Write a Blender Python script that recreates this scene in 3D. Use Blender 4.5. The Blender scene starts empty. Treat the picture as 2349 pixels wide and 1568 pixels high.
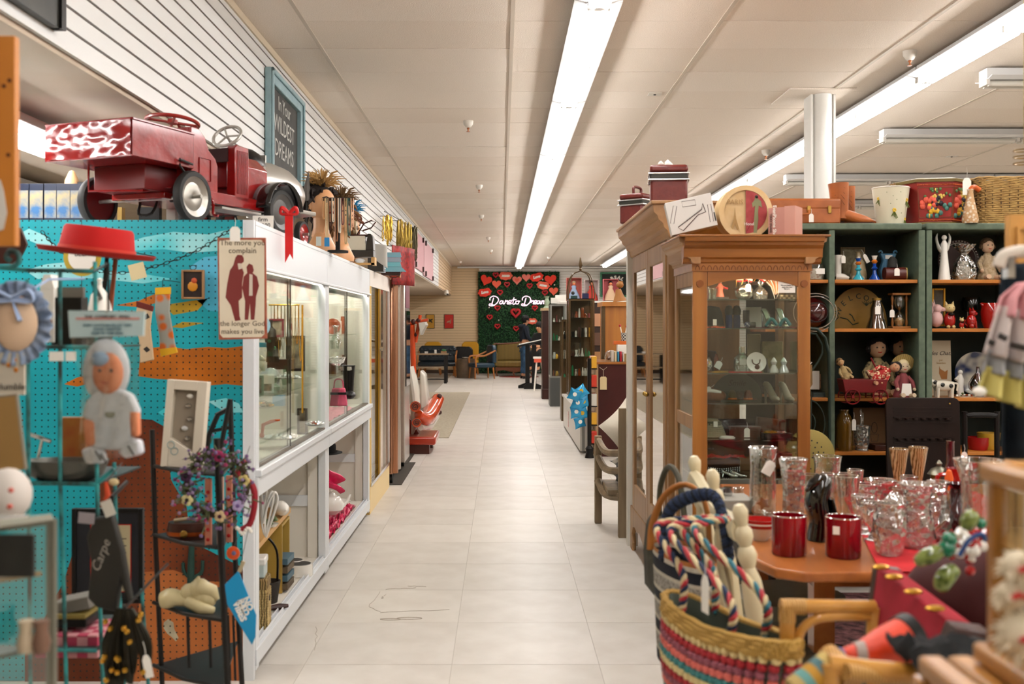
import bpy,bmesh,math,random
from mathutils import Vector as Ve,Matrix,Euler,noise
sc=bpy.context.scene
C=sc.collection
PI=math.pi
K,VX,VY,EYE=2390.0,1150.0,748.0,1.4
random.seed(7)
cos,sin=math.cos,math.sin
class Mats:
 """materials by name: M.oak"""
 def __getattr__(s,k):return MATS[k]
M=Mats()
cam=bpy.data.cameras.new('camera');camo=bpy.data.objects.new('camera',cam);C.objects.link(camo)
camo.location=(0,0,EYE);camo.rotation_euler=(PI/2,0,0)
cam.sensor_width=36;cam.lens=36*K/2349
cam.shift_x=(1174.5-VX)/2349;cam.shift_y=-(784-VY)/2349
cam.clip_start=0.05;cam.clip_end=100
cam.dof.use_dof=True;cam.dof.focus_distance=8.5;cam.dof.aperture_fstop=4.0
sc.camera=camo
w=bpy.data.worlds.new('world');sc.world=w;w.use_nodes=True
w.node_tree.nodes['Background'].inputs[0].default_value=(1.0,0.93,0.84,1)
w.node_tree.nodes['Background'].inputs[1].default_value=0.3
sc.view_settings.view_transform='Standard';sc.view_settings.look='None'
sc.view_settings.exposure=0.5;sc.view_settings.gamma=1;sc.view_settings.use_curve_mapping=False
cy=sc.cycles
cy.use_denoising=True;cy.max_bounces=8;cy.diffuse_bounces=4;cy.glossy_bounces=4
cy.transmission_bounces=6;cy.transparent_max_bounces=24;cy.caustics_reflective=False;cy.caustics_refractive=False
cy.sample_clamp_indirect=6
TUBE_POWER=28.0
# ---------------------------------------------------------------- helpers
def at(px,py,Y):return Ve(((px-VX)/K*Y,Y,EYE-(py-VY)/K*Y))
def Xp(px,Y):return (px-VX)/K*Y
def Zp(py,Y):return EYE-(py-VY)/K*Y
def Dp(py):return EYE*K/(py-VY)
def lin(h):
 h=h.lstrip('#');v=[int(h[i:i+2],16)/255 for i in (0,2,4)]
 return tuple(((x/12.92) if x<=.04045 else ((x+.055)/1.055)**2.4) for x in v)+(1,)
MATS={}
def mat(name,col='#888888',rough=.5,metal=0,kind=None,col2=None,scale=8,emit=0,bump=0,coat=0,spec=.35,detail=3,stretch=(1,1,1)):
 if name in MATS:return MATS[name]
 m=bpy.data.materials.new(name);m.use_nodes=True;MATS[name]=m
 nt=m.node_tree;N=nt.nodes;L=nt.links;b=N['Principled BSDF']
 b.inputs['Base Color'].default_value=lin(col);b.inputs['Roughness'].default_value=rough
 b.inputs['Metallic'].default_value=metal;b.inputs['Specular IOR Level'].default_value=spec
 if coat:b.inputs['Coat Weight'].default_value=coat;b.inputs['Coat Roughness'].default_value=.08
 if emit:b.inputs['Emission Color'].default_value=lin(col);b.inputs['Emission Strength'].default_value=emit
 if col2 or bump:
  tc=N.new('ShaderNodeTexCoord');mp=N.new('ShaderNodeMapping');L.new(tc.outputs['Object'],mp.inputs[0])
  mp.inputs['Scale'].default_value=stretch
  if kind=='voronoi':
   t=N.new('ShaderNodeTexVoronoi');t.inputs['Scale'].default_value=scale;f=t.outputs['Distance']
  elif kind=='wave':
   t=N.new('ShaderNodeTexWave');t.inputs['Scale'].default_value=scale;t.inputs['Distortion'].default_value=6;t.inputs['Detail'].default_value=detail;f=t.outputs['Fac']
  elif kind=='checker':
   t=N.new('ShaderNodeTexChecker');t.inputs['Scale'].default_value=scale;f=t.outputs['Fac']
  elif kind=='stripe':
   t=N.new('ShaderNodeTexWave');t.inputs['Scale'].default_value=scale;f=t.outputs['Fac']
  else:
   t=N.new('ShaderNodeTexNoise');t.inputs['Scale'].default_value=scale;t.inputs['Detail'].default_value=detail;f=t.outputs['Fac']
  L.new(mp.outputs[0],t.inputs['Vector'])
  if col2:
   r=N.new('ShaderNodeValToRGB');L.new(f,r.inputs[0]);L.new(r.outputs[0],b.inputs['Base Color'])
   r.color_ramp.elements[0].color=lin(col);r.color_ramp.elements[1].color=lin(col2)
   lo,hi={'voronoi':(.25,.5),'wave':(.1,.9),'checker':(.4,.6),'stripe':(.45,.55)}.get(kind,(.35,.65))
   r.color_ramp.elements[0].position=lo;r.color_ramp.elements[1].position=hi
  if bump:
   bn=N.new('ShaderNodeBump');bn.inputs['Strength'].default_value=bump;bn.inputs['Distance'].default_value=.01
   L.new(f,bn.inputs['Height']);L.new(bn.outputs[0],b.inputs['Normal'])
 return m
def glass(name,tint='#ffffff',refl=.9,bump=0,haze=0,base=.04):
 """light-passing glass: tinted transparency mixed with a mirror-like gloss that grows at grazing angles"""
 if name in MATS:return MATS[name]
 m=bpy.data.materials.new(name);m.use_nodes=True;MATS[name]=m
 nt=m.node_tree;N=nt.nodes;L=nt.links;N.remove(N['Principled BSDF']);out=N['Material Output']
 tr=N.new('ShaderNodeBsdfTransparent');tr.inputs[0].default_value=lin(tint)
 gl=N.new('ShaderNodeBsdfGlossy');gl.inputs['Roughness'].default_value=.03;gl.inputs[0].default_value=(.95,.95,.95,1)
 lw=N.new('ShaderNodeLayerWeight');lw.inputs[0].default_value=.35
 mr=N.new('ShaderNodeMapRange');mr.inputs[3].default_value=base;mr.inputs[4].default_value=refl
 L.new(lw.outputs['Facing'],mr.inputs[0])
 mx=N.new('ShaderNodeMixShader');L.new(mr.outputs[0],mx.inputs[0]);L.new(tr.outputs[0],mx.inputs[1]);L.new(gl.outputs[0],mx.inputs[2])
 last=mx
 if haze:
  df=N.new('ShaderNodeBsdfDiffuse');df.inputs[0].default_value=lin(tint)
  m2=N.new('ShaderNodeMixShader');m2.inputs[0].default_value=haze;L.new(mx.outputs[0],m2.inputs[1]);L.new(df.outputs[0],m2.inputs[2]);last=m2
 if bump:
  tc=N.new('ShaderNodeTexCoord');t=N.new('ShaderNodeTexVoronoi');t.inputs['Scale'].default_value=45;L.new(tc.outputs['Object'],t.inputs['Vector'])
  bn=N.new('ShaderNodeBump');bn.inputs['Strength'].default_value=bump;bn.inputs['Distance'].default_value=.01;L.new(t.outputs['Distance'],bn.inputs['Height'])
  L.new(bn.outputs[0],gl.inputs['Normal']);L.new(bn.outputs[0],lw.inputs['Normal'])
 L.new(last.outputs[0],out.inputs[0])
 return m
def wood(name,a,b,rough=.4,axis='z',coat=0,scale=14):
 st={'z':(1,1,.08),'x':(.08,1,1),'y':(1,.08,1)}[axis]
 return mat(name,a,rough,col2=b,scale=scale,stretch=st,detail=6,bump=.08,coat=coat)
class MB:
 """collects shapes into one mesh"""
 def __init__(s):s.v=[];s.f=[];s.m=[];s.M=None;s.k=0
 def add(s,vs,fs):
  o=len(s.v)
  s.v+=[tuple(s.M@Ve(p)) if s.M else tuple(p) for p in vs]
  s.f+=[tuple(o+i for i in f) for f in fs];s.m+=[s.k]*len(fs);return s
 def box(s,x0,x1,y0,y1,z0,z1):
  return s.add([(x,y,z) for x in (x0,x1) for y in (y0,y1) for z in (z0,z1)],[(0,1,3,2),(4,6,7,5),(0,4,5,1),(2,3,7,6),(0,2,6,4),(1,5,7,3)])
 def cbox(s,c,d):return s.box(c[0]-d[0]/2,c[0]+d[0]/2,c[1]-d[1]/2,c[1]+d[1]/2,c[2]-d[2]/2,c[2]+d[2]/2)
 def la(s,prof,n=20,c=(0,0,0),cap=True,sx=1,sy=1,flute=0,fn=0):
  vs=[];m=len(prof)
  for i in range(n):
   a=2*PI*i/n
   for r,z in prof:
    rr=r*(1+flute*cos(a*fn)) if flute else r
    vs.append((c[0]+sx*rr*cos(a),c[1]+sy*rr*sin(a),c[2]+z))
  fs=[(i*m+j,((i+1)%n)*m+j,((i+1)%n)*m+j+1,i*m+j+1) for i in range(n) for j in range(m-1)]
  if cap:
   if prof[0][0]>1e-5:fs.append(tuple(i*m for i in range(n))[::-1])
   if prof[-1][0]>1e-5:fs.append(tuple(i*m+m-1 for i in range(n)))
  return s.add(vs,fs)
 def cyl(s,c,r,h,n=16,r2=None):return s.la([(r,0),(r if r2 is None else r2,h)],n,c)
 def ball(s,c,r,n=14,sz=1,sx=1,sy=1):
  k=max(4,n//2);return s.la([(r*sin(PI*j/k)+1e-6,-r*sz*cos(PI*j/k)) for j in range(k+1)],n,c,False,sx,sy)
 def tu(s,pts,r,n=8,close=False,cap=True,flat=1):
  pts=[Ve(p) for p in pts];N=len(pts);vs=[]
  rs=r if isinstance(r,(list,tuple)) else [r]*N
  up=None
  for i,p in enumerate(pts):
   a=pts[(i-1)%N] if (close or i>0) else p;b=pts[(i+1)%N] if (close or i<N-1) else p
   t=(b-a);t=t.normalized() if t.length>1e-9 else Ve((0,0,1))
   if up is None:up=Ve((0,0,1)) if abs(t.z)<.9 else Ve((1,0,0))
   u=(up-t*up.dot(t));u=u.normalized() if u.length>1e-6 else t.orthogonal().normalized()
   up=u;w_=t.cross(u)
   for k in range(n):
    q=2*PI*k/n;vs.append(p+u*cos(q)*rs[i]*flat+w_*sin(q)*rs[i])
  fs=[]
  for i in range(N if close else N-1):
   j=(i+1)%N
   for k in range(n):fs.append((i*n+k,i*n+(k+1)%n,j*n+(k+1)%n,j*n+k))
  if cap and not close:fs+=[tuple(range(n))[::-1],tuple((N-1)*n+k for k in range(n))]
  return s.add(vs,fs)
 def pr_(s,poly,d0,d1,axis='y'):
  """poly of (a,b): axis y -> (x,z); z -> (x,y); x -> (y,z)"""
  def P(a,b,d):return {'y':(a,d,b),'z':(a,b,d),'x':(d,a,b)}[axis]
  n=len(poly);vs=[P(a,b,d0) for a,b in poly]+[P(a,b,d1) for a,b in poly]
  return s.add(vs,[tuple(range(n)),tuple(range(2*n-1,n-1,-1))]+[(i,(i+1)%n,n+(i+1)%n,n+i) for i in range(n)])
 def grid(s,fn,nu,nv,thick=0):
  vs=[fn(i/nu,j/nv) for i in range(nu+1) for j in range(nv+1)]
  fs=[(i*(nv+1)+j,(i+1)*(nv+1)+j,(i+1)*(nv+1)+j+1,i*(nv+1)+j+1) for i in range(nu) for j in range(nv)]
  return s.add(vs,fs)
 def frame(s,x0,x1,z0,z1,w_,y0,y1):
  """a rectangular frame in the xz plane"""
  s.box(x0,x0+w_,y0,y1,z0,z1);s.box(x1-w_,x1,y0,y1,z0,z1)
  s.box(x0+w_,x1-w_,y0,y1,z0,z0+w_);s.box(x0+w_,x1-w_,y0,y1,z1-w_,z1);return s
 def mesh(s,name,mats,smooth=40):
  me=bpy.data.meshes.new(name);me.from_pydata(s.v,[],s.f)
  for m in (mats if isinstance(mats,(list,tuple)) else [mats]):me.materials.append(m)
  if any(s.m):me.polygons.foreach_set('material_index',s.m)
  bm=bmesh.new();bm.from_mesh(me);bmesh.ops.recalc_face_normals(bm,faces=bm.faces);bm.to_mesh(me);bm.free()
  if smooth:
   me.polygons.foreach_set('use_smooth',[True]*len(me.polygons));me.set_sharp_from_angle(angle=math.radians(smooth))
  me.update();return me
def link(o,parent=None):
 C.objects.link(o)
 if parent is not None:o.parent=parent
 return o
def tag(o,label=None,cat=None,group=None,kind=None):
 if label:o['label']=label
 if cat:o['category']=cat
 if group:o['group']=group
 if kind:o['kind']=kind
 return o
def Th(name,label,cat,loc=(0,0,0),group=None,rz=0,rot=None):
 o=bpy.data.objects.new(name,None);o.empty_display_size=.05;o.location=loc;o.rotation_euler=rot or (0,0,rz)
 return link(tag(o,label,cat,group))
def Pa(name,mb,m,parent,smooth=40,bev=0,sub=0,solid=0,label=None,loc=None,rot=None):
 o=bpy.data.objects.new(name,mb.mesh(name,m,smooth) if isinstance(mb,MB) else mb)
 if solid:q=o.modifiers.new('solid','SOLIDIFY');q.thickness=solid;q.offset=0
 if bev:q=o.modifiers.new('bevel','BEVEL');q.width=bev;q.segments=2;q.limit_method='ANGLE'
 if sub:q=o.modifiers.new('subsurf','SUBSURF');q.levels=sub;q.render_levels=sub
 if loc is not None:o.location=loc
 if rot is not None:o.rotation_euler=rot
 if label:o['label']=label
 return link(o,parent)
def one(name,mb,m,label,cat,loc=(0,0,0),group=None,rot=(0,0,0),**k):
 o=Pa(name,mb,m,None,**k);o.location=loc;o.rotation_euler=rot
 return tag(o,label,cat,group)
def struct(name,mb,m,parent=None,**k):
 o=Pa(name,mb,m,parent,**k)
 if parent is None:o['kind']='structure'
 return o
def copy_tree(o,label=None,loc=None,rot=None,parent=None):
 c=o.copy();C.objects.link(c)
 if parent is not None:c.parent=parent
 if label:c['label']=label
 if loc is not None:c.location=loc
 if rot is not None:c.rotation_euler=rot
 for ch in KIDS.get(o.name,[x for x in C.objects if x.parent==o]):copy_tree(ch,parent=c)
 return c
KIDS={}
def text(s,size,m,parent,loc,rot=(PI/2,0,0),ext=.0008,name='lettering',shear=0,align='CENTER',label=None,sp=1,bold=0):
 cu=bpy.data.curves.new(name,'FONT');cu.body=s;cu.size=size;cu.extrude=ext;cu.align_x=align;cu.align_y='CENTER'
 cu.shear=shear;cu.resolution_u=2;cu.space_character=sp;cu.offset=bold
 t=bpy.data.objects.new('tmp',cu);C.objects.link(t)
 dg=bpy.context.evaluated_depsgraph_get();me=bpy.data.meshes.new_from_object(t.evaluated_get(dg));bpy.data.objects.remove(t)
 me.name=name;me.materials.clear();me.materials.append(m)
 o=bpy.data.objects.new(name,me);o.location=loc;o.rotation_euler=rot
 if label:o['label']=label
 return link(o,parent)
def rotz(a):return Matrix.Rotation(a,4,'Z')
def TR(x,y,z,rx=0,ry=0,rz=0,s=1):return Matrix.Translation((x,y,z))@Euler((rx,ry,rz)).to_matrix().to_4x4()@Matrix.Scale(s,4)
def circ(r,n=24,c=(0,0),a0=0,a1=2*PI):return [(c[0]+r*cos(a0+(a1-a0)*i/n),c[1]+r*sin(a0+(a1-a0)*i/n)) for i in range(n)]
def bez(pts,n=24):
 """smooth curve (Catmull-Rom) through the points"""
 P=[Ve(p) for p in pts];P=[P[0]*2-P[1]]+P+[P[-1]*2-P[-2]];out=[];k=max(2,n//(len(P)-3))
 for i in range(1,len(P)-2):
  for j in range(k):
   t=j/k;a,b,c,d=P[i-1:i+3]
   out.append(.5*((2*b)+(c-a)*t+(2*a-5*b+4*c-d)*t*t+(3*b-a-3*c+d)*t**3))
 out.append(P[-2]);return out
def tag_card(parent,loc,h=.05,w_=.028,m=None,ry=0,rz=0):
 """a small white price tag with a string, as a part"""
 b=MB();b.M=TR(*loc,0,ry,rz)
 b.pr_([(-w_/2,-h),(w_/2,-h),(w_/2,-h*.2),(w_*.25,0),(-w_*.25,0),(-w_/2,-h*.2)],-.0006,.0006)
 b.tu([(0,0,-.002),(.002,0,h*.3),(0,.002,h*.6)],.0007,4)
 return Pa('price_tag',b,m or M.paper,parent,smooth=0)
# common materials
mat('paper','#efebe2',.7);mat('white_paint','#d3d6d8',.35);mat('black_metal','#16140f',.45,.3)
mat('black_plastic','#121212',.3);mat('chrome','#d0d0d0',.15,1);mat('brass','#9a7a3a',.3,.9);mat('gold','#d0a040',.25,.9)
mat('ink','#2a2622',.6);mat('rubber','#1e1e1d',.65);mat('red_gloss','#9c1412',.25,coat=.6);mat('dark_wood','#2a120c',.35,col2='#3c1c12',scale=10,stretch=(1,1,.1))
# ================================================================ the shell of the shop
CZ=3.185;LX,RX,BY=-5.2,11.5,31.0
floor_m=mat('vinyl_floor','#c4bdb3',.25,col2='#c6bfb3',scale=3,bump=.02,spec=.5)
tile_m=[mat('vinyl_tile_%s'%n,a,.38,col2=b,scale=5,bump=.015,spec=.25) for n,a,b in (('pale','#c6bfb6','#d0cac2'),('grey','#c2bbb1','#cbc5bc'),('warm','#c9c2b8','#d1cbc2'))]
fl=struct('floor',MB().box(LX,RX,-6,BY,-.1,-.003),floor_m)
T=.61;tile_mesh=[MB().box(-T/2+.0012,T/2-.0012,-T/2+.0012,T/2-.0012,-.004,0).mesh('vinyl_tile',m) for m in tile_m]
tx=[-1.22+T*i+.1 for i in range(6)]
n=0
for j in range(46):
 for x in tx:
  if n<276:
   o=Pa('vinyl_tile',tile_mesh[random.randrange(3)],None,fl);o.location=(x,3.4+T*j,random.uniform(-.0004,.0002));n+=1
# scuffs and cracks in the floor
sc_m=mat('floor_scuff','#85755f',.5)
b=MB()
for x0,y0,x1,y1 in ((-.62,5.55,-.45,5.58),(-.5,5.62,-.4,5.6),(-.66,5.2,-.64,5.5),(-.6,5.1,-.25,5.15),(-.62,5.35,-.6,5.45),(-.66,5.2,-.6,5.12),(-.8,4.5,-.86,4.85)):
 k=7;pts=[(x0+(x1-x0)*i/k+random.uniform(-.008,.008),y0+(y1-y0)*i/k+random.uniform(-.008,.008),.0006) for i in range(k+1)]
 b.tu(pts,.0009,4)
b.tu([(-.44+.06*cos(a*.5),4.995+.018*sin(a*.5),.0006) for a in range(13)],.0015,4)
b.tu([(-.53+.05*cos(a*.5),4.98+.014*sin(a*.5),.0006) for a in range(13)],.0013,4)
struct('floor_scuffs',b,sc_m,fl)
# ceiling: grid of fibre panels over a dark void
ceil_m=mat('ceiling_void','#6a5f52',.9)
panel_m=[mat('ceiling_panel_%s'%n,a,.92,col2=b_,scale=140,detail=2,bump=.25) for n,a,b_ in (('sand','#dacdbf','#e4d8ca'),('cream','#ddd1c4','#e8ddd0'))]
ce=struct('ceiling',MB().box(-1.5,RX,-6,BY,CZ+.012,CZ+.1),ceil_m)
PW,PD=1.22,.61;x_of=.065-1.22
pm=[MB().box(-PW/2+.002,PW/2-.002,-PD/2+.0025,PD/2-.0025,0,.012).mesh('ceiling_panel',m) for m in panel_m]
cells=[]
for i in range(-1,10):
 for j in range(-8,52):
  cells.append((x_of+PW*(i+.5),.30+PD*j))
def seen(c):return c[1]>2.5 and abs(c[0]-.02*c[1])<.52*c[1]+1
vis=sorted([c for c in cells if seen(c)],key=lambda c:c[1]);front=set(vis[:290])
pitch_seed=random.Random(3)
for c in vis[:290]:
 o=Pa('ceiling_panel',pm[pitch_seed.randrange(2)],None,ce);o.location=(c[0],c[1],CZ+pitch_seed.uniform(-.0015,.001));o.rotation_euler=(pitch_seed.uniform(-.002,.002),pitch_seed.uniform(-.001,.001),0)
b=MB()
for c in cells:
 if c not in front:b.box(c[0]-PW/2+.002,c[0]+PW/2-.002,c[1]-PD/2+.0025,c[1]+PD/2-.0025,CZ,CZ+.012)
o=Pa('ceiling_panel',b,panel_m[0],ce);o['kind']='stuff'
tb_m=mat('ceiling_bar','#c2b6a6',.5)
for i in range(0,9,1):
 x=x_of+PW*i*1.0
 if x>RX:break
 Pa('ceiling_bar',MB().box(x-.012,x+.012,-6,BY,CZ-.006,CZ+.002),tb_m,ce)
# left: slatted fascia over the cases, dropped soffit behind it
slat_m=mat('white_slat','#dcdcda',.4);groove_m=mat('slat_groove','#4a2a22',.8)
SX,SZ=-1.48,2.337
wl=struct('wall_left',MB().box(LX-.1,LX,-6,BY,0,CZ),mat('cream_wall','#d8cbb8',.8,col2='#d2c4af',scale=2))
fa=struct('wall_fascia',MB().box(SX-.06,SX-.018,-6,BY,SZ,CZ),groove_m)
ns=11;sh=(CZ-SZ)/ns
slat_tan=mat('tan_slat','#cdb08a',.5)
for i in range(ns):
 for y0,y1,m in ((-6,7.1,slat_m),(7.1,9.54,slat_m),(9.54,14.4,slat_m),(14.4,19.3,slat_m),(19.3,24.6,slat_m),(24.6,BY,slat_tan)):
  Pa('slat',MB().box(SX-.018,SX,y0+.001,y1-.001,SZ+sh*i+(.0055 if i else 0),SZ+sh*(i+1)-.0055),m,fa,smooth=0)
struct('trim_1',MB().box(SX-.02,SX+.012,-6,BY,CZ-.045,CZ-.001),mat('trim_cream','#cbbba2',.6))
struct('ceiling_soffit',MB().box(LX,SX-.02,-6,BY,SZ-.02,SZ),mat('soffit_paint','#c0b09e',.8,col2='#b8a792',scale=2.5))
# back wall: warm painted slats at the left, white slats at the right
bw=struct('wall_back',MB().box(LX,RX,BY,BY+.1,0,CZ),mat('back_groove','#9c8468',.8))
ns=40;sh=CZ/ns
bt=mat('tan_back_slat','#dabf98',.55);bwht=mat('white_back_slat','#dfdcd6',.5)
for i in range(ns):
 Pa('slat',MB().box(LX,-.65,BY-.02,BY,sh*i+.004,sh*(i+1)-.004),bt,bw)
 Pa('slat',MB().box(-.65,RX,BY-.02,BY,sh*i+.004,sh*(i+1)-.004),bwht,bw)
struct('trim_2',MB().box(-.66,RX,BY-.08,BY-.02,3.055,3.10),mat('trim_white','#e6e3dc',.5))
struct('trim_3',MB().box(-1.3,RX,BY-.2,BY-.02,3.125,3.16),M.trim_white)
struct('baseboard_back',MB().box(LX,RX,BY-.035,BY-.02,0,.11),mat('base_brown','#4a3a2c',.6))
struct('wall_right',MB().box(RX,RX+.1,-6,BY,0,CZ),M.cream_wall)
struct('wall_front',MB().box(LX,RX,-6.1,-6,0,CZ),M.cream_wall)
# column
b=MB();b.box(-.085,.085,-.07,.09,0,CZ);b.la([(.072,0),(.072,CZ)],24,(0,-.055,0));b.box(-.095,-.078,-.085,.1,0,CZ);b.box(.078,.095,-.085,.1,0,CZ)
col=Th('column','white boxed column rising to the ceiling behind the green shelves','column',(Xp(1881,8.05),8.05,0))
Pa('shaft',b,mat('column_white','#d8d6d0',.6),col)
Pa('ceiling_plate',MB().box(-.3,.2,-.25,.3,CZ-.012,CZ-.002),panel_m[1],col)
# fluorescent rows
tube_m=mat('lit_tube','#fcf9f6',.3,emit=TUBE_POWER)
fix_m=mat('fixture_white','#dcdcdc',.35);holder_m=mat('lampholder','#cfcac2',.4)
L_=2.42
def fixture_meshes():
 hb=MB().box(-.062,.062,-L_/2,L_/2,.01,.085)
 wg=MB()
 for s in (-1,1):wg.pr_([(s*.062,.006),(s*.062,.012),(s*.125,.026),(s*.128,.021)],-L_/2+.003,L_/2-.003,'y')
 tubes=[MB().tu([(x,y0,-.018),(x,y1,-.018)],.019,10) for x in (-.035,.035) for y0,y1 in ((-1.19,-.03),(.03,1.19))]
 hd=[]
 for y in (-1.2,0,1.2):hd.append(MB().box(-.058,.058,y-.012,y+.012,-.028,.012))
 return hb,wg,tubes,hd
hb,wg,tubes,hd=fixture_meshes()
hbm,wgm=hb.mesh('housing',fix_m),wg.mesh('reflector',fix_m)
tbm=[t.mesh('tube',tube_m) for t in tubes];hdm=[h.mesh('lampholder',holder_m) for h in hd]
def fixture(x,y,z,label,group,rz=0,tubes_=None):
 f=Th('fluorescent_light',label,'ceiling light',(x,y,z),group,rz)
 Pa('housing',hbm,None,f);Pa('reflector',wgm,None,f)
 for t in (tubes_ or tbm):Pa('tube',t,None,f)
 for h in hdm:Pa('lampholder',h,None,f)
 return f
LZ=CZ-.105
names=['nearest','second','third','fourth','fifth','sixth','seventh','eighth','ninth','tenth','eleventh','twelfth','thirteenth','fourteenth','fifteenth','sixteenth']
for row,x,y0,lab in ((0,.51,3.0,'row above the aisle'),(1,2.88,2.2,'row that passes behind the white column')):
 k=0
 for j in range(-3,12):
  y=y0+2.44*(j+.5)
  if y>30:break
  if j<0:fixture(x,y,LZ,'double tube ceiling light behind the viewpoint in the %s'%lab,'ceiling lights behind the viewpoint');continue
  fixture(x,y,LZ,'bright double tube light, %s fixture of the %s'%(names[k],lab),'ceiling lights of the '+lab);k+=1
# cross lights, switched off, at the right
dark_tube=mat('unlit_tube','#cfcac0',.3)
dtm=[t.mesh('tube',dark_tube) for t in tubes]
for k,(px,py,Y) in enumerate(((2255,203,7.2),(2022,320,9.4),(1800,383,12.2),(1772,441,14.7),(2055,470,17.5))):
 z=Zp(py,Y);L2=1.22
 lab=['switched off light nearest the viewpoint, cut by the frame edge','switched off light running across, beyond the white column top','switched off light strip just above the folk art box','switched off light seen low behind the white column','switched off light seen low behind the wicker basket'][k]
 f=Th('fluorescent_light',lab,'ceiling light',(Xp(px,Y)+1.21,Y,CZ-.1),'switched off cross lights',PI/2)
 Pa('housing',hbm,None,f);Pa('reflector',wgm,None,f)
 for t in dtm:Pa('tube',t,None,f)
 for h in hdm:Pa('lampholder',h,None,f)
 if k in (1,2):
  g=copy_tree(f,loc=(Xp(px,Y)+1.21+2.44,Y,CZ-.1));g['label']=['','outer half of the switched off pair running across beyond the white column','outer half of the switched off strip above the folk art box'][k]
# lights under the soffit at the left
f=fixture(-2.95,6.2,SZ-.13,'lit light under the soffit, glowing behind the red toy truck',None)
f=fixture(-2.6,23.0,SZ-.13,'lit light under the far end of the soffit',None)
f=fixture(-2.6,14.0,SZ-.13,'lit light under the soffit behind the tall glass cabinets',None)
f=fixture(-2.06,3.58,SZ-.13,'lit light under the soffit behind the hanging wood board',None)
for y in (-2,1.5,5):fixture(5.4,y,LZ,'lit light over the racks beyond the frame','outer row beyond the frame')
for y in (0,4,8,11.2,16.3,22):fixture(9.2,y,LZ,'lit light over the outer racks beyond the frame','outermost row beyond the frame')
# sprinklers, detectors
spm=mat('sprinkler_white','#d8d2c8',.4);spr=mat('sprinkler_bulb','#b0704a',.3,.5)
def sprinkler(px,py,lab):
 Y=(CZ-EYE)*K/(VY-py+1);p=(Xp(px,Y),Y,CZ)
 t=Th('sprinkler',lab,'sprinkler',p,'ceiling sprinklers')
 Pa('escutcheon',MB().la([(.045,0),(.042,-.03),(.025,-.055),(.012,-.06)],16),spm,t)
 Pa('nozzle',MB().la([(.008,-.06),(.014,-.068),(.006,-.075),(.006,-.09),(.016,-.093),(.016,-.096)],10),spr,t)
for px,py,lab in ((2087,118,'sprinkler head nearest, above the boots and the folk art box'),(1757,345,'sprinkler head between the burgundy train case and the white column'),(1074,278,'sprinkler head above the chalkboard side of the aisle, nearest of that line'),(1099,425,'second sprinkler head left of the aisle lights'),(1104,494,'third sprinkler head left of the aisle lights'),(1120,545,'fourth sprinkler head left of the aisle lights'),(1590,454,'sprinkler head just over the armoire cornice'),(1056,600,'farthest sprinkler head, by the tan corner'),(1126,574,'fifth sprinkler head left of the aisle lights'),(1259,590,'sprinkler head far off, right of the aisle lights')):
 sprinkler(px,py,lab)
for px,py,lab in ((1502,215,'small flush ceiling sensor between the two light rows'),(2183,358,'small flush ceiling sensor beyond the white column')):
 Y=(CZ-EYE)*K/(VY-py);t=Th('ceiling_sensor',lab,'sensor',(Xp(px,Y),Y,CZ))
 Pa('plate',MB().box(-.05,.05,-.05,.05,-.006,0),spm,t);Pa('lens',MB().la([(.012,-.006),(.008,-.012)],10),M.black_plastic,t)
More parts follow.
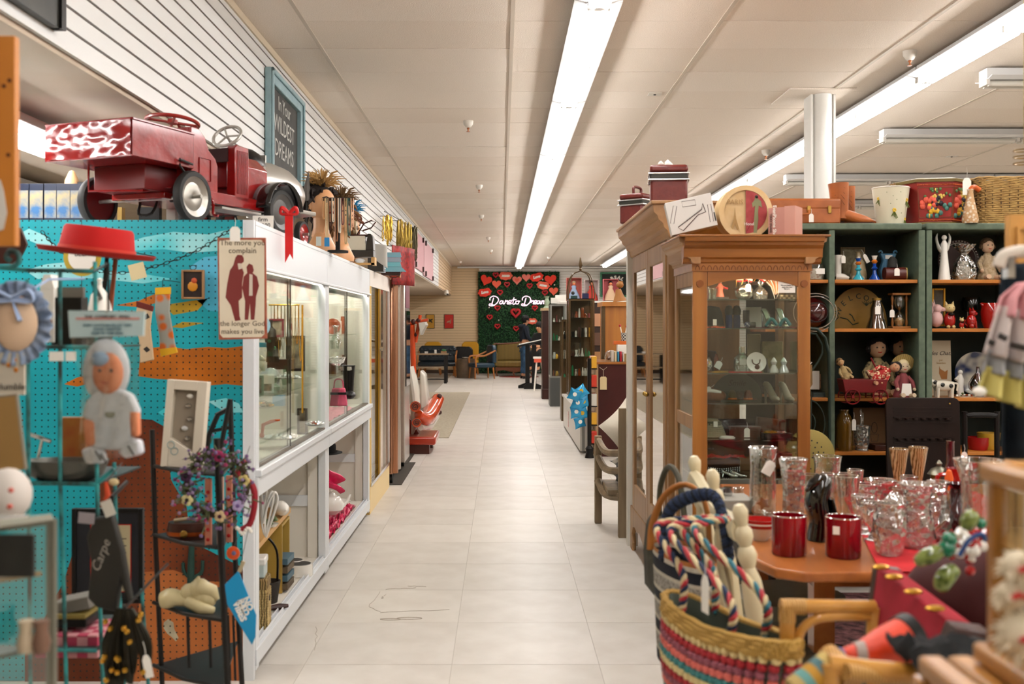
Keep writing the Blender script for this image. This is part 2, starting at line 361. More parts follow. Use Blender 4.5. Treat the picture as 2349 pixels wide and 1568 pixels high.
# security camera at the far soffit
t=Th('security_camera','small white security camera under the far soffit','camera',at(1024,672,27))
Pa('body',MB().ball((0,0,0),.06,14),spm,t);Pa('eye',MB().ball((.03,-.05,-.03),.025,10),M.black_plastic,t);Pa('mount',MB().cyl((0,0,.03),.05,.05),spm,t)
FX,BX,CT=-.976,-1.5,1.82
wp=M.white_paint;wi=mat('case_interior','#d8d2c6',.6)
pane=glass('case_glass','#f6faf7',.45,base=.04)
def white_case(y0,y1,lab,bays=1):
 t=Th('display_case',lab,'display case',(0,0,0),'white display cases of the left row')
 Pa('top_board',MB().box(BX,FX,y0+.001,y1-.001,1.80,CT),wp,t,bev=.003)
 Pa('fascia',MB().box(FX-.02,FX,y0+.001,y1-.001,1.635,1.80),wp,t)
 Pa('moulding',MB().box(FX-.005,FX+.012,y0+.001,y1-.001,1.627,1.640),wp,t,bev=.003)
 for y in (y0+.001,y1-.061):
  Pa('post',MB().box(FX-.04,FX,y,y+.06,0.03,1.635),wp,t,bev=.002)
 m=MB();m.box(FX-.04,FX+.012,y0+.001,y1-.001,.722,.80);m.box(FX-.04,FX+.024,y0+.001,y1-.001,.80,.829)
 Pa('middle_rail',m,wp,t,bev=.004)
 m=MB();m.box(FX-.05,FX+.004,y0+.001,y1-.001,.05,.115);m.box(FX-.035,FX-.03,y0+.06,y1-.06,.115,.13);m.box(FX-.015,FX-.01,y0+.06,y1-.06,.115,.13)
 Pa('sliding_track',m,wp,t,bev=.002)
 Pa('toe_kick',MB().box(BX+.02,FX-.06,y0+.01,y1-.01,0,.05),mat('kick_dark','#3c3830',.7),t)
 Pa('bottom_board',MB().box(BX,FX-.05,y0+.001,y1-.001,.095,.115),wi,t)
 Pa('middle_board',MB().box(BX,FX-.04,y0+.001,y1-.001,.80,.825),wi,t)
 Pa('back_panel',MB().box(BX,BX+.012,y0+.001,y1-.001,.115,1.80),wi,t)
 b=MB();b.box(BX+.012,FX-.04,y1-.03,y1-.012,.115,.80);b.box(BX+.012,FX-.04,y1-.03,y1-.012,.825,1.80)
 Pa('end_panel',b,wi,t)
 Pa('brace',MB().box(BX+.012,FX-.04,y1-.045,y1-.031,.40,.46),wp,t)
 Pa('inner_post',MB().box(FX-.10,FX-.045,y1-.05,y1-.031,.115,.80),wi,t)
 Pa('hanging_rail',MB().box(FX-.06,FX-.04,y0+.06,y1-.06,1.60,1.627),M.chrome,t)
 ym=(y0+y1)/2-.1
 for a,b_,x in ((y0+.06,ym,FX-.012),(ym-.01,y1-.06,FX-.024)):
  p=Pa('glass_door',MB().box(x-.004,x,a,b_,.835,1.622),pane,t,smooth=0)
  Pa('door_edge',MB().box(x-.005,x+.001,(b_-.003 if x==FX-.012 else a),(b_ if x==FX-.012 else a+.003),.835,1.622),mat('glass_edge','#30281e',.3),p,smooth=0)
 for z in (1.08,1.34):
  Pa('glass_shelf',MB().box(BX+.02,FX-.06,y0+.07,y1-.07,z,z+.006),pane,t,smooth=0)
 Pa('lower_rail',MB().box(FX-.04,FX-.002,y0+.06,y1-.06,.829,.838),mat('rail_dark','#4c3c2c',.4),t)
 Pa('case_lamp',MB().box(FX-.13,FX-.07,y0+.15,y1-.15,1.775,1.79),case_lamp_m,t)
 return t
case_lamp_m=mat('case_lamp','#fff6ea',.4,emit=40)
c1=white_case(4.14,5.84,'white wooden display case with glass doors, nearest in the row')
c2=white_case(5.84,7.72,'white wooden display case with pink cloths inside, second in the row')
lk=Th('door_lock','small chrome lock on the sliding glass of the second white case','lock',at(797,845,6.62)+Ve((.012,0,0)))
Pa('barrel',MB().tu([(0,-.02,0),(0,.03,0)],.012,12),M.chrome,lk);Pa('clip',MB().box(-.012,.01,-.01,.05,-.012,.012),M.chrome,lk)
# ---- painted pegboard end of the row
PY=4.13
def peg_mat(name,col,col2,sc_=3.0):
 """paint with regularly spaced peg holes (one inch apart)"""
 m=mat(name,col,.45,col2=col2,scale=sc_);nt=m.node_tree;N=nt.nodes;L=nt.links;b=N['Principled BSDF']
 src=b.inputs['Base Color'].links[0].from_socket
 tc=N.new('ShaderNodeTexCoord');mu=N.new('ShaderNodeVectorMath');mu.operation='SCALE';mu.inputs['Scale'].default_value=1/.0254;L.new(tc.outputs['Object'],mu.inputs[0])
 fr=N.new('ShaderNodeVectorMath');fr.operation='FRACTION';L.new(mu.outputs[0],fr.inputs[0])
 sb=N.new('ShaderNodeVectorMath');sb.operation='SUBTRACT';sb.inputs[1].default_value=(.5,.5,.5);L.new(fr.outputs[0],sb.inputs[0])
 ml=N.new('ShaderNodeVectorMath');ml.operation='MULTIPLY';ml.inputs[1].default_value=(1,0,1);L.new(sb.outputs[0],ml.inputs[0])
 le=N.new('ShaderNodeVectorMath');le.operation='LENGTH';L.new(ml.outputs[0],le.inputs[0])
 lt=N.new('ShaderNodeMath');lt.operation='LESS_THAN';lt.inputs[1].default_value=.13;L.new(le.outputs['Value'],lt.inputs[0])
 mx=N.new('ShaderNodeMix');mx.data_type='RGBA';L.new(lt.outputs[0],mx.inputs[0]);L.new(src,mx.inputs[6]);mx.inputs[7].default_value=lin('#05211f')
 L.new(mx.outputs[2],b.inputs['Base Color']);return m
pg=Th('pegboard','turquoise pegboard end wall painted with a desert scene','pegboard',(0,0,0))
x0,x1=Xp(30,PY),Xp(560,PY)
Pa('board',MB().box(x0-.7,x1,PY-.012,PY,0,CT),peg_mat('peg_teal','#08828e','#1098a2',1.6),pg)
Pa('board_joint',MB().box(Xp(190,PY)-.001,Xp(190,PY)+.001,PY-.0132,PY-.012,1.2,CT),M.ink,pg)
Pa('top_ledge',MB().box(x0-.7,BX-.002,PY+.001,5.2,1.79,CT),wp,pg)
Pa('corner_post',MB().box(x1,FX-.041,PY-.02,PY+.01,0,CT),wp,pg)
Pa('corner_trim',MB().box(FX-.045,FX-.002,PY-.014,PY+.009,0,CT),wp,pg)
def poly(pts,d,Y=PY):return [(Xp(a,Y),Zp(b,Y)) for a,b in pts]
def mural(name,pts,m,k):
 y=PY-.012;return Pa(name,MB().pr_(poly(pts,0),y-.0004*k,y,'y'),m,pg,smooth=0)
pt_l=peg_mat('peg_lilac','#2f9ab8','#55a6c2',2.4);pt_c=peg_mat('peg_cloud','#39b0b8','#8fc9cc',5);pt_o=peg_mat('peg_orange','#7a430c','#b06008',3);pt_b=peg_mat('peg_brown','#4a1a08','#7c3a14',2.5)
pt_g=peg_mat('peg_ground','#8a4a22','#a8602c',3);pt_gr=peg_mat('peg_green','#173c34','#1f4c3c',3);pt_y=peg_mat('peg_yellow','#8a7416','#b58a1c',3)
mural('painted_cloud',[(290,560),(330,545),(400,532),(480,538),(520,528),(560,528),(560,580),(520,574),(440,580),(380,572),(310,575)],pt_c,1)
mural('painted_haze',[(440,610),(470,590),(520,585),(560,582),(560,700),(520,715),(480,712),(455,690),(440,660)],pt_l,1)
mural('painted_cloud',[(60,620),(110,606),(170,600),(240,622),(330,628),(400,640),(330,650),(240,640),(150,636),(90,640)],pt_c,2)
mural('painted_cloud',[(40,540),(70,525),(105,540),(130,565),(90,560)],pt_c,2)
mural('painted_mesa',[(325,800),(380,794),(430,800),(480,795),(520,798),(560,793),(560,884),(520,880),(470,884),(420,872),(360,868),(320,862)],pt_o,1)
mural('painted_mesa',[(240,980),(262,962),(310,958),(352,962),(380,978),(395,1100),(430,1160),(440,1240),(560,1300),(560,1568),(60,1568),(60,1500),(150,1330),(190,1200),(225,1160)],pt_b,1)
mural('painted_ground',[(330,1310),(400,1305),(470,1330),(560,1335),(560,1568),(300,1568)],pt_g,2)
mural('painted_river',[(480,1200),(520,1180),(560,1170),(560,1290),(520,1270)],peg_mat('peg_teal','',''),3)
mural('painted_branch',[(375,700),(440,690),(480,684),(455,712),(400,722)],pt_y,1);mural('painted_branch',[(420,738),(470,740),(420,752),(395,750)],pt_y,1)
mural('painted_branch',[(268,700),(320,690),(372,668),(372,690),(330,705)],pt_o,1);mural('painted_branch',[(150,880),(180,865),(235,850),(235,870),(180,886)],pt_o,1)
mural('painted_cloud',[(365,945),(385,932),(392,930),(392,950),(375,952)],pt_c,1)
mural('painted_cloud',[(480,920),(520,912),(550,925),(560,945),(520,945)],pt_c,1)
def ppts(l):return [at(a,b,PY-.016) for a,b in l]
b=MB();b.tu(ppts([(436,1400),(438,1300),(440,1240)]),[.014,.014,.011],8);b.tu(bez(ppts([(420,1290),(422,1310),(436,1326)])),.007,8);b.tu(bez(ppts([(465,1285),(462,1312),(440,1326)])),.007,8)
Pa('painted_cactus',b,mat('cactus_green','#17352d',.7),pg)
mural('painted_skull',[(378,1425),(388,1417),(400,1425),(402,1440),(412,1460),(406,1468),(396,1458),(386,1450),(378,1438)],peg_mat('peg_white','#9a927c','#b0a890',20),4)
# ---- yellow framed glass cabinet and the bronze vending cabinet
def tall_cab():pass
cab=Th('glass_cabinet','tall display cabinet with pale yellow frame and sliding mirror glass','cabinet')
Y0,Y1=7.74,9.1;ym_=mat('pale_yellow','#cfae6a',.5);pk=mat('pinkish_white','#d8cfc6',.45)
Pa('top_panel',MB().box(BX,FX,Y0,Y1,1.70,CT),pk,cab);Pa('end_board',MB().box(BX,FX-.002,Y0,Y0+.05,0,1.70),ym_,cab)
Pa('base_panel',MB().box(BX,FX-.002,Y0+.05,Y1,0,.20),mat('pale_yellow2','#d8c08e',.5),cab)
Pa('jamb',MB().box(FX-.04,FX,Y0+.05,Y0+.09,.20,1.70),ym_,cab);Pa('jamb',MB().box(FX-.04,FX,Y1-.04,Y1,.20,1.70),pk,cab)
Pa('back_panel',MB().box(BX,BX+.015,Y0+.05,Y1,.2,1.7),mat('cab_back','#9c8664',.6),cab)
Pa('sill',MB().box(FX-.05,FX+.006,Y0+.05,Y1,.20,.225),M.chrome,cab)
mir=mat('bronze_mirror','#b09878',.06,1.0)
Pa('sliding_glass',MB().box(FX-.02,FX-.014,Y0+.09,8.35,.225,1.70),pane,cab,smooth=0)
Pa('sliding_mirror',MB().box(FX-.012,FX-.008,8.4,Y1-.04,.225,1.70),mir,cab,smooth=0)
Pa('gold_stile',MB().box(FX-.01,FX+.004,8.32,8.42,.225,1.70),mat('gold_stile','#b28a34',.3,.8),cab)
Pa('stile',MB().box(FX-.012,FX+.003,8.78,8.82,.225,1.70),M.chrome,cab)
Pa('door_lock',MB().tu([(FX,8.36,1.22),(FX+.03,8.36,1.22)],.018,10),M.chrome,cab)
for z in (.6,1.0,1.35):Pa('glass_shelf',MB().box(BX+.02,FX-.08,Y0+.06,Y1-.05,z,z+.006),pane,cab,smooth=0)
vm=Th('vending_cabinet','tall bronze metal cabinet with dark window, beyond the yellow framed one','cabinet')
br=mat('bronze_metal','#a06e50',.25,.9,col2='#bb9a86',scale=6,stretch=(1,1,.05));al=mat('brushed_steel','#b8b0a8',.25,.9)
Pa('body',MB().box(-1.6,-.96,9.2,9.98,.09,1.86),br,vm,bev=.012)
for y in (9.25,9.5):Pa('pilaster',MB().la([(.04,0),(.04,1.74)],14,(-.955,y,.1)),br if y<9.4 else al,vm)
Pa('side_door',MB().box(-1.6,-.925,9.985,10.5,.09,1.84),al,vm,bev=.01)
Pa('display_window',MB().box(-.935,-.915,10.06,10.46,.82,1.55),glass('smoke_glass','#3a3430',.9,base=.2),vm);Pa('window_back',MB().box(-.94,-.936,10.06,10.46,.82,1.55),M.black_plastic,vm)
Pa('top_sign',MB().box(-.935,-.92,10.06,10.46,1.58,1.80),mat('plum_panel','#6c3440',.3),vm)
for y in (9.3,10.4):Pa('caster',MB().tu([(-1.0,y,.045),(-.97,y,.045)],.045,14),M.black_plastic,vm)
Pa('floor_mat',MB().box(-1.7,-.88,9.2,10.7,0,.006),mat('mat_dark','#3c352c',.9),None)
o=C.objects['floor_mat'];tag(o,'dark rubber mat under the bronze metal cabinet','mat')
one('carpet_runner',MB().box(-3.2,0,0,9,0,.008),mat('runner','#8f8473',.95,col2='#a39883',scale=30,detail=8),'long grey brown carpet runner on the floor before the lounge','carpet',(-.66,13.05,0))
# ---- things inside the cases
def P_(px,py,Y):v=at(px,py,Y);return v
def shelf_item_box(name,lab,cat,px,py,Y,w,h,d,m,grp=None,rz=0,**k):
 return one(name,MB().box(-w/2,w/2,-d/2,d/2,0,h),m,lab,cat,at(px,py,Y),grp,(0,0,rz),**k)
# black picture frame
def framed(name,lab,px,py,Y,w,h,fm,pm_,fw=.015,rz=0,group=None,lean=0,cat='picture frame',mat_w=0):
 t=Th(name,lab,cat,at(px,py,Y),group,rot=(lean,0,rz))
 Pa('frame',MB().frame(-w/2,w/2,0,h,fw,-.01,.01),fm,t,bev=.002)
 Pa('picture',MB().box(-w/2+fw,w/2-fw,-.003,.004,fw,h-fw),pm_,t,smooth=0)
 return t
photo_m=mat('old_photo','#3c3228',.4,col2='#b8a88c',scale=18,detail=5)
framed('picture_frame','large black picture frame standing on the glass shelf of the nearest white case',678,851,5.55,.10,.19,M.black_plastic,photo_m,.016)
framed('picture_frame','small dark picture frame near the floor of the nearest white case',694,996,5.55,.055,.14,M.black_plastic,photo_m,.012)
# jewellery bar with necklaces
t=Th('necklace_stand','gold bar hung with fine necklaces in the nearest white case','jewelry stand',at(645,760,5.1))
Pa('bar',MB().tu([(-.06,0,.13),(.09,0,.13)],.004),M.gold,t)
for i in range(9):
 x=-.05+.017*i;ln=random.uniform(.12,.3)
 Pa('necklace',MB().tu(bez([(x,0,.13),(x+.003,0,.13-ln*.7),(x+.008,0,.13-ln),(x+.013,0,.13-ln*.7),(x+.015,0,.13)],12),.0018,4),MATS['gold' if i%3 else 'chrome'],t)
Pa('post',MB().tu([(.1,.02,.13),(.1,.02,-.4)],.005),M.gold,t)
for k,(px,py,h) in enumerate(((620,830,.2),(632,830,.14))):
 t=Th('necklace_bust',['taller black velvet necklace bust in the nearest white case','shorter black velvet necklace bust in the nearest white case'][k],'bust',at(px,py,4.95+.2*k))
 Pa('bust',MB().la([(.02,0),(.016,h*.3),(.03,h*.6),(.028,h*.75),(.01,h*.85),(.011,h)],14,sy=.6),mat('velvet_black','#1c1814',.9),t)
 Pa('pendant',MB().ball((0,-.02,h*.5),.009,10),mat('jade','#2a7a50',.2),t)
shelf_item_box('jewelry_box','low brown jewellery box on the shelf under the necklaces','box',645,846,5.3,.12,.05,.1,M.dark_wood)
shelf_item_box('gift_box','light blue gift box standing in the nearest white case','box',640,930,4.9,.05,.05,.05,mat('sky_blue','#8fb4cc',.5))
shelf_item_box('gift_card','turquoise card with two studs in the nearest white case','card',601,796,4.45,.035,.02,.01,mat('turq','#2a9cb0',.4))
def figurine_dog(name,lab,loc,s,m,group=None,rz=0):
 t=Th(name,lab,'figurine',loc,group,rz);b=MB();b.M=Matrix.Scale(s,4)
 b.ball((0,0,.30),.2,14,sz=1.3);b.ball((.05,0,.62),.14,14);b.ball((.17,0,.58),.07,10,sx=1.3)
 for a in (-1,1):b.tu([(.12,.09*a,.3),(.15,.09*a,.02)],[.06,.05],8);b.ball((-.06,.17*a,.1),.1,10)
 b.tu(bez([(-.15,0,.1),(-.26,0,.2),(-.24,0,.35)]),.03,6)
 Pa('body',b,m,t);e=MB();e.M=Matrix.Scale(s,4)
 for a in (-1,1):e.tu([(.02,.1*a,.72),(0,.14*a,.82)],[.05,.012],8)
 Pa('ears',e,m,t);return t
figurine_dog('dog_figurine','cream dog figurine at the near end of the nearest white case',at(598,852,4.5),.09,mat('cream_china','#d8ccb0',.2))
def cluster(name,lab,cat,loc,n,rx,ry,r,cols,seed=1,hz=1.0,kind=None):
 rd=random.Random(seed);t=Th(name,lab,cat,loc)
 groups={}
 for i in range(n):
  a=rd.uniform(0,2*PI);q=math.sqrt(rd.random());c=cols[rd.randrange(len(cols))]
  groups.setdefault(c,MB()).ball((rx*q*cos(a),ry*q*sin(a),r*hz+rd.uniform(0,r)*(1-q)*2),r*rd.uniform(.6,1.1),8,sz=rd.uniform(.5,.9))
 for c,b in groups.items():Pa('pebbles',b,MATS[c],t)['kind']='stuff'
 Pa('dish',MB().la([(rx*.8,0),(rx*1.15,r*.7),(rx*1.1,r*.7),(rx*.75,.003)],18,sy=ry/rx),M.white_china,t)
 return t
mat('white_china','#dfdcd4',.15,coat=.4);mat('pearl','#e4e0d6',.1);mat('clear_crystal','#e8eaea',.05,.3);mat('amber','#8a3a14',.2);mat('green_stone','#4c5a2c',.4)
cluster('shell_dish','dish of white shells and crystals in the nearest white case','dish',at(640,1006,4.9),60,.09,.08,.011,['pearl','clear_crystal','white_china'],3)
cluster('stone_dish','dish of green and yellow stones in the nearest white case','dish',at(606,935,4.55),26,.04,.04,.011,['green_stone','gold','amber'],4)
cluster('bead_dish','dish of clear beads on the upper shelf of the nearest white case','dish',at(655,868,5.2),40,.08,.06,.009,['clear_crystal','pearl','chrome'],5)
cluster('button_dish','dish of dark buttons at the far corner of the nearest white case','dish',at(722,975,5.6),26,.05,.05,.01,['clear_crystal','amber','chrome'],6)
t=Th('bird_figurine','orange glass bird figurine on a perch in the nearest white case','figurine',at(606,1000,4.6))
Pa('body',MB().tu([(-.01,0,0),(-.005,0,.05),(.03,0,.065),(.07,0,.072)],[.006,.009,.008,.003],8),mat('orange_glass','#b84a1c',.1),t)
Pa('feet',MB().ball((-.01,0,.004),.012,8),M.orange_glass,t)
pap2=mat('cream_card','#ded6c4',.6)
for k,(px,py,w,h) in enumerate(((612,880,.07,.04),(655,960,.06,.05),(700,728,.08,.07),(640,905,.05,.03))):
 shelf_item_box('display_card',['cream printed card below the necklaces','cream folded card low in the nearest white case','large pale card hung near the far end of the nearest white case','small pale card leaning beside the blue gift box'][k],'card',px,py,5.2 if k else 4.8,w,h,.004,pap2,rz=.2)
# second case: pink cloth, boot, bag, glassware
pinkc=mat('pink_cloth','#b8405c',.8,col2='#c85a74',scale=12,bump=.4);hot=mat('hot_pink_satin','#b01240',.35,col2='#c81c50',scale=20,bump=.3)
def crumple(mb,x0,x1,y0,y1,z,amp,n=26,sc_=14,seed=0):
 mb.grid(lambda u,v:(x0+(x1-x0)*u,y0+(y1-y0)*v,z+amp*abs(noise.noise(Ve((u*sc_*(x1-x0)*3,v*sc_*(y1-y0)*3,seed))))),n,n);return mb
one('pink_cloth',crumple(MB(),-.17,.2,-.5,.6,0,.03),pinkc,'pink velvet cloth lying on the floor of the second glass case','cloth',(-1.22,6.7,.828))
t=Th('ankle_boot','black leather boot standing in the second white case','boot',at(800,915,6.75),rz=.3)
b=MB();b.la([(.03,.03),(.034,.12),(.04,.2),(.044,.22)],14,sy=1.2);b.ball((0,-.045,.03),.038,12,sy=1.9,sz=.75);Pa('upper',b,mat('black_leather','#0d0b0a',.35,spec=.25),t)
Pa('heel',MB().box(-.018,.018,.01,.05,-.0,.03),M.black_leather,t)
t=Th('handbag','small pink handbag with dark band in the second white case','bag',at(777,930,6.5),rz=.1)
Pa('body',MB().pr_([(-.055,0),(.055,0),(.04,.11),(-.04,.11)],-.03,.03),pinkc,t,bev=.008);Pa('band',MB().box(-.05,.05,-.033,.033,.07,.085),M.black_leather,t)
Pa('handle',MB().tu(bez([(-.03,0,.11),(-.02,0,.16),(.02,0,.16),(.03,0,.11)]),.004),pinkc,t)
cg=glass('clear_glass','#f0f3f0',.95,bump=.15,base=.10)
cg2=glass('cut_glass','#eef0ee',1.0,bump=.7,base=.16,haze=.04)
def Gw(name,lab,cat,loc,prof,m=None,group=None,flute=0,fn=0,n=28,parent_parts=()):
 """hollow vessel: profile is the outer wall from the foot to the rim"""
 t=Th(name,lab,cat,loc,group);th=.0022
 inner=[(max(r-th,.0005),z+(.004 if i==0 else 0)) for i,(r,z) in enumerate(prof)]
 p=MB().la(prof+inner[::-1],n,cap=True,flute=flute,fn=fn);Pa('vessel',p,m or cg,t,smooth=60)
 r,z=prof[-1];Pa('rim',MB().tu([(r*cos(2*PI*i/n),r*sin(2*PI*i/n),z) for i in range(n)],.0016,6,close=True),glass('rim_glass','#ffffff',1,base=.45),t)
 return t
Gw('glass_decanter','clear glass decanter on the shelf of the second white case','decanter',at(770,800,6.3),[(.03,0),(.035,.05),(.012,.09),(.012,.13),(.02,.14)])
Gw('glass_bowl','clear glass bowl on the shelf of the second white case','bowl',at(772,838,6.3),[(.02,0),(.045,.02),(.055,.05)],cg2)
# lower bay 1
pine=wood('pine','#b58a50','#c79a5c',.5,'y')
t=one('shelf_plank',MB().box(-.17,.17,-.5,.45,-.012,.012),pine,'loose pine plank shelf lying slanted in the nearest lower bay','shelf',(-1.21,4.8,.475),rot=(0,-.0,.05))
crate=Th('wooden_crate','open yellow wooden crate on its side in the nearest lower bay','crate',(-1.21,5.12,.116),rz=.05);yw=mat('mustard_ply','#9a7c34',.5)
for n_,bx in (('side',(-.15,.15,-.12,-.105,0,.33)),('side',(-.15,.15,.105,.12,0,.33)),('bottom',(-.15,.15,-.105,.105,0,.012)),('top',(-.15,.15,-.105,.105,.318,.33)),('back',(-.15,-.14,-.105,.105,.012,.318))):
 Pa(n_,MB().box(*bx),yw,crate)
board=Th('wood_slab','dark stained plywood board leaning behind the coiled white wire','board',(-1.27,4.72,.489),rot=(-.15,0,.1));Pa('slab',MB().box(-.14,.14,-.01,.01,0,.2),mat('burl','#8a5424',.4,col2='#3a1c0c',kind='wave',scale=9,stretch=(1,1,.3)),board,bev=.004)
b=MB()
for i in range(5):
 a=i*.5;b.tu(bez([(0,0,0),(.02*cos(a),.02*sin(a),.08),(.05*cos(a),.05*sin(a),.13),(.06*cos(a),.05*sin(a),.09),(.02*cos(a)+.005,.0,-.02),(.01,.01,-.06)]),.0045,6)
one('wire_coil',b,mat('white_cord','#d8d4cc',.6),'coil of white cord hanging over the edge of the pine plank','cord',at(604,1200,4.42))
t=Th('seashell','large pale conch shell lying on the pine plank','shell',at(645,1180,5.0));Pa('shell',MB().la([(.001,-.07),(.022,-.05),(.038,-.01),(.03,.03),(.012,.05),(.001,.06)],14),M.pearl,t,rot=(PI/2,0,.6),loc=(0,0,.03))
cluster('rock','rough grey green stone on the pine plank','stone',at(622,1207,4.75),8,.03,.03,.02,['green_stone'],9,.9)
bk=Th('shadow_tray','black hoop handled basket inside the nearest lower bay','basket',(-1.11,4.84,.116),rz=.4)
Pa('basket',MB().la([(.07,0),(.085,.10),(.08,.10),(.065,.01)],18,sy=.7),mat('dark_wicker','#2c2620',.8,bump=.5,scale=60),bk)
Pa('handle',MB().tu(bez([(-.07,0,.09),(-.065,0,.24),(0,0,.31),(.065,0,.24),(.07,0,.09)]),.011,8,flat=.5),M.black_leather,bk)
t=Th('jar','small dark blue glass jar inside the yellow crate','jar',(-1.13,5.09,.30));Pa('jar',MB().la([(.025,0),(.03,.02),(.03,.055),(.022,.07)],16),mat('navy_glass','#14304c',.1),t);Pa('lid',MB().cyl((0,0,.07),.024,.01),M.chrome,t)
t=Th('box_stack_base','low stack of slate tiles under the blue jar','tiles',(-1.12,5.1,.13))
for i in range(4):Pa('tile',MB().box(-.10+.01*i,.09,-.08,.08,.04*i,.04*i+.028),[mat('slate','#5a4c38',.6),mat('blue_slate','#3e5a66',.5)][i%2],t)
t.name='slate_tiles'
def heart_pts(s,n=28):
 o=[]
 for i in range(n):
  a=2*PI*i/n;o.append((s*.0588*16*sin(a)**3,s*.0588*(13*cos(a)-5*cos(2*a)-2*cos(3*a)-cos(4*a))))
 return o
t=Th('heart_dish','white heart shaped box with black lining on the case floor','box',(-1.08,5.40,.117),rz=-.9)
Pa('rim',MB().pr_(heart_pts(.115),0,.06,'z'),M.white_china,t,smooth=60);Pa('lining',MB().pr_(heart_pts(.104),.055,.0615,'z'),M.black_leather,t)
Pa('divider',MB().tu(bez([(0,.06,.062),(.01,.02,.062),(-.01,-.03,.062),(0,-.1,.062)]),.003,6),M.white_china,t)
t=Th('seagrass_basket','square woven seagrass basket holding a clear lidded box','basket',(-1.06,4.47,.116),rz=.1)
sg=mat('seagrass','#8c7448',.85,col2='#b39a64',kind='wave',scale=26,bump=.6)
Pa('body',MB().box(-.06,.06,-.06,.06,0,.21),sg,t,bev=.008);Pa('rim',MB().box(-.063,.063,-.063,.063,.165,.212),mat('seagrass_dark','#6a5430',.85,col2='#9a8050',kind='wave',scale=30,bump=.6),t,bev=.006)
for z in [i*.0105+.005 for i in range(15)]:Pa('braid',MB().tu([(.061,-.061,z),(.061,.061,z),(-.061,.061,z),(-.061,-.061,z)],.0055,6,close=True),sg,t)
Pa('handle_hole',MB().tu([(.061,0,.12),(.0665,0,.12)],.014,12),M.ink,t)
t=Th('lidded_box','clear plastic box with white lid standing in the seagrass basket','box',(-1.06,4.47,.329),rz=.1);Pa('body',MB().box(-.05,.05,-.05,.05,0,.06),mat('frosted','#a9b6b4',.2),t,bev=.006);Pa('lid',MB().box(-.053,.053,-.053,.053,.055,.085),mat('frost_lid','#d6d4ce',.25),t,bev=.006)
t=Th('turned_tool','dark turned wooden tool lying on the case floor','tool',(-1.045,4.66,.130));Pa('grip',MB().tu([(-.08,0,0),(-.02,.03,0),(.04,.06,0),(.075,.08,0)],[.006,.01,.016,.008],8),M.dark_wood,t)
# lower bay 2
one('satin_ruffle',crumple(MB(),-.2,.12,-.3,1.2,0,.08,40,16,4),hot,'ruffled hot pink satin cloth covering the floor of the second lower bay','cloth',(-1.15,6.2,.118))
one('satin_drape',MB().grid(lambda u,v:(-1.4+.36*u+.03*sin(v*9),6.45+.7*u*.4+v*.03,.56-.35*max(0,(u-.55))*1.4-.03*sin(u*11)+.10*(v-.5)),16,16),hot,'hot pink satin draped over a box in the second lower bay','cloth',solid=.004)
shelf_item_box('drape_box','pale box under the hot pink satin in the second lower bay','box',745,1150,6.6,.3,.28,.3,wi)
C.objects['drape_box'].location=(-1.27,6.62,.2)
t=Th('black_hat','black felt hat resting on the hot pink satin','hat',(-1.15,6.55,.60));Pa('crown',MB().la([(.11,0),(.11,.05),(.08,.12),(.04,.14),(.001,.14)],20),mat('black_felt','#0e0c0c',.9),t);Pa('brim',MB().la([(.10,0),(.15,.004),(.15,.008),(.10,.01)],24),M.black_felt,t)
t=Th('teapot','white china teapot on the ruffled hot pink satin','teapot',(-1.10,6.75,.185),rz=.6)
wc=M.white_china;Pa('body',MB().la([(.04,0),(.075,.03),(.08,.07),(.055,.11),(.03,.12)],22),wc,t);Pa('lid',MB().la([(.035,.118),(.02,.135),(.006,.14),(.01,.15),(.001,.155)],14),wc,t)
Pa('spout',MB().tu(bez([(.07,0,.04),(.11,0,.07),(.13,0,.11)]),[.016]*8+[.01]*8+[.008],8) if False else MB().tu([(.07,0,.04),(.11,0,.07),(.135,0,.115)],[.017,.012,.008],8),wc,t);Pa('handle',MB().tu(bez([(-.05,0,.10),(-.12,0,.10),(-.12,0,.04),(-.06,0,.03)]),.006),wc,t)
one('platter',MB().la([(.05,0),(.11,.015),(.112,.018),(.05,.005)],24,sx=.75),wc,'white oval china platter lying beyond the white teapot','plate',(-1.10,7.02,.205))
oak=wood('oak','#7c4a1c','#98622a',.35,'z',coat=.3);oak_x=wood('oak_x','#744418','#945c26',.35,'x',coat=.3);oak_y=wood('oak_y','#8c6642','#a87e54',.4,'y')
oak_p=wood('oak_pale','#7c5836','#967048',.4,'z');mirror=mat('mirror','#e4e0da',.02,1.0)
# white post beside the armoire
one('wall_post',MB().box(-.03,.035,-.05,.02,0,1.93),mat('post_white','#d6d2c8',.5),'white painted post standing against the far end of the armoire','post',(.835,6.69,0))
# armoire with two mirror doors facing the aisle
A=Th('armoire','tall oak armoire with two mirrored doors facing the aisle','armoire',(0,0,0))
ax,ay0,ay1=.835,5.18,6.6
Pa('carcass',MB().box(ax+.012,1.19,ay0+.02,ay1,.18,1.86),oak_p,A,bev=.003)
for y0,y1 in ((ay0+.055,5.85),(5.86,ay1-.06)):
 b=MB();b.box(ax-.012,ax+.01,y0,y0+.075,.27,1.83);b.box(ax-.012,ax+.01,y1-.075,y1,.27,1.83);b.box(ax-.012,ax+.01,y0+.075,y1-.075,1.73,1.83);b.box(ax-.012,ax+.01,y0+.075,y1-.075,.27,.42)
 d=Pa('door',b,oak_p,A,bev=.004)
 Pa('mirror',MB().box(ax-.003,ax+.002,y0+.075,y1-.075,.42,1.73),mirror,d,smooth=0)
 Pa('knob',MB().ball((ax-.025,(y1-.03) if y0<5.5 else y0+.03,1.02),.013,12),M.brass,d)
b=MB()
for y in (ay0+.03,ay1-.02):b.box(ax-.004,ax+.03,y-.028,y+.02,.18,1.85)
Pa('corner_stile',b,oak_p,A,bev=.003)
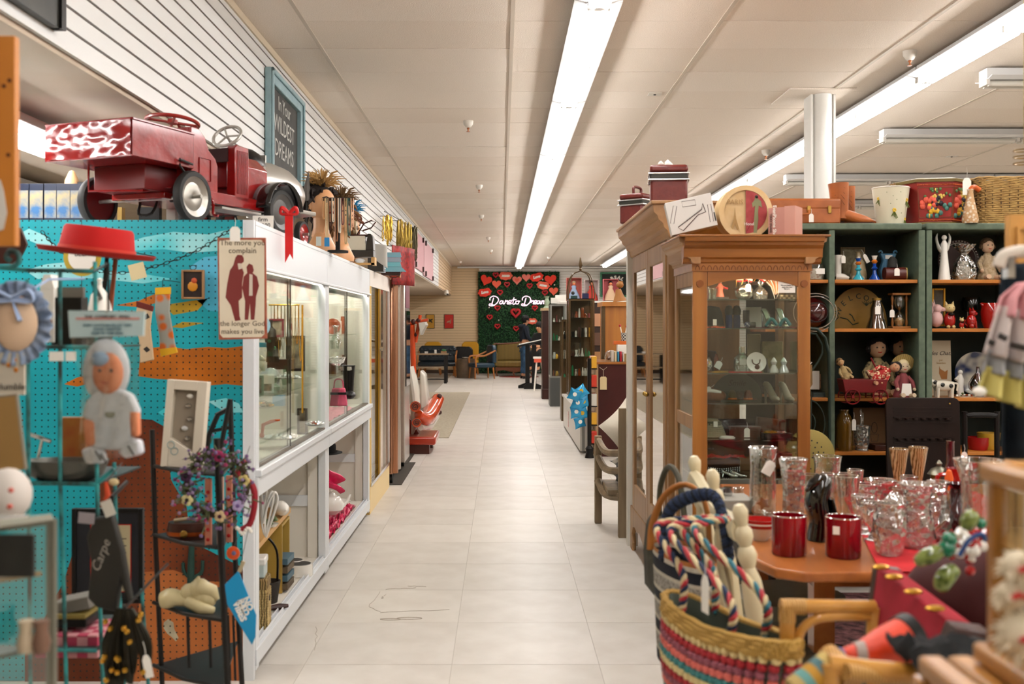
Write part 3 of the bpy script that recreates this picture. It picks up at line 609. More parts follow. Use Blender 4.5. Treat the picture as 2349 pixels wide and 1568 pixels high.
prof=[(0,1.83),(-.012,1.84),(-.018,1.87),(-.035,1.885),(-.04,1.905),(-.062,1.925),(-.068,1.945),(-.085,1.96),(-.09,1.985),(-.09,2.0),(.02,2.0),(.02,1.83)]
Pa('cornice',MB().pr_([(ax+x,z) for x,z in prof],ay0-.06,ay1+.06,'y'),oak_y,A,bev=.002)
Pa('cornice_side',MB().pr_([(ay0+x*.7,z) for x,z in prof[:-2]]+[(ay0+.02,2.0),(ay0+.02,1.83)],ax-.0,1.24,'x'),oak_x,A)
Pa('top_board',MB().box(ax-.10,1.26,ay0-.075,ay1+.07,2.0,2.018),oak_y,A,bev=.004)
b=MB()
pts=[(0,.0),(.09,.0),(.10,.05),(.075,.10),(.12,.15),(.2,.165),(.3,.15),(.42,.17),(.6,.13),(.71,.165),(.82,.13),(1.0,.17),(1.12,.15),(1.22,.165),(1.3,.15),(1.345,.10),(1.32,.05),(1.33,0),(1.42,0),(1.42,.27),(0,.27)]
b.pr_([(ay0+p,z) for p,z in pts],ax-.018,ax+.006,'x');Pa('apron',b,oak_p,A,bev=.003)
b=MB();b.box(1.11,1.18,ay0+.02,ay0+.09,0,.19);b.box(1.11,1.18,ay1-.09,ay1,0,.19);Pa('rear_foot',b,oak_p,A)
# oak china cabinet facing the viewer
B=Th('china_cabinet','glass fronted oak china cabinet crowded with curiosities, facing the viewer','cabinet',(0,0,0))
bx0,bx1,by0,by1,bt_=.845,1.365,4.60,5.08,1.78
cz_=1.655
b=MB();b.box(bx0,bx0+.065,by0,by0+.02,0,cz_);Pa('stile',b,oak,B,bev=.003)
b=MB();b.box(bx1-.055,bx1,by0,by0+.02,0,cz_);Pa('stile',b,oak,B,bev=.003)
arch=[(bx0+.066,cz_)]+[(bx0+.066,1.575)]+[(bx0+.066+.398*i/16,1.575+.035*sin(PI*i/16)**.8) for i in range(1,16)]+[(bx1-.056,1.575),(bx1-.056,cz_)]
Pa('arched_rail',MB().pr_(arch,by0,by0+.02,'y'),oak_x,B)
Pa('frieze',MB().box(bx0-.004,bx1+.004,by0-.006,by1,cz_-.012,cz_+.022),oak_x,B)
b=MB()
for i in range(19):
 x=bx0+.02+i*.0265;b.tu([(x+.009*cos(a),by0-.0068,cz_-.006+.018*sin(a)) for a in [PI*k/6 for k in range(7)]],.0012,4)
Pa('carved_arcade',b,mat('carve_dark','#5a2c10',.6),B)
prof=[(0,cz_+.02),(-.012,cz_+.028),(-.014,cz_+.04),(-.03,cz_+.048),(-.034,cz_+.085),(-.05,cz_+.10),(-.052,cz_+.112),(-.062,cz_+.116),(-.066,cz_+.135),(.03,cz_+.135),(.03,cz_+.02)]
Pa('cornice',MB().pr_([(by0+x,z) for x,z in prof],bx0-.045,bx1+.045,'x'),oak_x,B,bev=.0015)
Pa('cornice_return',MB().pr_([(bx0+x,z) for x,z in prof],by0-.03,by1,'y'),oak_y,B,bev=.0015)
Pa('cornice_return',MB().pr_([(bx1-x,z) for x,z in prof],by0-.03,by1,'y'),oak_y,B,bev=.0015)
Pa('top_board',MB().box(bx0-.07,bx1+.07,by0-.07,by1,bt_+.01,bt_+.02),oak_x,B,bev=.003)
for x in (bx0+.032,bx1-.028):Pa('rosette',MB().tu([(x,by0+.001,1.588),(x,by0-.006,1.588)],.016,14),mat('oak_carve','#7a4416',.5),B)
bst=MB();bst.box(bx0,bx0+.03,by1-.05,by1,0,cz_);bst.box(bx1-.03,bx1,by1-.05,by1,0,cz_);bst.box(bx0+.002,bx0+.02,by0+.02,by1-.05,.94,1.0);bst.box(bx0+.002,bx0+.02,by0+.02,by1-.05,1.58,cz_);bst.box(bx1-.02,bx1-.002,by0+.02,by1-.05,1.58,cz_)
Pa('rear_frame',bst,oak_p,B,bev=.002)
Pa('back_panel',MB().box(bx0+.03,bx1-.03,by1-.012,by1-.004,.05,.95),mat('cab_back_dark','#2a1c12',.7),B)  # plain dark brown back, lower part of the cabinet only
Pa('cabinet_lamp',MB().box(bx0+.08,bx1-.08,by0+.024,by0+.06,1.612,1.622),mat('cabinet_lamp','#ffe8c8',.4,emit=26),B)
Pa('front_glass',MB().box(bx0+.066,bx1-.056,by0+.008,by0+.011,.1,1.6),pane,B,smooth=0)
for x in (bx0+.009,bx1-.011):Pa('side_glass',MB().box(x,x+.003,by0+.02,by1-.05,.1,1.58),pane,B,smooth=0)
gsh=glass('shelf_glass','#b8ccbe',.9,base=.12)
CSH=[1.497,1.365,1.238,1.107,.967,.86,.74]
CSH=[Zp(687,4.75),Zp(752,4.75),Zp(852,4.75),Zp(920,4.75),Zp(1002,4.75),Zp(1088,4.75)]
for z in CSH:Pa('glass_shelf',MB().box(bx0+.024,bx1-.024,by0+.03,by1-.02,z-.006,z),gsh,B,smooth=0)
Pa('base_box',MB().box(bx0,bx1,by0+.02,by1,.04,.12),oak_x,B)
Pa('note_card',MB().box(Xp(1786,4.6),Xp(1825,4.6),by0+.005,by0+.0075,Zp(671,4.6),Zp(640,4.6)),M.paper,B,smooth=0)
text('We are happy to\nopen this case\nfor you',.008,M.ink,B,(Xp(1806,4.6),by0+.004,Zp(658,4.6)))
# green open shelves
G=Th('bookshelf','dark green open bookcase with orange wood shelves','bookcase',(0,0,0))
gr=mat('sage_green','#4c5a4a',.5,col2='#586654',scale=30);gd=mat('deep_green','#1b221c',.7,col2='#202820',scale=10);so=wood('shelf_orange','#9a5c1e','#b8742c',.4,'x')
gy,gz=5.5,Zp(512,5.5)
GX=[Xp(p,gy) for p in (1790,1905,2122,2349)]
Pa('back_panel',MB().box(GX[0]-.1,GX[3]+.12,gy+.33,gy+.35,0,gz-.03),gd,G)
Pa('top_board',MB().box(GX[0]-.1,GX[2]-.02,gy-.015,gy+.35,gz-.035,gz),gr,G,bev=.006);Pa('top_board',MB().box(GX[2]+.002,GX[3]+.12,gy-.015,gy+.35,gz-.035,gz),gr,G,bev=.006)
for a,b_ in ((Xp(1901,gy),Xp(1914,gy)),(Xp(2106,gy),Xp(2121,gy)),(Xp(2124,gy),Xp(2137,gy)),(Xp(2352,gy),Xp(2366,gy))):
 Pa('upright',MB().box(a,b_,gy-.01,gy+.33,0,gz-.036),gr,G,bev=.004)
GSZ=[Zp(641,gy),Zp(753,gy),Zp(912,gy),Zp(1036,gy)]
for z in GSZ+[Zp(1180,gy)]:
 for a,b_ in ((GX[0]-.08,Xp(1900,gy)),(Xp(1915,gy),Xp(2105,gy)),(Xp(2138,gy),Xp(2350,gy))):
  Pa('shelf',MB().box(a,b_,gy,gy+.33,z-.018,z),so,G,bev=.002)
# glassware table
TZ=.75
TB=Th('dining_table','brown wooden table covered with glassware','table',(0,0,0))
tw=wood('table_wood','#8a4e26','#a46230',.3,'y',coat=.2)
outl=[(.80,3.66),(.745,3.3),(.70,2.95),(.735,2.80),(.80,2.755),(1.9,2.76),(2.0,4.3),(.9,4.3)]
Pa('tabletop',MB().pr_(outl,TZ-.028,TZ,'z'),tw,TB,bev=.006)
Pa('apron',MB().pr_([(.90,3.0),(1.8,3.0),(1.85,4.1),(.97,4.1)],TZ-.1,TZ-.028,'z'),tw,TB)
for x,y in ((.93,3.03),(1.78,3.05),(1.0,4.05),(1.8,4.05)):Pa('leg',MB().box(x-.03,x+.03,y-.03,y+.03,0,TZ-.1),tw,TB)
redc=mat('red_cloth','#a40c14',.8,col2='#b81820',scale=20)
rc=MB();rc.pr_([(1.0,2.752),(1.36,4.2),(1.85,4.2),(1.85,2.752)],TZ+.001,TZ+.004,'z');rc.pr_([(1.0,.50),(1.0,TZ+.004),(1.85,TZ+.004),(1.85,.5)],2.742,2.746,'y')
rc.pr_([(1.02,TZ+.001),(1.85,TZ+.001),(1.85,TZ+.004),(1.02,TZ+.004)],2.742,2.753,'y')
one('table_runner',rc,redc,'red cloth runner on the glassware table, hanging over the front edge','tablecloth')
# turned cream ladder chair holding the bags
cr=mat('cream_paint','#cfc3a0',.4,coat=.2)
def turned(x,y,z0,z1,tilt=0):
 h=z1-z0;x+=.16*h
 p=[(.014,0),(.018,.08),(.022,.2),(.030,.5),(.034,.66),(.030,.74),(.018,.785),(.024,.80),(.030,.825),(.024,.85),(.017,.858),(.028,.885),(.026,.91),(.016,.925),(.022,.955),(.024,.975),(.014,.995),(.001,1)]
 b=MB();b.M=TR(x,y,z0,0,-.16,0);b.la([(r*.8,q*h) for r,q in p],16);return b
L_C=Th('ladder_chair','cream painted chair with turned knobbed posts hung with bags','chair',(0,0,0))
CP=[at(1563,1040,3.10),at(1598,1068,2.86),at(1655,1148,2.45)]
ys=[3.08,2.80,2.50]
posts=((1563,1036,3.08),(1602,1066,2.84),(1660,1145,2.46))
for px,py,Y in posts:
 v=at(px,py,Y);Pa('post',turned(v.x+.035,v.y,.28,v.z,-.0),cr,L_C)
for px,py,Y in ((1583,1120,2.96),(1632,1170,2.64)):
 v=at(px,py,Y);Pa('spindle',MB().tu([(v.x+.02,Y,v.z),(v.x+.035,Y,v.z-.1),(v.x+.055,Y,v.z-.22),(v.x+.10,Y,v.z-.5)],[.010,.03,.012,.009],10,flat=.5),cr,L_C)
v0,v1=at(1570,1100,3.08),at(1668,1215,2.46)
Pa('rail',MB().tu(bez([(v0.x+.03,v0.y,v0.z),((v0.x+v1.x)/2+.035,2.77,(v0.z+v1.z)/2-.03),(v1.x+.03,v1.y,v1.z)]),.022,8,flat=1.5),cr,L_C)
Pa('rail',MB().tu([(v0.x+.10,v0.y,.48),(v1.x+.10,v1.y,.48)],.014,8),cr,L_C)
sx=v1.x+.12
Pa('seat',MB().box(sx-.02,sx+.30,2.46,3.08,.41,.45),cr,L_C,bev=.01)
for x,y in ((sx+.27,2.5),(sx+.27,3.04)):Pa('leg',MB().la([(.016,0),(.022,.25),(.018,.41)],12,(x,y,0)),cr,L_C)
for px,py,Y in (posts[0],posts[2]):
 v=at(px,py,Y);Pa('leg',MB().la([(.016,0),(.02,.15),(.017,.30)],12,(v.x+.035+.16*(v.z-.28),v.y,0)),cr,L_C)
# white dresser-like bits: rattan chair in the foreground
rat=mat('rattan','#b07a30',.3,col2='#c08c44',scale=12,coat=.3);ratw=mat('rattan_wrap','#bd9352',.5,col2='#96682e',kind='wave',scale=60,bump=.3)
R=Th('rattan_chair','honey coloured rattan armchair with wrapped joints in the foreground','chair',(0,0,0))
def rp(px,py,Y):return tuple(at(px,py,Y))
Yr=1.95
Pa('arm',MB().tu([rp(1797,1392,Yr),rp(1840,1390,Yr),rp(2005,1392,Yr+.02)],.0135,12),rat,R)
Pa('leg',MB().tu([rp(1806,1392,Yr),rp(1805,1568,Yr),rp(1800,2000,Yr),(Xp(1800,Yr),Yr,0)],.0145,12),rat,R)
Pa('bow',MB().tu(bez([rp(2005,1412,Yr+.02),rp(1900,1414,Yr),rp(1858,1426,Yr),rp(1834,1455,Yr),rp(1826,1510,Yr),rp(1824,1700,Yr),rp(1824,2000,Yr)]),.009,10),rat,R)
Pa('binding',MB().tu([rp(1792,1391,Yr),rp(1846,1391,Yr)],.0155,12),ratw,R);Pa('binding',MB().tu([rp(1806,1384,Yr),rp(1806,1425,Yr)],.0162,12),ratw,R)
Pa('arm',MB().tu([rp(1900,1522,1.5),rp(1990,1535,1.5),rp(2110,1545,1.5)],.0145,12),rat,R);Pa('binding',MB().tu([rp(1895,1505,1.55),rp(1960,1560,1.5)],.021,12),ratw,R)
Pa('cross_arm',MB().tu([rp(1940,1540,1.48),rp(2020,1549,1.5),rp(2120,1556,1.5)],.012,12),ratw,R)
Pa('leg',MB().tu([(Xp(2005,Yr),Yr+.02,0),rp(2005,1392,Yr+.02)],.0135,12),rat,R)
Pa('leg',MB().tu([(Xp(1905,1.5),1.5,0),rp(1905,1522,1.5)],.0135,12),rat,R)
sv=[(Xp(1810,Yr),Yr),(Xp(2005,Yr),Yr+.02),(Xp(2100,1.5),1.5),(Xp(1905,1.5),1.5)]
Pa('seat',MB().pr_(sv,.40,.43,'z'),mat('cane_seat','#8c7a58',.7,col2='#a08c66',kind='wave',scale=30),R)
# glass sided oak display case at the right edge, on a slatted bench
DC=Th('tabletop_display_case','oak framed glass display case cut by the frame edge, on a slatted wooden bench','display case',(0,0,0));dw=wood('case_oak','#9a6628','#b8823c',.35,'y',coat=.3);dz=wood('case_oak_z','#94601e','#b07830',.35,'z',coat=.3)
Yd=1.2;xl=Xp(2262,Yd);ztop=Zp(1062,Yd);zb=1.035
for y in (Yd-.018,Yd-.5):Pa('corner_post',MB().box(xl,xl+.018,y,y+.018,zb,ztop-.02),dz,DC,bev=.003)
for x in (xl+.38,):Pa('corner_post',MB().box(x,x+.018,Yd-.018,Yd,zb,ztop-.02),dz,DC,bev=.003)
Pa('top_side_rail',MB().box(xl-.008,xl+.016,Yd-.5,Yd+.006,ztop-.02,ztop+.003),dw,DC,bev=.006)
Pa('top_back_rail',MB().box(xl+.016,xl+.4,Yd-.018,Yd+.006,ztop-.02,ztop+.003),dw,DC,bev=.006)
Pa('side_glass',MB().box(xl+.006,xl+.009,Yd-.48,Yd-.018,zb,ztop-.02),pane,DC,smooth=0);Pa('back_glass',MB().box(xl+.018,xl+.38,Yd-.01,Yd-.007,zb,ztop-.02),pane,DC,smooth=0)
Pa('base',MB().box(xl-.012,xl+.4,Yd-.5,Yd+.012,1.012,zb),dw,DC,bev=.006)
BN=Th('slatted_bench','slatted honey wood bench top carrying the oak display case','bench',(0,0,0))
bxl=Xp(2118,1.22)
for k in range(14):
 Pa('slat',MB().box(bxl+.035*k,bxl+.035*k+.03,.55,1.24,.985,1.01),dw,BN,bev=.006)
Pa('end_rail',MB().box(bxl-.005,bxl+.52,1.22,1.245,.95,.985),dw,BN,bev=.004)
for x in (bxl+.03,bxl+.46):
 for y in (.6,1.2):Pa('leg',MB().box(x-.02,x+.02,y-.02,y+.02,0,.985),dz,BN)
for k,(px,py,r,lab) in enumerate(((2338,1300,.018,'upper fluffy cream ornament inside the oak display case'),(2322,1362,.016,'middle fluffy cream ornament inside the oak display case'),(2340,1455,.022,'lowest fluffy cream ornament inside the oak display case'))):
 v=at(px,py,1.1);t=Th('fluffy_ornament',lab,'ornament',v,'fluffy ornaments');b=MB();rd=random.Random(k)
 b.ball((0,0,0),r,12)
 for i in range(40):
  d=Ve((rd.gauss(0,1),rd.gauss(0,1),rd.gauss(0,1))).normalized();b.tu([d*r*.8,d*r*1.4+Ve((0,0,-.004))],[.003,.0008],4)
 Pa('fluff',b,mat('fluff_cream','#d8cab0',.9),t);Pa('ribbon',MB().tu([(-r*.5,-r,0),(0,-r*1.1,.004),(r*.5,-r,0)],.003,6),redc,t)
# worn wooden armchair with cushions, back towards the viewer
W=Th('wooden_armchair','weathered grey brown wooden armchair with cushions beside the white post','chair',(0,0,0))
ww=wood('weathered','#6a5a44','#857258',.6,'z')
Yc=7.05
xr,xl_=Xp(1420,6.9),Xp(1370,7.45)
def leg(x,y,z,w_=.05):return MB().box(x-w_/2,x+w_/2,y-w_/2,y+w_/2,0,z)
Pa('back_leg',MB().pr_([(6.89,0),(6.94,0),(6.93,.5),(6.90,.86),(6.85,.86),(6.87,.5)],.775,.83,'x'),ww,W,bev=.004)
Pa('front_leg',MB().box(.665,.715,7.40,7.45,0,.62),ww,W,bev=.004)
Pa('back_leg',MB().pr_([(6.89,0),(6.94,0),(6.93,.5),(6.90,.86),(6.85,.86),(6.87,.5)],1.23,1.285,'x'),ww,W,bev=.004);Pa('front_leg',MB().box(1.15,1.20,7.40,7.45,0,.62),ww,W,bev=.004)
for z,h in ((.56,.05),(.44,.05),(.27,.06)):
 Pa('side_rail',MB().pr_([(y,z+h/2*s-.05*sin(PI*t)*(1-0)) for s,rng in ((1,[i/8 for i in range(9)]),(-1,[1-i/8 for i in range(9)])) for t in rng for y in (7.40-.5*t,)],.67,.70,'x') if False else MB().tu(bez([(.69,7.42,z+.03),(.72,7.15,z-.02),(.80,6.9,z-.0)]),h*.5,8,flat=1.0),ww,W)
Pa('back_rail',MB().box(.83,1.23,6.86,6.89,.79,.86),ww,W,bev=.004);Pa('back_rail',MB().box(.83,1.23,6.87,6.90,.58,.64),ww,W,bev=.004);Pa('back_rail',MB().box(.83,1.23,6.90,6.93,.42,.48),ww,W,bev=.004);Pa('back_rail',MB().box(.83,1.23,6.90,6.93,.25,.31),ww,W,bev=.004)
Pa('seat',MB().box(.71,1.2,6.93,7.42,.28,.31),ww,W)
def cushion(mb,s,th,n=10):
 for sg_ in (1,-1):
  mb.grid(lambda u,v:(s*(u-.5)*(1-.12*sin(PI*v)),s*(v-.5)*(1-.12*sin(PI*u)),sg_*th/2*(sin(PI*u)*sin(PI*v))**.45),n,n)
 return mb
pat=mat('swirl_fabric','#2a2620',.8,col2='#8a8272',kind='wave',scale=5,detail=1)
for z,lab in ((.37,'dark swirl patterned cushion on the seat of the weathered armchair, lower of two'),(.45,'dark swirl patterned cushion on the seat of the weathered armchair, upper of two')):
 one('seat_cushion',cushion(MB(),.42,.13),pat,lab,'cushion',(.97,7.16,z),'patterned seat cushions')
one('throw_pillow',cushion(MB(),.40,.14),mat('ivory_linen','#d8d0c0',.85,bump=.2,scale=30),'plain ivory throw pillow leaning in the weathered armchair','pillow',at(1432,985,7.2)+Ve((.05,0,0)),rot=(1.25,.9,.3))
one('backrest_cushion',cushion(MB(),.40,.12),pat,'dark swirl patterned cushion against the back of the weathered armchair','pillow',(1.06,6.97,.72),rot=(PI/2+.1,0,0))
# dark red cabinet behind it with a hanging tag
RC=Th('red_brown_cabinet','dark red brown cabinet with pale edge behind the weathered armchair','cabinet',(0,0,0));rb=mat('oxblood','#38100c',.35,col2='#421510',scale=3)
ry=11.2;rx0=Xp(1366,ry)
Pa('side_panel',MB().box(rx0+.03,1.6,ry,ry+.9,.0,Zp(835,ry)),rb,RC);Pa('front_edge',MB().box(rx0,rx0+.03,ry,ry+.9,0,Zp(835,ry)),mat('edge_tan','#a88c6a',.5),RC)
Pa('top_board',MB().box(rx0-.02,1.62,ry-.02,ry+.9,Zp(835,ry),Zp(830,ry)),oak_x,RC)
tg=Th('hang_tag','large blank manila tag hanging on the dark red brown cabinet','tag',at(1384,842,ry-.01))
Pa('string',MB().tu([(-.04,0,.0),(0,0,-.03),(.04,0,.003),(0,0,-.03),(0,0,-.11)],.0025,5),mat('string','#c8bfa8',.8),tg)
Pa('card',MB().pr_([(-.037,-.24),(.037,-.24),(.037,-.115),(.025,-.10),(-.025,-.10),(-.037,-.115)],-.002,0,'y'),mat('manila','#c9b68a',.7),tg)
def boxy(name,lab,cat,loc,w,d,h,m,rot=(0,0,0),bev=.003,group=None):return one(name,MB().box(-w/2,w/2,-d/2,d/2,0,h),m,lab,cat,loc,group,rot,bev=bev)
burg=mat('burgundy','#5a1e18',.35,col2='#64241e',scale=40,bump=.1)
def train_case(lab,x,y,z,w,d,h,rz):
 t=Th('train_case',lab,'suitcase',(x,y,z),'burgundy train cases',rz)
 Pa('body',MB().pr_([(-w/2*.93,-d/2*.93),(w/2*.93,-d/2*.93),(w/2*.93,d/2*.93),(-w/2*.93,d/2*.93)],0,h*.62,'z'),burg,t,bev=.012)
 Pa('lid',MB().box(-w/2*.96,w/2*.96,-d/2*.96,d/2*.96,h*.8,h),burg,t,bev=.014);Pa('band',MB().box(-w/2*.97,w/2*.97,-d/2*.97,d/2*.97,h*.62,h*.8),mat('band_dark','#2a2a22',.4),t,bev=.008)
 for q in (.62,.78):Pa('trim',MB().tu([(w/2*s,d/2*r,h*q) for s,r in ((-1,-1),(1,-1),(1,1),(-1,1))],.005,8,close=True),M.chrome,t)
 Pa('handle',MB().tu(bez([(-w*.25,0,h),(-w*.22,0,h+.04),(w*.22,0,h+.04),(w*.25,0,h)]),.009,8),burg,t);return t
t=train_case('larger burgundy hard train case standing on the near corner of the armoire top',1.0+.0,5.36,2.018,.20,.2,.2,-.12);t.location=(Xp(1533,5.36)+.0,5.36,2.018)
for ch in [x for x in C.objects if x.parent==t and x.name.startswith('handle')]:bpy.data.objects.remove(ch)
pl=Th('price_papers','crumpled white paper tags on top of the larger burgundy case','paper',(Xp(1525,5.33),5.33,2.218))
Pa('paper',MB().grid(lambda u,v:(-.035+.03*u,.01*sin(v*6),.03*sin(PI*v)*(1-abs(u-.5))),5,6),M.paper,pl,solid=.001);Pa('paper',MB().grid(lambda u,v:(.0+.04*u,.01*sin(v*5),.035*sin(PI*v)*(1-abs(u-.4))),5,6),M.paper,pl,solid=.001)
train_case('smaller burgundy train case with steel latches at the far end of the armoire top',Xp(1462,6.32),6.32,2.018,.17,.17,.18,.9)
# goods on the china cabinet
ct=bt_+.02
t=Th('shoe_box','white cardboard box printed with outlined shapes on the china cabinet','box',(Xp(1592,4.78)-.0,4.78,ct),rot=(0,-.22,-.12))
t.location.z+=.035
Pa('body',MB().box(-.105,.105,-.06,.06,0,.15),mat('box_white','#d6d2cc',.5),t,bev=.002);bi=mat('print_brown','#3a1c14',.6)
def outl_(pts,r=.0012):return MB().tu([(x,-.0605,z) for x,z in pts],r,4,close=True)
for pts,r in (([(-.07,.03),(.05,.085),(.06,.11),(.065,.07),(.03,.065),(-.05,.01)],.002),([(-.07,.13),(-.055,.125),(-.085,.05),(-.1,.055)],.001),([(-.03,.14),(.03,.135),(.03,.11),(-.03,.115)],.001),([(.08,.1),(.095,.1),(.09,.02),(.075,.02)],.001)):Pa('printed_outline',outl_(pts,r),bi,t)
text('ANDREW GELLER',.012,mat('print_grey','#a8a4a0',.6),t,(0,-.0612,.062),(PI/2,-.43,0))
Pa('bar_code',MB().box(.098,.1035,-.0615,-.0605,.02,.06),M.ink,t)
t=Th('hat_box','round cream hat box printed with a lady and the tower of Paris','box',(Xp(1703,4.82),4.82,ct+.122),rot=(0,0,.04))
hb_=mat('hatbox_cream','#c8a878',.6,col2='#d2b88c',scale=14)
b=MB();b.M=TR(0,0,0,PI/2,0,0);b.la([(.122,-.05),(.122,.05)],40);Pa('box',b,hb_,t,bev=.002)
b=MB();b.M=TR(0,0,0,PI/2,0,0);b.la([(.121,.045),(.124,.046),(.124,.058),(.10,.059),(.099,.055)],40,cap=False);Pa('lid_rim',b,hb_,t)
b=MB();b.pr_([(0,-.1)]+[(.098*sin(a),-.098*cos(a)) for a in [PI*i/20 for i in range(21)]],-.0575,-.056);Pa('red_half',b,mat('hatbox_red','#8c2f30',.6,col2='#a04040',scale=30),t)
Pa('printed_lady',MB().pr_([(.035,-.095),(.05,-.095),(.058,-.03),(.056,.0),(.06,.03),(.075,.02),(.07,.05),(.056,.06),(.052,.075),(.044,.075),(.040,.055),(.028,.04),(.032,.02),(.042,.03),(.038,-.03)],-.059,-.0576),mat('lady_green','#7c7c58',.6),t)
Pa('printed_hair',MB().ball((.05,-.058,.07),.008,8),M.ink,t)
text('PARIS',.03,mat('hb_ink','#9a7a4a',.6),t,(-.05,-.058,.045));text('Hotel',.02,M.paper,t,(.015,-.059,-.055))
Pa('printed_tower',MB().pr_([(-.07,-.08),(-.055,-.03),(-.05,.02),(-.045,-.03),(-.03,-.08),(-.04,-.08),(-.05,-.05),(-.06,-.08)],-.058,-.0562),M.hb_ink,t)
t=Th('pink_shoe_box','dusty pink shoe box with printed side beside the round hat box','box',(Xp(1793,4.74),4.74,ct),rz=-.55)
dp=mat('dusty_pink','#b07c70',.5);Pa('body',MB().box(-.045,.075,-.055,.055,0,.135),dp,t,bev=.002);Pa('lid',MB().box(.03,.078,-.058,.058,0,.139),mat('dusty_pink2','#bc8a7c',.5),t)
text('EvanPicone Shoes',.022,M.paper,t,(-.016,-.0562,.066),(PI/2,PI/2,0),bold=.0004);text('TERRY SNAKE',.014,M.ink,t,(-.033,-.0562,.066),(PI/2,PI/2,0))
# goods on the green shelves
gtz=gz
lea=mat('tan_leather','#8a4a20',.4,col2='#a0592a',scale=12);YT=5.62
t=Th('leather_suitcase','flat tan leather suitcase with metal clasps on the green bookcase','suitcase',(Xp(1800,YT),YT,gtz))
Pa('body',MB().box(-.20,.27,-.1,.1,0,.092),lea,t,bev=.008);Pa('lid',MB().box(-.203,.273,-.103,.103,.075,.135),lea,t,bev=.012)
for x in (.02,.1,.21):Pa('clasp',MB().box(x-.009,x+.009,-.108,-.1,.055,.095),M.brass,t,bev=.002)
Pa('handle',MB().tu(bez([(.02,-.105,.07),(.03,-.125,.05),(.09,-.125,.05),(.1,-.105,.07)]),.006),lea,t);tag_card(t,(.105,-.13,.05),.045,.025)
# the case is about .47 m wide
def cowboy_boot(lab,loc,rz):
 t=Th('cowboy_boot',lab,'boot',loc,'pair of brown cowboy boots',rz)
 b=MB();b.tu([(0,0,.03),(0,0,.08),(-.005,0,.14),(-.01,0,.22)],[.042,.042,.048,.054],16,flat=1);b.v=[tuple(v) for v in b.v]
 Pa('shaft',b,lea,t);f=MB();f.tu(bez([(-.02,0,.045),(.02,0,.05),(.08,0,.032),(.13,0,.02),(.165,0,.016)],12),[.036,.037,.037,.036,.035,.034,.032,.03,.028,.024,.02,.014,.006][:13],14,flat=.9)
 Pa('foot',f,lea,t);Pa('sole',MB().pr_([(-.04,-.025),(.03,-.022),(.1,-.03),(.15,-.014),(.172,0),(.15,.014),(.1,.03),(.03,.022),(-.04,.025)],-.0,.008,'z'),mat('sole_dark','#3a2012',.6),t)
 Pa('heel',MB().box(-.045,.0,-.025,.025,0,.026),M.sole_dark,t);st_=MB()
 for s in range(4):st_.tu([(-.03,-.043-.002*s*0,.09+.03*s),(0,-.0475,.13+.025*s),(.02,-.043,.1+.03*s)],.0012,4)
 Pa('stitching',st_,M.sole_dark,t);return t
cowboy_boot('brown cowboy boot in front, beside the tan suitcase',(Xp(1926,5.58),5.57,gtz),-.25);cowboy_boot('brown cowboy boot behind its pair, toe towards the white bucket',(Xp(1957,5.62)+.0,5.72,gtz),-.2)
def bucket():
 t=Th('bucket','frosted white bucket with pressed yellow flowers on the green bookcase','bucket',(Xp(2043,5.62),5.62,gtz))
 Pa('body',MB().la([(.072,0),(.097,.2),(.094,.2),(.07,.008)],30),mat('frosted_plastic','#d2cdb4',.4),t);Pa('rim',MB().tu([(.097*cos(a),.097*sin(a),.2) for a in [2*PI*i/30 for i in range(30)]],.003,6,close=True),M.paper,t)
 fy=mat('flower_yellow','#d8b020',.6);fg=mat('stem_green','#5a6428',.7)
 for x,z,s in ((-.01,.075,1.0),(.06,.13,.9),(-.08,.14,.8),(.055,.03,.7)):
  r=.072+.125*z;y=-math.sqrt(max(r*r-x*x,0))-.001
  b=MB()
  for k in range(6):b.ball((x+.007*s*cos(k),y,z+.007*s*sin(k)),.0045*s,6)
  Pa('flower',b,fy,t);g=MB()
  for k in range(5):g.tu([(x,y,z-.005),(x+.018*s*sin(k*1.3-2.6),y,z-.03*s-.004*k)],.002,4)
  Pa('leaves',g,fg,t)
 for x,z in ((-.05,.17),(-.02,.15),(.02,.17),(.0,.13),(-.03,.11),(.03,.06)):Pa('dot',MB().ball((x,-math.sqrt((.072+.125*z)**2-x*x)-.001,z),.0022,6),fg,t)
bucket()
t=Th('scrunched_bow','brown and white twine bow behind the frosted bucket','bow',(Xp(2050,5.83),5.80,gtz+.2));b=MB()
for k in range(7):b.tu(bez([(0,0,.02),(.02*cos(k),0,.045+.01*sin(k)),(.035*cos(k),0,.03),(0,0,.02)]),.003,5)
b.tu([(0,0,-.2),(0,0,.02)],.006,6);Pa('twine',b,mat('twine','#8c6c44',.8),t);Pa('cap',MB().cyl((0.015,-.02,-.0),.02,.03),M.paper,t)
# folk art box, hexagonal
t=Th('folk_art_box','red hexagonal box painted with fruit on the green bookcase','box',(Xp(2140,5.68),5.66,gtz));rx=mat('folk_red','#7a1410',.35,col2='#8c1a14',scale=9,coat=.3)
R1,R2=.168,.19
hexp=lambda r,z:[(r*cos(PI/3*i-PI*.42)*1.0,r*sin(PI/3*i-PI*.42)*.75,z) for i in range(6)]
def hexloft(zs):
 b=MB();vs=[p for r,z in zs for p in hexp(r,z)];n=len(zs)
 return b.add(vs,[tuple(range(6))[::-1],tuple((n-1)*6+i for i in range(6))]+[(k*6+i,k*6+(i+1)%6,(k+1)*6+(i+1)%6,(k+1)*6+i) for k in range(n-1) for i in range(6)])
Pa('body',hexloft([(R1,.012),(R2,.225)]),rx,t,smooth=0);bro=mat('bronze_band','#6a5a30',.5);Pa('lid',hexloft([(R2+.012,.225),(R2+.016,.24),(R2*.9,.248)]),bro,t,smooth=0);Pa('foot_rim',hexloft([(R1+.006,0),(R1+.006,.013)]),bro,t,smooth=0)
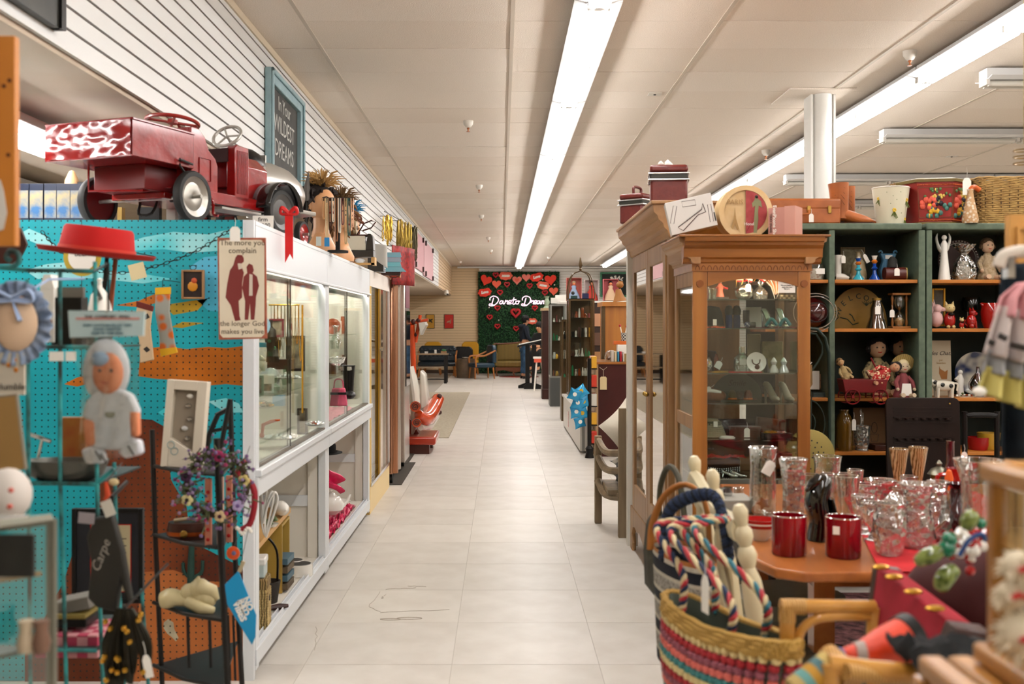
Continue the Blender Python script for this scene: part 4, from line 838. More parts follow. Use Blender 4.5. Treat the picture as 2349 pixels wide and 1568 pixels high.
od=mat('orange_bead','#b4501c',.5)
fcs=[]
for i in (5,0):
 a,b_=Ve(hexp(1,0)[i]),Ve(hexp(1,0)[(i+1)%6]);fcs.append((a,b_))
def face_pt(f,u,v,off=.002):
 r=R1+(R2-R1)*v;p=(f[0]*(1-u)+f[1]*u)*r;nrm=Ve((f[1]-f[0])).cross(Ve((0,0,1))).normalized();return p+nrm*off+Ve((0,0,.012+.213*v))
rd=random.Random(5);cols=[('grape','#c8a850',.3),('leaf','#4a6a3c',.5),('plum','#201420',.3),('apple','#c8503c',.35),('lemon','#c89a20',.35),('teal_leaf','#3c6a60',.5)]
for f in fcs:
 for j in range(6):pass
 for v in (.05,.93):
  b=MB()
  for k in range(26):b.ball(face_pt(f,(k+.5)/26,v),.0035,6)
  Pa('bead_border',b,od,t)['kind']='stuff'
 b=MB();b.tu([face_pt(f,.02,.12),face_pt(f,.98,.12),face_pt(f,.98,.86),face_pt(f,.02,.86)],.0015,4,close=True);Pa('panel_line',b,bro,t)
 for cname,hexc,s in cols:
  b=MB();mm=mat('folk_'+cname,hexc,.45)
  cu,cv={'grape':(.55,.65),'leaf':(.5,.7),'plum':(.5,.45),'apple':(.28,.5),'lemon':(.45,.28),'teal_leaf':(.6,.3)}[cname]
  for k in range(14 if cname in ('grape','leaf') else 8):
   u,v=cu+rd.gauss(0,.09 if cname not in ('leaf','teal_leaf') else .2),cv+rd.gauss(0,.07 if cname not in ('leaf','teal_leaf') else .16)
   u=min(.92,max(.08,u));v=min(.82,max(.16,v));b.ball(face_pt(f,u,v,.003),.008 if cname in ('grape','leaf') else .013 if cname!='apple' else .016,7,sz=1.1,sy=.5)
  Pa('painted_'+cname,b,mm,t)['kind']='stuff'
tag_card(t,(.105,-.16,.24),.09,.045)
t=Th('pottery_jug','slim white pottery jug with orange geometric pattern beside the wicker basket','jug',(Xp(2214,5.56),5.5,gtz))
Pa('body',MB().la([(.038,0),(.042,.02),(.03,.08),(.018,.14),(.015,.165),(.018,.18)],18),mat('jug_white','#cfc4b0',.5,col2='#b08a60',kind='voronoi',scale=60),t);Pa('spout',MB().tu(bez([(0,0,.10),(.0,0,.17),(.02,0,.19),(.05,0,.175)]),.014,10),mat('jug_orange','#b0501c',.4),t)
# wicker basket woven from real strands
t=Th('wicker_basket','large rectangular wicker basket on the green bookcase, cut by the frame edge','basket',(Xp(2330,5.62),5.68,gtz));wk=mat('wicker','#8a6a3a',.7,col2='#a88850',scale=30)
def rrect(w,d,r,n=5):return [((w/2-r)*sx+r*cos(a),(d/2-r)*sy+r*sin(a)) for sx,sy,a0 in ((1,1,0),(-1,1,PI/2),(-1,-1,PI),(1,-1,1.5*PI)) for a in [a0+PI/2*i/n for i in range(n+1)]]
def dense(p,step):
 out=[]
 for i in range(len(p)):
  a,b_=Ve(p[i]),Ve(p[(i+1)%len(p)]);k=max(1,int((b_-a).length/step));out+=[tuple(a+(b_-a)*j/k) for j in range(k)]
 return out
base_p=dense(rrect(.44,.26,.04),.022)
for r_ in range(24):
 z=.008+r_*.0105;sc_=1+.10*abs(z/.25-.45);ph=r_%2
 Pa('strand',MB().tu([(x*sc_*(1+.012*(1 if (i+ph)%2 else -1)),y*sc_*(1+.02*(1 if (i+ph)%2 else -1)),z+.002*sin(i*1.7+r_)) for i,(x,y) in enumerate(base_p)],.0055,6,close=True),wk,t)
b=MB()
for x,y in base_p[::2]:b.tu([(x,y,0),(x*1.03,y*1.03,.25)],.004,5)
Pa('stakes',b,mat('wicker_dark','#4a3418',.8),t)['kind']='stuff'
# wire fruit ring hanging at the edge
t=Th('wire_hanger_ring','pink beige wire basket bottom hanging at the frame edge','basket',at(2349,345,3.2))
for k in range(3):Pa('ring',MB().tu([(.03*cos(a),.03*sin(a),-.02*k) for a in [2*PI*i/16 for i in range(16)]],.002,5,close=True),M.brass,t)
Pa('wire',MB().tu([(0,0,.02),(0,0,1.2)],.0012,4),M.brass,t)
# ---------------- shelf goods
YS=5.58
def sp(px,shelf,Y=YS):return Ve((Xp(px,Y),Y,GSZ[shelf]))
def candlestick(lab,loc,h,cols_):
 t=Th('candlestick',lab,'candlestick',loc,'striped candlesticks');prof_=[(.032,0),(.026,.01),(.012,.03),(.009,.05),(.018,.06),(.009,.07),(.009,.085),(.017,.095),(.009,.105),(.013,.118),(.016,.125)]
 for k in range(len(cols_)):
  i0=k*(len(prof_)-1)//len(cols_);i1=(k+1)*(len(prof_)-1)//len(cols_)
  Pa('section',MB().la([(r,z*h/.125) for r,z in prof_[i0:i1+1]],16),cols_[k],t)
 return t
cb=mat('cobalt','#0c3c8c',.15,coat=.5);tq=mat('turquoise','#2c8c9c',.15,coat=.5);oc=mat('orange_glaze','#b06420',.2,coat=.4);wcn=M.white_china
candlestick('turquoise striped ceramic candlestick with a yellow band',sp(1969,0,5.53),.115,[tq,tq,tq,oc,cb]);candlestick('cobalt blue striped ceramic candlestick with orange bands',sp(2006,0,5.56),.13,[cb,cb,cb,oc,wcn])
t=Th('candy_jar','glass jar with green lid holding shells at the end of the top shelf','jar',sp(1870,0,5.56));Pa('contents',MB().la([(.04,.004),(.045,.03),(.042,.06)],18),mat('pink_shells','#b89484',.6,col2='#e4dcd0',kind='voronoi',scale=60),t);Pa('jar',MB().la([(.046,0),(.05,.03),(.046,.075),(.034,.09)],20),cg,t);Pa('lid',MB().cyl((0,0,.09),.036,.015),mat('lid_green','#3c7a2c',.4),t);Pa('label',MB().box(-.01,.035,-.052,-.049,.03,.06),M.paper,t)
t=Th('boot_planter','white china boot shaped planter on the top shelf','planter',sp(1922,0));Pa('shaft',MB().la([(.018,.02),(.018,.08),(.024,.135)],14),wcn,t);Pa('foot',MB().tu([(-.01,0,.02),(.03,-.01,.016),(.055,-.015,.01)],[.022,.018,.008],10),wcn,t);tag_card(t,(.02,-.03,.13),.04,.022)
framed('framed_notice','brass framed old printed notice behind the white boot planter',1957,637,5.75,.135,.17,mat('old_gold','#5c4a28',.5),mat('notice','#5a5038',.6,col2='#7c7254',scale=40),.01,lean=-.08)
t=Th('floral_bottle','white china bottle painted with insects behind the turquoise candlestick','bottle',sp(1969,0,5.63));Pa('body',MB().la([(.04,0),(.045,.03),(.035,.09),(.012,.13),(.012,.15),(.018,.155)],20),mat('floral_china','#cfc8b4',.2,col2='#8c7c5c',kind='voronoi',scale=30),t);tag_card(t,(.02,-.03,.14),.05,.02,ry=-.5)
t=Th('lyre_planter','blue ceramic lyre shaped planter on the top shelf','planter',sp(2036,0,5.68));bl=mat('slate_blue','#42708c',.25,coat=.3)
Pa('body',MB().pr_([(-.035,0),(.035,0),(.045,.06),(.03,.11),(.045,.15),(-.045,.15),(-.03,.11),(-.045,.06)],-.02,.02),bl,t,bev=.006)
for s in (-1,1):Pa('scroll',MB().tu([(s*(.04+.009*cos(a)),-.005,.155+.009*sin(a)) for a in [i*.6 for i in range(9)]],.005,6),bl,t)
for i in range(4):Pa('string',MB().tu([(-.015+.01*i,-.022,.03),(-.015+.01*i,-.022,.11)],.0022,5),bl,t)
Pa('sticker',MB().box(-.02,.018,-.0225,-.021,.12,.14),M.paper,t)
t=Th('log_box','dark red log shaped box with pale cut end and price tag','box',sp(2054,0,5.56));Pa('log',MB().tu([(-.06,0,.034),(.05,0,.034)],.034,16),mat('log_red','#4a1810',.4),t);Pa('cut_end',MB().tu([(.05,0,.034),(.062,-.004,.034)],.033,16),mat('log_end','#a08a4c',.6),t);tag_card(t,(-.005,-.036,.062),.04,.028)
t=Th('black_cone','small black conical bell standing on the dark red log box','bell',sp(2047,0,5.57)+Ve((0,0,.069)));Pa('bell',MB().la([(.028,.0),(.024,.04),(.008,.058)],14),mat('matte_black','#1c1c18',.7),t)
# right bay top shelf
t=Th('angel_figurine','tall white angel figurine with raised wings on the top shelf','figurine',sp(2166,0,5.54))
b=MB();b.la([(.032,0),(.024,.07),(.016,.15),(.018,.19),(.008,.21)],16);b.ball((0,0,.225),.014,12);Pa('robe',b,wcn,t)
for s in (-1,1):Pa('wing',MB().tu(bez([(s*.008,.012,.14),(s*.026,.014,.18),(s*.036,.014,.22),(s*.03,.014,.248)]),[.006,.01,.013,.015,.016,.017,.017,.016,.015,.014,.013,.013,.013,.013,.012,.012,.012,.011,.01,.009,.008,.007,.006,.005,.004][:25],8,flat=.5),wcn,t)
t=Th('wall_clock','brown plate with white dotted rim standing behind the white angel','plate',sp(2198,0,5.72)+Ve((0,0,.115)));b=MB();b.M=TR(0,0,0,PI/2);b.la([(.001,0),(.113,0),(.113,.008),(.001,.008)],32,cap=False);Pa('disc',b,mat('plate_brown','#3a1c14',.4),t)
b=MB()
for i in range(40):a=2*PI*i/40;b.ball((.105*cos(a),-.01,.105*sin(a)),.004,6)
b.tu([(.095*cos(2*PI*i/30),-.009,.095*sin(2*PI*i/30)) for i in range(30)],.0015,4,close=True);Pa('dotted_rim',b,wcn,t)['kind']='stuff';t.name='display_plate'
t=Th('wrapped_gift','ornament wrapped in clear crinkled cellophane on the top shelf','gift',sp(2212,0,5.56));cello=glass('cellophane','#e8e8e4',1.0,bump=1.0,base=.25)
b=MB();b.la([(.05,0),(.062,.03),(.05,.09),(.018,.14),(.045,.17),(.06,.19)],22,flute=.09,fn=7);Pa('wrap',b,cello,t);b=MB();b.la([(.03,.003),(.036,.03),(.02,.1)],14);Pa('contents',b,wcn,t);Pa('tie',MB().tu([(.018*cos(a),.018*sin(a),.14) for a in [2*PI*i/12 for i in range(12)]],.003,6,close=True),M.chrome,t)
def doll(name,lab,loc,s,dress,skin='#c8a488',hair='#2a1810',hat=None,apron=None,group=None,rz=0,sit=True,trim=None,rot=None):
 """seated rag doll: dress, head with face, hair, arms, legs; s is its height"""
 t=Th(name,lab,'doll',loc,group,rz,rot);sk=mat('doll_skin_'+skin,skin,.7);hm=mat('doll_hair_'+hair,hair,.9,bump=.5,scale=60)
 b=MB();b.M=Matrix.Scale(s,4);b.la([(.24,.0),(.26,.05),(.19,.2),(.13,.38),(.12,.5),(.05,.6)],16,sy=.8);Pa('dress',b,dress,t,smooth=60)
 b=MB();b.M=Matrix.Scale(s,4);b.ball((0,-.01,.73),.13,16,sz=1.15);b.tu([(0,0,.55),(0,0,.65)],.05,8);Pa('head',b,sk,t)
 b=MB();b.M=Matrix.Scale(s,4)
 for q in (-1,1):b.ball((q*.045,-.13,.75),.014,6)
 Pa('eyes',b,M.ink,t);b=MB();b.M=Matrix.Scale(s,4);b.tu([(-.03,-.128,.68),(0,-.135,.672),(.03,-.128,.68)],.006,4);Pa('mouth',b,redc,t)
 b=MB();b.M=Matrix.Scale(s,4);b.ball((0,.03,.78),.145,14)
 for q in (-1,1):b.ball((q*.12,.0,.72),.06,8)
 Pa('hair',b,hm,t)
 for q in (-1,1):
  b=MB();b.M=Matrix.Scale(s,4);b.tu([(q*.1,0,.5),(q*.2,-.06,.36),(q*.2,-.16,.22)],[.05,.055,.045],8);Pa('sleeve',b,dress,t)
  b=MB();b.M=Matrix.Scale(s,4);b.ball((q*.2,-.18,.2),.045,8);Pa('hand',b,sk,t)
  if sit:b=MB();b.M=Matrix.Scale(s,4);b.tu([(q*.09,-.1,.06),(q*.12,-.3,.05),(q*.13,-.36,.07)],[.06,.05,.055],8);Pa('leg',b,sk,t)
 if hat:b=MB();b.M=Matrix.Scale(s,4)@TR(0,.05,.80,-1.1);b.la([(.28,0),(.27,.015),(.15,.03),(.14,.11),(.001,.13)],24);Pa('hat',b,hat,t)
 if apron:b=MB();b.M=Matrix.Scale(s,4);b.pr_([(-.13,.05),(.13,.05),(.1,.34),(-.1,.34)],-.215,-.19);Pa('apron',b,apron,t)
 if trim:b=MB();b.M=Matrix.Scale(s,4);b.la([(.262,.0),(.272,.03),(.258,.04)],16,sy=.8,cap=False);Pa('trim',b,trim,t)
 return t
lace=mat('lace_beige','#8c7858',.8,col2='#a8947a',scale=60,bump=.4)
doll('lace_doll','large beige lace doll with a porcelain face on the top shelf',sp(2265,0,5.60),.25,lace,'#b8987c','#4a3620')
# second shelf
t=Th('welcome_plaque','half oval mustard plaque painted WELCOME with a pineapple','plaque',sp(1968,1,5.72));wm=mat('mustard','#7c5c1c',.5,col2='#8e6c24',scale=6)
R_=[(.16*cos(PI*i/30),.02+.205*sin(PI*i/30)) for i in range(31)];Pa('board',MB().pr_([(.16,0)]+R_+[(-.16,0)],-.006,.006),wm,t,bev=.002)
gi=mat('plaque_green','#24301c',.7)
for i,ch_ in enumerate('WELCOME'):
 a=PI*(.86-.12*i);text(ch_,.042,gi,t,(.118*cos(a)-.0,-.0065,.03+.145*sin(a)),(PI/2,-(a-PI/2),0))
b=MB();b.la([(.001,0),(.02,.015),(.024,.04),(.015,.07),(.001,.08)],12,(.045,0,.05),sy=.2)
for k in range(5):b.tu([(.045,-.004,.125),(.045+.012*(k-2),-.006,.155-.004*abs(k-2))],[.004,.001],5)
b.M=TR(0,-.006,0);Pa('painted_pineapple',b,gi,t);b=MB()
for p in ([(-.1,.06),(-.06,.05),(-.03,.02),(0,.03)],[(-.14,.1),(-.12,.09),(-.11,.06),(-.14,.03)],[(-.05,.08),(-.035,.07),(-.02,.04)]):b.tu([(x,-.007,z) for x,z in p],.003,5)
Pa('painted_vine',b,gi,t)
amb=glass('amber_glass','#c8a878',.9,base=.12);t=Gw('bell_jar','bell shaped glass jar with a price tag before the welcome plaque','jar',sp(2011,1,5.56),[(.056,0),(.05,.02),(.036,.06),(.033,.11),(.024,.13),(.022,.15)],amb);Pa('lid',MB().cyl((0,0,.15),.024,.012),M.brass,t);tag_card(t,(-.01,-.045,.12),.045,.028)
t=Th('hourglass','wooden framed hourglass with sand in its lower bulb','hourglass',sp(2063,1,5.6));wd=oak
for z in (0,.178):Pa('plate',MB().box(-.05,.05,-.035,.035,z,z+.012),wd,t,bev=.003)
for x in (-.038,.038):Pa('pillar',MB().la([(.005,.012),(.008,.03),(.005,.05),(.005,.14),(.008,.16),(.005,.178)],10,(x,0,0)),wd,t)
Pa('glass',MB().la([(.018,.013),(.028,.04),(.024,.07),(.003,.095),(.024,.12),(.028,.15),(.018,.177)],20),cg,t);Pa('sand',MB().la([(.018,.015),(.026,.04),(.018,.055),(.001,.062)],18),mat('sand','#b48c54',.9),t);tag_card(t,(-.05,-.03,.1),.04,.025)
t=Th('enamel_roaster','glossy dark red oval canister bound with steel bands','canister',sp(1862,1,5.56)+Ve((0,0,.085)));b=MB();b.ball((0,0,0),.08,20,sz=1.0,sx=1.1);Pa('body',b,mat('dark_red_enamel','#3c0c0c',.12,coat=.8),t)
for r in (.05,.085,.10):Pa('steel_band',MB().tu([(r*1.15*cos(a),-.09+.02*(r>.06)+.01*(r>.09),r*sin(a)) for a in [2*PI*i/32 for i in range(32)]],.003,6,close=True),M.chrome if r>.06 else M.black_metal,t)
sc_=Th('iron_scroll_rack','dark green wrought iron scroll bracket in the narrow shelf bay','bracket',at(1850,1050,5.42));ig=mat('iron_green','#1a2a22',.5)
Pa('scroll',MB().tu([tuple(at(px,py,5.42)-sc_.location) for px,py in ((1850,752),(1875,755),(1893,775),(1901,810),(1903,900),(1903,1362))],.009,8),ig,sc_)
Pa('scroll',MB().tu([tuple(at(px,py,5.43)-sc_.location) for px,py in ((1850,762),(1872,766),(1886,790),(1886,810),(1876,830),(1862,850))],.006,8),ig,sc_)
for r,py in ((42,970),(20,970)):Pa('ring',MB().tu([tuple(at(1850+r*cos(a),py+r*1.3*sin(a),5.43)-sc_.location) for a in [2*PI*i/28 for i in range(28)]],.004,6,close=True),ig,sc_)
t=Th('long_fork','long dark fork with a flat wooden handle hanging by the oak cabinet','utensil',at(1857,836,5.36));Pa('handle',MB().pr_([(-.014,0),(.012,0),(.014,-.1),(0,-.125),(-.014,-.11)],-.005,.005),mat('plain_wood','#7c5c30',.6),t);Pa('tines',MB().tu([(0,0,-.12),(-.008,0,-.15),(-.006,0,-.36)],.003,6),ig,t);Pa('tines',MB().tu([(0,0,-.12),(.01,0,-.15),(.006,0,-.36)],.003,6),ig,t);Pa('string',MB().tu([(-.01,0,.01),(0,0,0),(.012,0,.012),(.0,.14,.02)],.002,5),M.paper,t)
boxy('paper_card','white blank card standing in the narrow shelf bay','card',at(1868,893,5.6),.055,.004,.10,M.paper);boxy('trinket_tin','small patterned tin in the narrow shelf bay','tin',at(1884,895,5.66),.03,.05,.09,mat('tin_pattern','#4c3c2c',.5,col2='#a08060',kind='voronoi',scale=50))
boxy('planter_trough','grey green metal trough low in the narrow shelf bay','planter',at(1875,918,5.6),.07,.08,.045,mat('zinc','#3c4a48',.5))
t=Th('brass_skimmer','round brass skimmer pierced with holes leaning by the oak cabinet','utensil',at(1856,1042,5.2)+Ve((0,0,.0)),rot=(PI/2-.1,0,0));hole=MB()
Pa('disc',MB().la([(.001,0),(.115,.004),(.125,.012),(.118,.014),(.001,.008)],32,cap=False),mat('dull_brass','#8a7a44',.45,.6),t)
for r,n_ in ((.02,5),(.045,10),(.07,15),(.095,20)):
 for i in range(n_):a=2*PI*i/n_+r*20;hole.cyl((r*cos(a),r*sin(a),.008),.0042,.004,6)
Pa('holes',hole,M.ink,t)['kind']='stuff';Pa('handle',MB().tu([(0,-.11,-.002),(0,-.876,.078)],.006),M.dull_brass,t)
# right bay second shelf
t=Th('pink_bird','pink china bird with spiky crest at the edge of the second shelf','figurine',sp(2148,1,5.56));pk_=mat('pink_china','#c8a09c',.3)
b=MB();b.ball((0,0,.05),.034,12,sz=1.3);b.ball((.005,0,.105),.025,12);b.tu([(.02,0,.105),(.045,0,.10)],[.014,.01],8);Pa('body',b,pk_,t);b=MB()
for k in range(5):b.tu([(-.01-.003*k,0,.115-.008*k),(-.014-.008*k,0,.155-.012*k)],[.008,.001],6)
Pa('crest',b,pk_,t)
framed('gold_frame','small gold framed picture behind the pink bird',2152,748,5.75,.075,.21,M.gold,mat('grey_print','#5c5850',.5,col2='#7c786c',scale=20),.012)
def cat_fig(lab,loc,s):
 t=Th('cat_figurine',lab,'figurine',loc,'cat figurines');b=MB();b.M=Matrix.Scale(s,4);b.ball((0,0,.32),.22,14,sz=1.4);Pa('coat',b,mat('cat_red','#98140f',.2,coat=.5),t)
 b=MB();b.M=Matrix.Scale(s,4);b.ball((0,-.02,.78),.2,14,sz=.85)
 for q in (-1,1):b.tu([(q*.11,0,.9),(q*.15,0,1.05)],[.07,.01],8);b.ball((q*.1,-.14,.06),.07,8,sy=1.5)
 Pa('head',b,mat('cat_cream','#c0ac78',.3),t);b=MB();b.M=Matrix.Scale(s,4);b.ball((0,-.16,.55),.12,10,sz=.6);Pa('bib',b,M.black_leather,t)
 b=MB();b.M=Matrix.Scale(s,4)
 for q in (-1,1):b.ball((q*.08,-.2,.8),.02,6)
 Pa('eyes',b,M.ink,t)
cat_fig('larger cat figurine in red coat on the second shelf',sp(2178,1,5.56),.138);cat_fig('tiny cat figurine in red coat beside the red dog',sp(2206,1,5.54),.058)
t=Th('black_pot','black domed pot on a small stand behind the red dog','pot',sp(2228,1,5.72));Pa('pot',MB().la([(.03,.09),(.05,.10),(.054,.14),(.045,.17),(.001,.175)],20),mat('gloss_black','#0c0f0c',.12,coat=.6),t);Pa('stand',MB().tu([(-.02,0,0),(-.02,0,.095)],.004),M.chrome,t);Pa('stand',MB().tu([(.02,0,0),(.02,0,.095)],.004),M.chrome,t)
figurine_dog('red_dog','glossy red glass dog sitting on the second shelf',sp(2228,1,5.55),.135,mat('red_glass','#8c0c08',.08,coat=.8))
t=Th('red_pot','glossy red ceramic pot with pointed rim at the end of the second shelf','pot',sp(2276,1,5.56));Pa('pot',MB().la([(.04,0),(.056,.04),(.06,.09),(.055,.12),(.05,.135),(.045,.12)],22),M.red_glass,t);Pa('beak',MB().tu([(-.04,0,.12),(-.062,0,.135)],[.02,.004],8),M.red_glass,t)
# third shelf
t=Th('toy_wagon','red toy wagon with spoked wheels full of dolls on the third shelf','toy wagon',sp(1970,2,5.50)+Ve((0,-.04,0)));rw=mat('wagon_red','#680c10',.35)
Pa('bed',MB().pr_([(-.10,.02),(.11,.02),(.12,.09),(-.115,.09)],-.05,.05),rw,t,bev=.003)
def wheel(parent,x,y,z,r,m,spokes=6,th=.004,name='wheel'):
 b=MB();b.tu([(x+r*cos(2*PI*i/28),y,z+r*sin(2*PI*i/28)) for i in range(28)],th,6,close=True)
 for k in range(spokes):a=2*PI*k/spokes;b.tu([(x,y,z),(x+r*cos(a),y,z+r*sin(a))],th*.6,5)
 b.tu([(x,y-.01,z),(x,y+.01,z)],th*2,8);return Pa(name,b,m,parent)
for x in (-.065,.08):
 wheel(t,x,-.056,.0,.038,rw);wheel(t,x,.056,.0,.038,rw)
Pa('pull_handle',MB().tu([(.1,0,.03),(.08,0,.14),(.05,0,.2)],.005),rw,t)
t.location.z+=.012
polka=mat('polka_red','#e0c8a0',.7,col2='#98120e',kind='voronoi',scale=90)
doll('polka_doll','rag doll in red polka dot dress lying across the toy wagon',sp(1990,2,5.50)+Ve((0,-.04,.1)),.19,polka,'#a87c5c','#140c0a',trim=lace,rot=(0,1.1,-.2))
doll('cornhusk_doll','small straw coloured doll in the near end of the toy wagon',sp(1938,2,5.50)+Ve((0,-.04,.1)),.13,mat('husk','#8c7850',.8,col2='#b8a070',scale=40),'#a88860','#6a5030',rot=(0,-.4,0))
doll('clown_doll','dark haired doll in a patterned shawl sitting at the back of the third shelf',sp(2012,2,5.68),.35,mat('shawl','#4c4430',.8,col2='#8a7a54',kind='voronoi',scale=50),'#a88464','#120a08')
doll('black_dress_doll','doll in a black dress at the back of the third shelf',sp(2064,2,5.75),.355,mat('black_cloth','#0f0f10',.9),'#9c7858','#0c0808')
doll('straw_hat_doll','rag doll in dusty rose dress, apron and straw hat on the third shelf',sp(2072,2,5.55),.22,mat('rose_cloth','#7c3a3c',.8),'#b8a488','#c8b890',hat=mat('straw','#a89058',.8,col2='#8c7844',kind='wave',scale=30),apron=M.paper)
t=Th('cat_print_card','cream card printed with a cat and script lettering on the third shelf','card',sp(2160,2,5.68),rot=(-.06,0,0));Pa('card',MB().box(-.06,.055,-.003,.003,0,.30),mat('aged_card','#b8ac94',.6),t);text('des Chats',.03,M.ink,t,(0,-.0038,.23),shear=.4);text('par\nSteinlen',.016,M.hb_ink,t,(0,-.0038,.185));Pa('printed_cat',MB().pr_([(.0,.09),(.03,.09),(.035,.14),(.02,.13),(-.005,.145),(-.01,.16),(-.012,.12)],-.0045,-.003),mat('print_orange','#8c5820',.6),t)
t=Th('cow_creamer','black and white cow creamer standing on the third shelf','figurine',sp(2164,2,5.54),rz=PI);b=MB();b.tu([(-.05,0,.06),(0,0,.062),(.045,0,.064)],[.024,.03,.026],14);b.tu([(.045,0,.07),(.068,0,.085),(.085,0,.07)],[.02,.018,.012],10)
for x in (-.04,.035):
 for y in (-.016,.016):b.tu([(x,y,.05),(x,y,0)],[.01,.008],8)
b.tu(bez([(-.05,0,.075),(-.075,0,.07),(-.072,0,.035)]),.005);Pa('body',b,mat('cow_china','#cfc8b8',.2,coat=.4),t);b=MB()
for x,y,z in ((-.03,.027,.062),(.015,.029,.068),(.05,.018,.08),(-.03,-.027,.062),(.01,-.029,.07)):b.ball((x,y,z),.012,8,sy=.3)
Pa('black_spots',b,M.gloss_black,t)['kind']='stuff'
t=Th('blue_floral_plate','large blue and white floral plate standing on the third shelf','plate',sp(2236,2,5.74)+Ve((0,0,.118)),rot=(-.08,0,0));b=MB();b.M=TR(0,0,0,PI/2);b.la([(.001,.004),(.07,.004),(.118,.018),(.117,.012),(.07,-.002),(.001,-.002)],36,cap=False);Pa('plate',b,mat('blue_floral','#1c2c54',.2,col2='#c4c0b0',scale=14,detail=1,coat=.4),t)
t=Gw('ruby_bottle','round ruby glass bottle with white sticker on the third shelf','bottle',sp(2243,2,5.57)+Ve((0,0,.02)),[(.02,0),(.045,.025),(.048,.05),(.03,.085),(.009,.11),(.008,.14)],glass('ruby_glass','#a01818',.9,base=.08));Pa('sticker',MB().box(-.005,.022,-.048,-.046,.055,.072),M.paper,t)
t=Th('bottle_stand','low dark stand under the ruby bottle','stand',sp(2243,2,5.57));Pa('stand',MB().cyl((0,0,0),.03,.018),M.dark_wood,t)
t=Th('bell_figure','white china figure in a long gown before the blue plate','figurine',sp(2203,2,5.62));Pa('gown',MB().la([(.02,0),(.016,.05),(.02,.09),(.008,.12)],14),wcn,t);Pa('head',MB().ball((0,0,.13),.013,10),wcn,t);Pa('sleeve',MB().tu([(-.01,0,.105),(-.03,-.01,.09)],.008),wcn,t)
cluster('shell_heap','small heap of brown shells at the front of the third shelf','shells',sp(2215,2,5.54),16,.06,.012,.009,['amber','pearl','green_stone'],8)
# fourth shelf
ambj=glass('brown_glass','#8c6420',.45,base=.03,haze=.35);Gw('amber_jar','large amber glass jar with string tag on the lowest visible shelf','jar',sp(1936,3,5.58),[(.042,0),(.046,.02),(.046,.15),(.034,.185),(.022,.2),(.026,.215)],ambj);tag_card(C.objects['amber_jar'],(.04,-.04,.17),.06,.022)
Gw('fluted_vase','fluted clear glass vase holding glass rods on the lowest visible shelf','vase',sp(1977,3,5.58),[(.036,0),(.03,.012),(.038,.03),(.044,.13)],cg2,flute=.03,fn=10)
b=MB()
for k,(x,h) in enumerate(((-.006,.22),(.004,.20))):b.tu([(x*.3,0,.02),(x,0,h)],.006,8)
one('glass_rods',b,cg2,'pair of twisted clear glass rods standing in the fluted vase','rods',sp(1977,3,5.58))
t=framed('cactus_print','tan print of a potted cactus leaning behind the amber jar',2000,1032,5.78,.22,.24,mat('dark_brown_frame','#241810',.6),mat('tan_print','#7c5c3c',.7),.004);Pa('drawn_pot',MB().tu([(.03,-.006,.09),(-.01,-.006,.09),(-.004,-.006,.05),(.03,-.006,.05),(.036,-.006,.09)],.0012,4),M.ink,t);Pa('drawn_cactus',MB().tu([(.012+.016*cos(a),-.006,.125+.03*sin(a)) for a in [2*PI*i/18 for i in range(18)]],.0012,4,close=True),M.ink,t)
boxy('dark_book','dark leather book lying on the lowest visible shelf','book',sp(2018,3,5.6),.09,.12,.03,M.dark_wood)
# dark slotted board and black chair before the shelves
t=Th('spoon_rack','dark brown wooden rack board with scalloped ledges before the green bookcase','rack',(Xp(2120,5.1),5.1,Zp(1160,5.1)),rot=(-.05,0,0));dkw=mat('rack_brown','#180c07',.45,col2='#1e0f09',scale=8,spec=.2)
w_,h_=Xp(2206,5.1)-Xp(2036,5.1),Zp(912,5.1)-Zp(1160,5.1)
rr=[(x,z+h_/2) for x,z in rrect(w_,h_,.03)];Pa('board',MB().pr_(rr,-.008,.008),dkw,t,bev=.003)
for z,s in ((h_-.055,0),(h_-.072,0),(h_-.10,1),(h_-.125,0),(h_-.20,1),(h_-.225,0)):
 Pa('ledge',MB().box(-w_/2+.035,w_/2-.035,-.018 if s else -.012,-.008,z,z+.006),dkw,t)
 if s:
  for k in range(7):Pa('scallop',MB().cyl((-w_/2+.06+k*.04,-.018,z-.008),.012,.008,12),dkw,t)
Pa('stud',MB().ball((w_/2-.05,-.01,h_-.03),.005,8),M.brass,t)
lg=MB();lg.box(-.12,-.09,0,.02,-t.location.z,.05);Pa('leg',lg,dkw,t);lg=MB();lg.box(.09,.12,0,.02,-t.location.z,.05);Pa('leg',lg,dkw,t)
t=Th('black_chair','black chair with an open arched back before the green bookcase','chair',(Xp(2250,4.9),4.9,0));w_=.075;zc=Zp(950,4.9)
Pa('back_frame',MB().tu(bez([(-w_,0,.45),(-w_,0,zc-.03),(-w_+.01,0,zc-.006),(w_-.01,0,zc-.006),(w_,0,zc-.03),(w_,0,.45)]),.013,8),M.black_leather,t);Pa('seat',MB().box(-w_-.03,w_+.1,-.3,.02,.42,.45),M.black_leather,t,bev=.01)
for x in (-w_,w_):
 for y in (0,-.27):Pa('leg',MB().box(x-.012,x+.012,y-.012,y+.012,0,.42),M.black_leather,t)
for k,(nm,lab,px,py,c_) in enumerate((('yellow_pot','mustard yellow pot seen through the black chair back',2268,1030,'#a07c24'),('red_pot_low','red pot seen through the black chair back',2245,1040,'#8c1414'))):
 t=Th('stacked_pot' if k else 'mustard_pot',lab,'pot',at(px,py,5.6));Pa('pot',MB().la([(.04,0),(.055,.05),(.06,.09),(.052,.09),(.04,.01)],18),mat(nm,c_,.3),t)
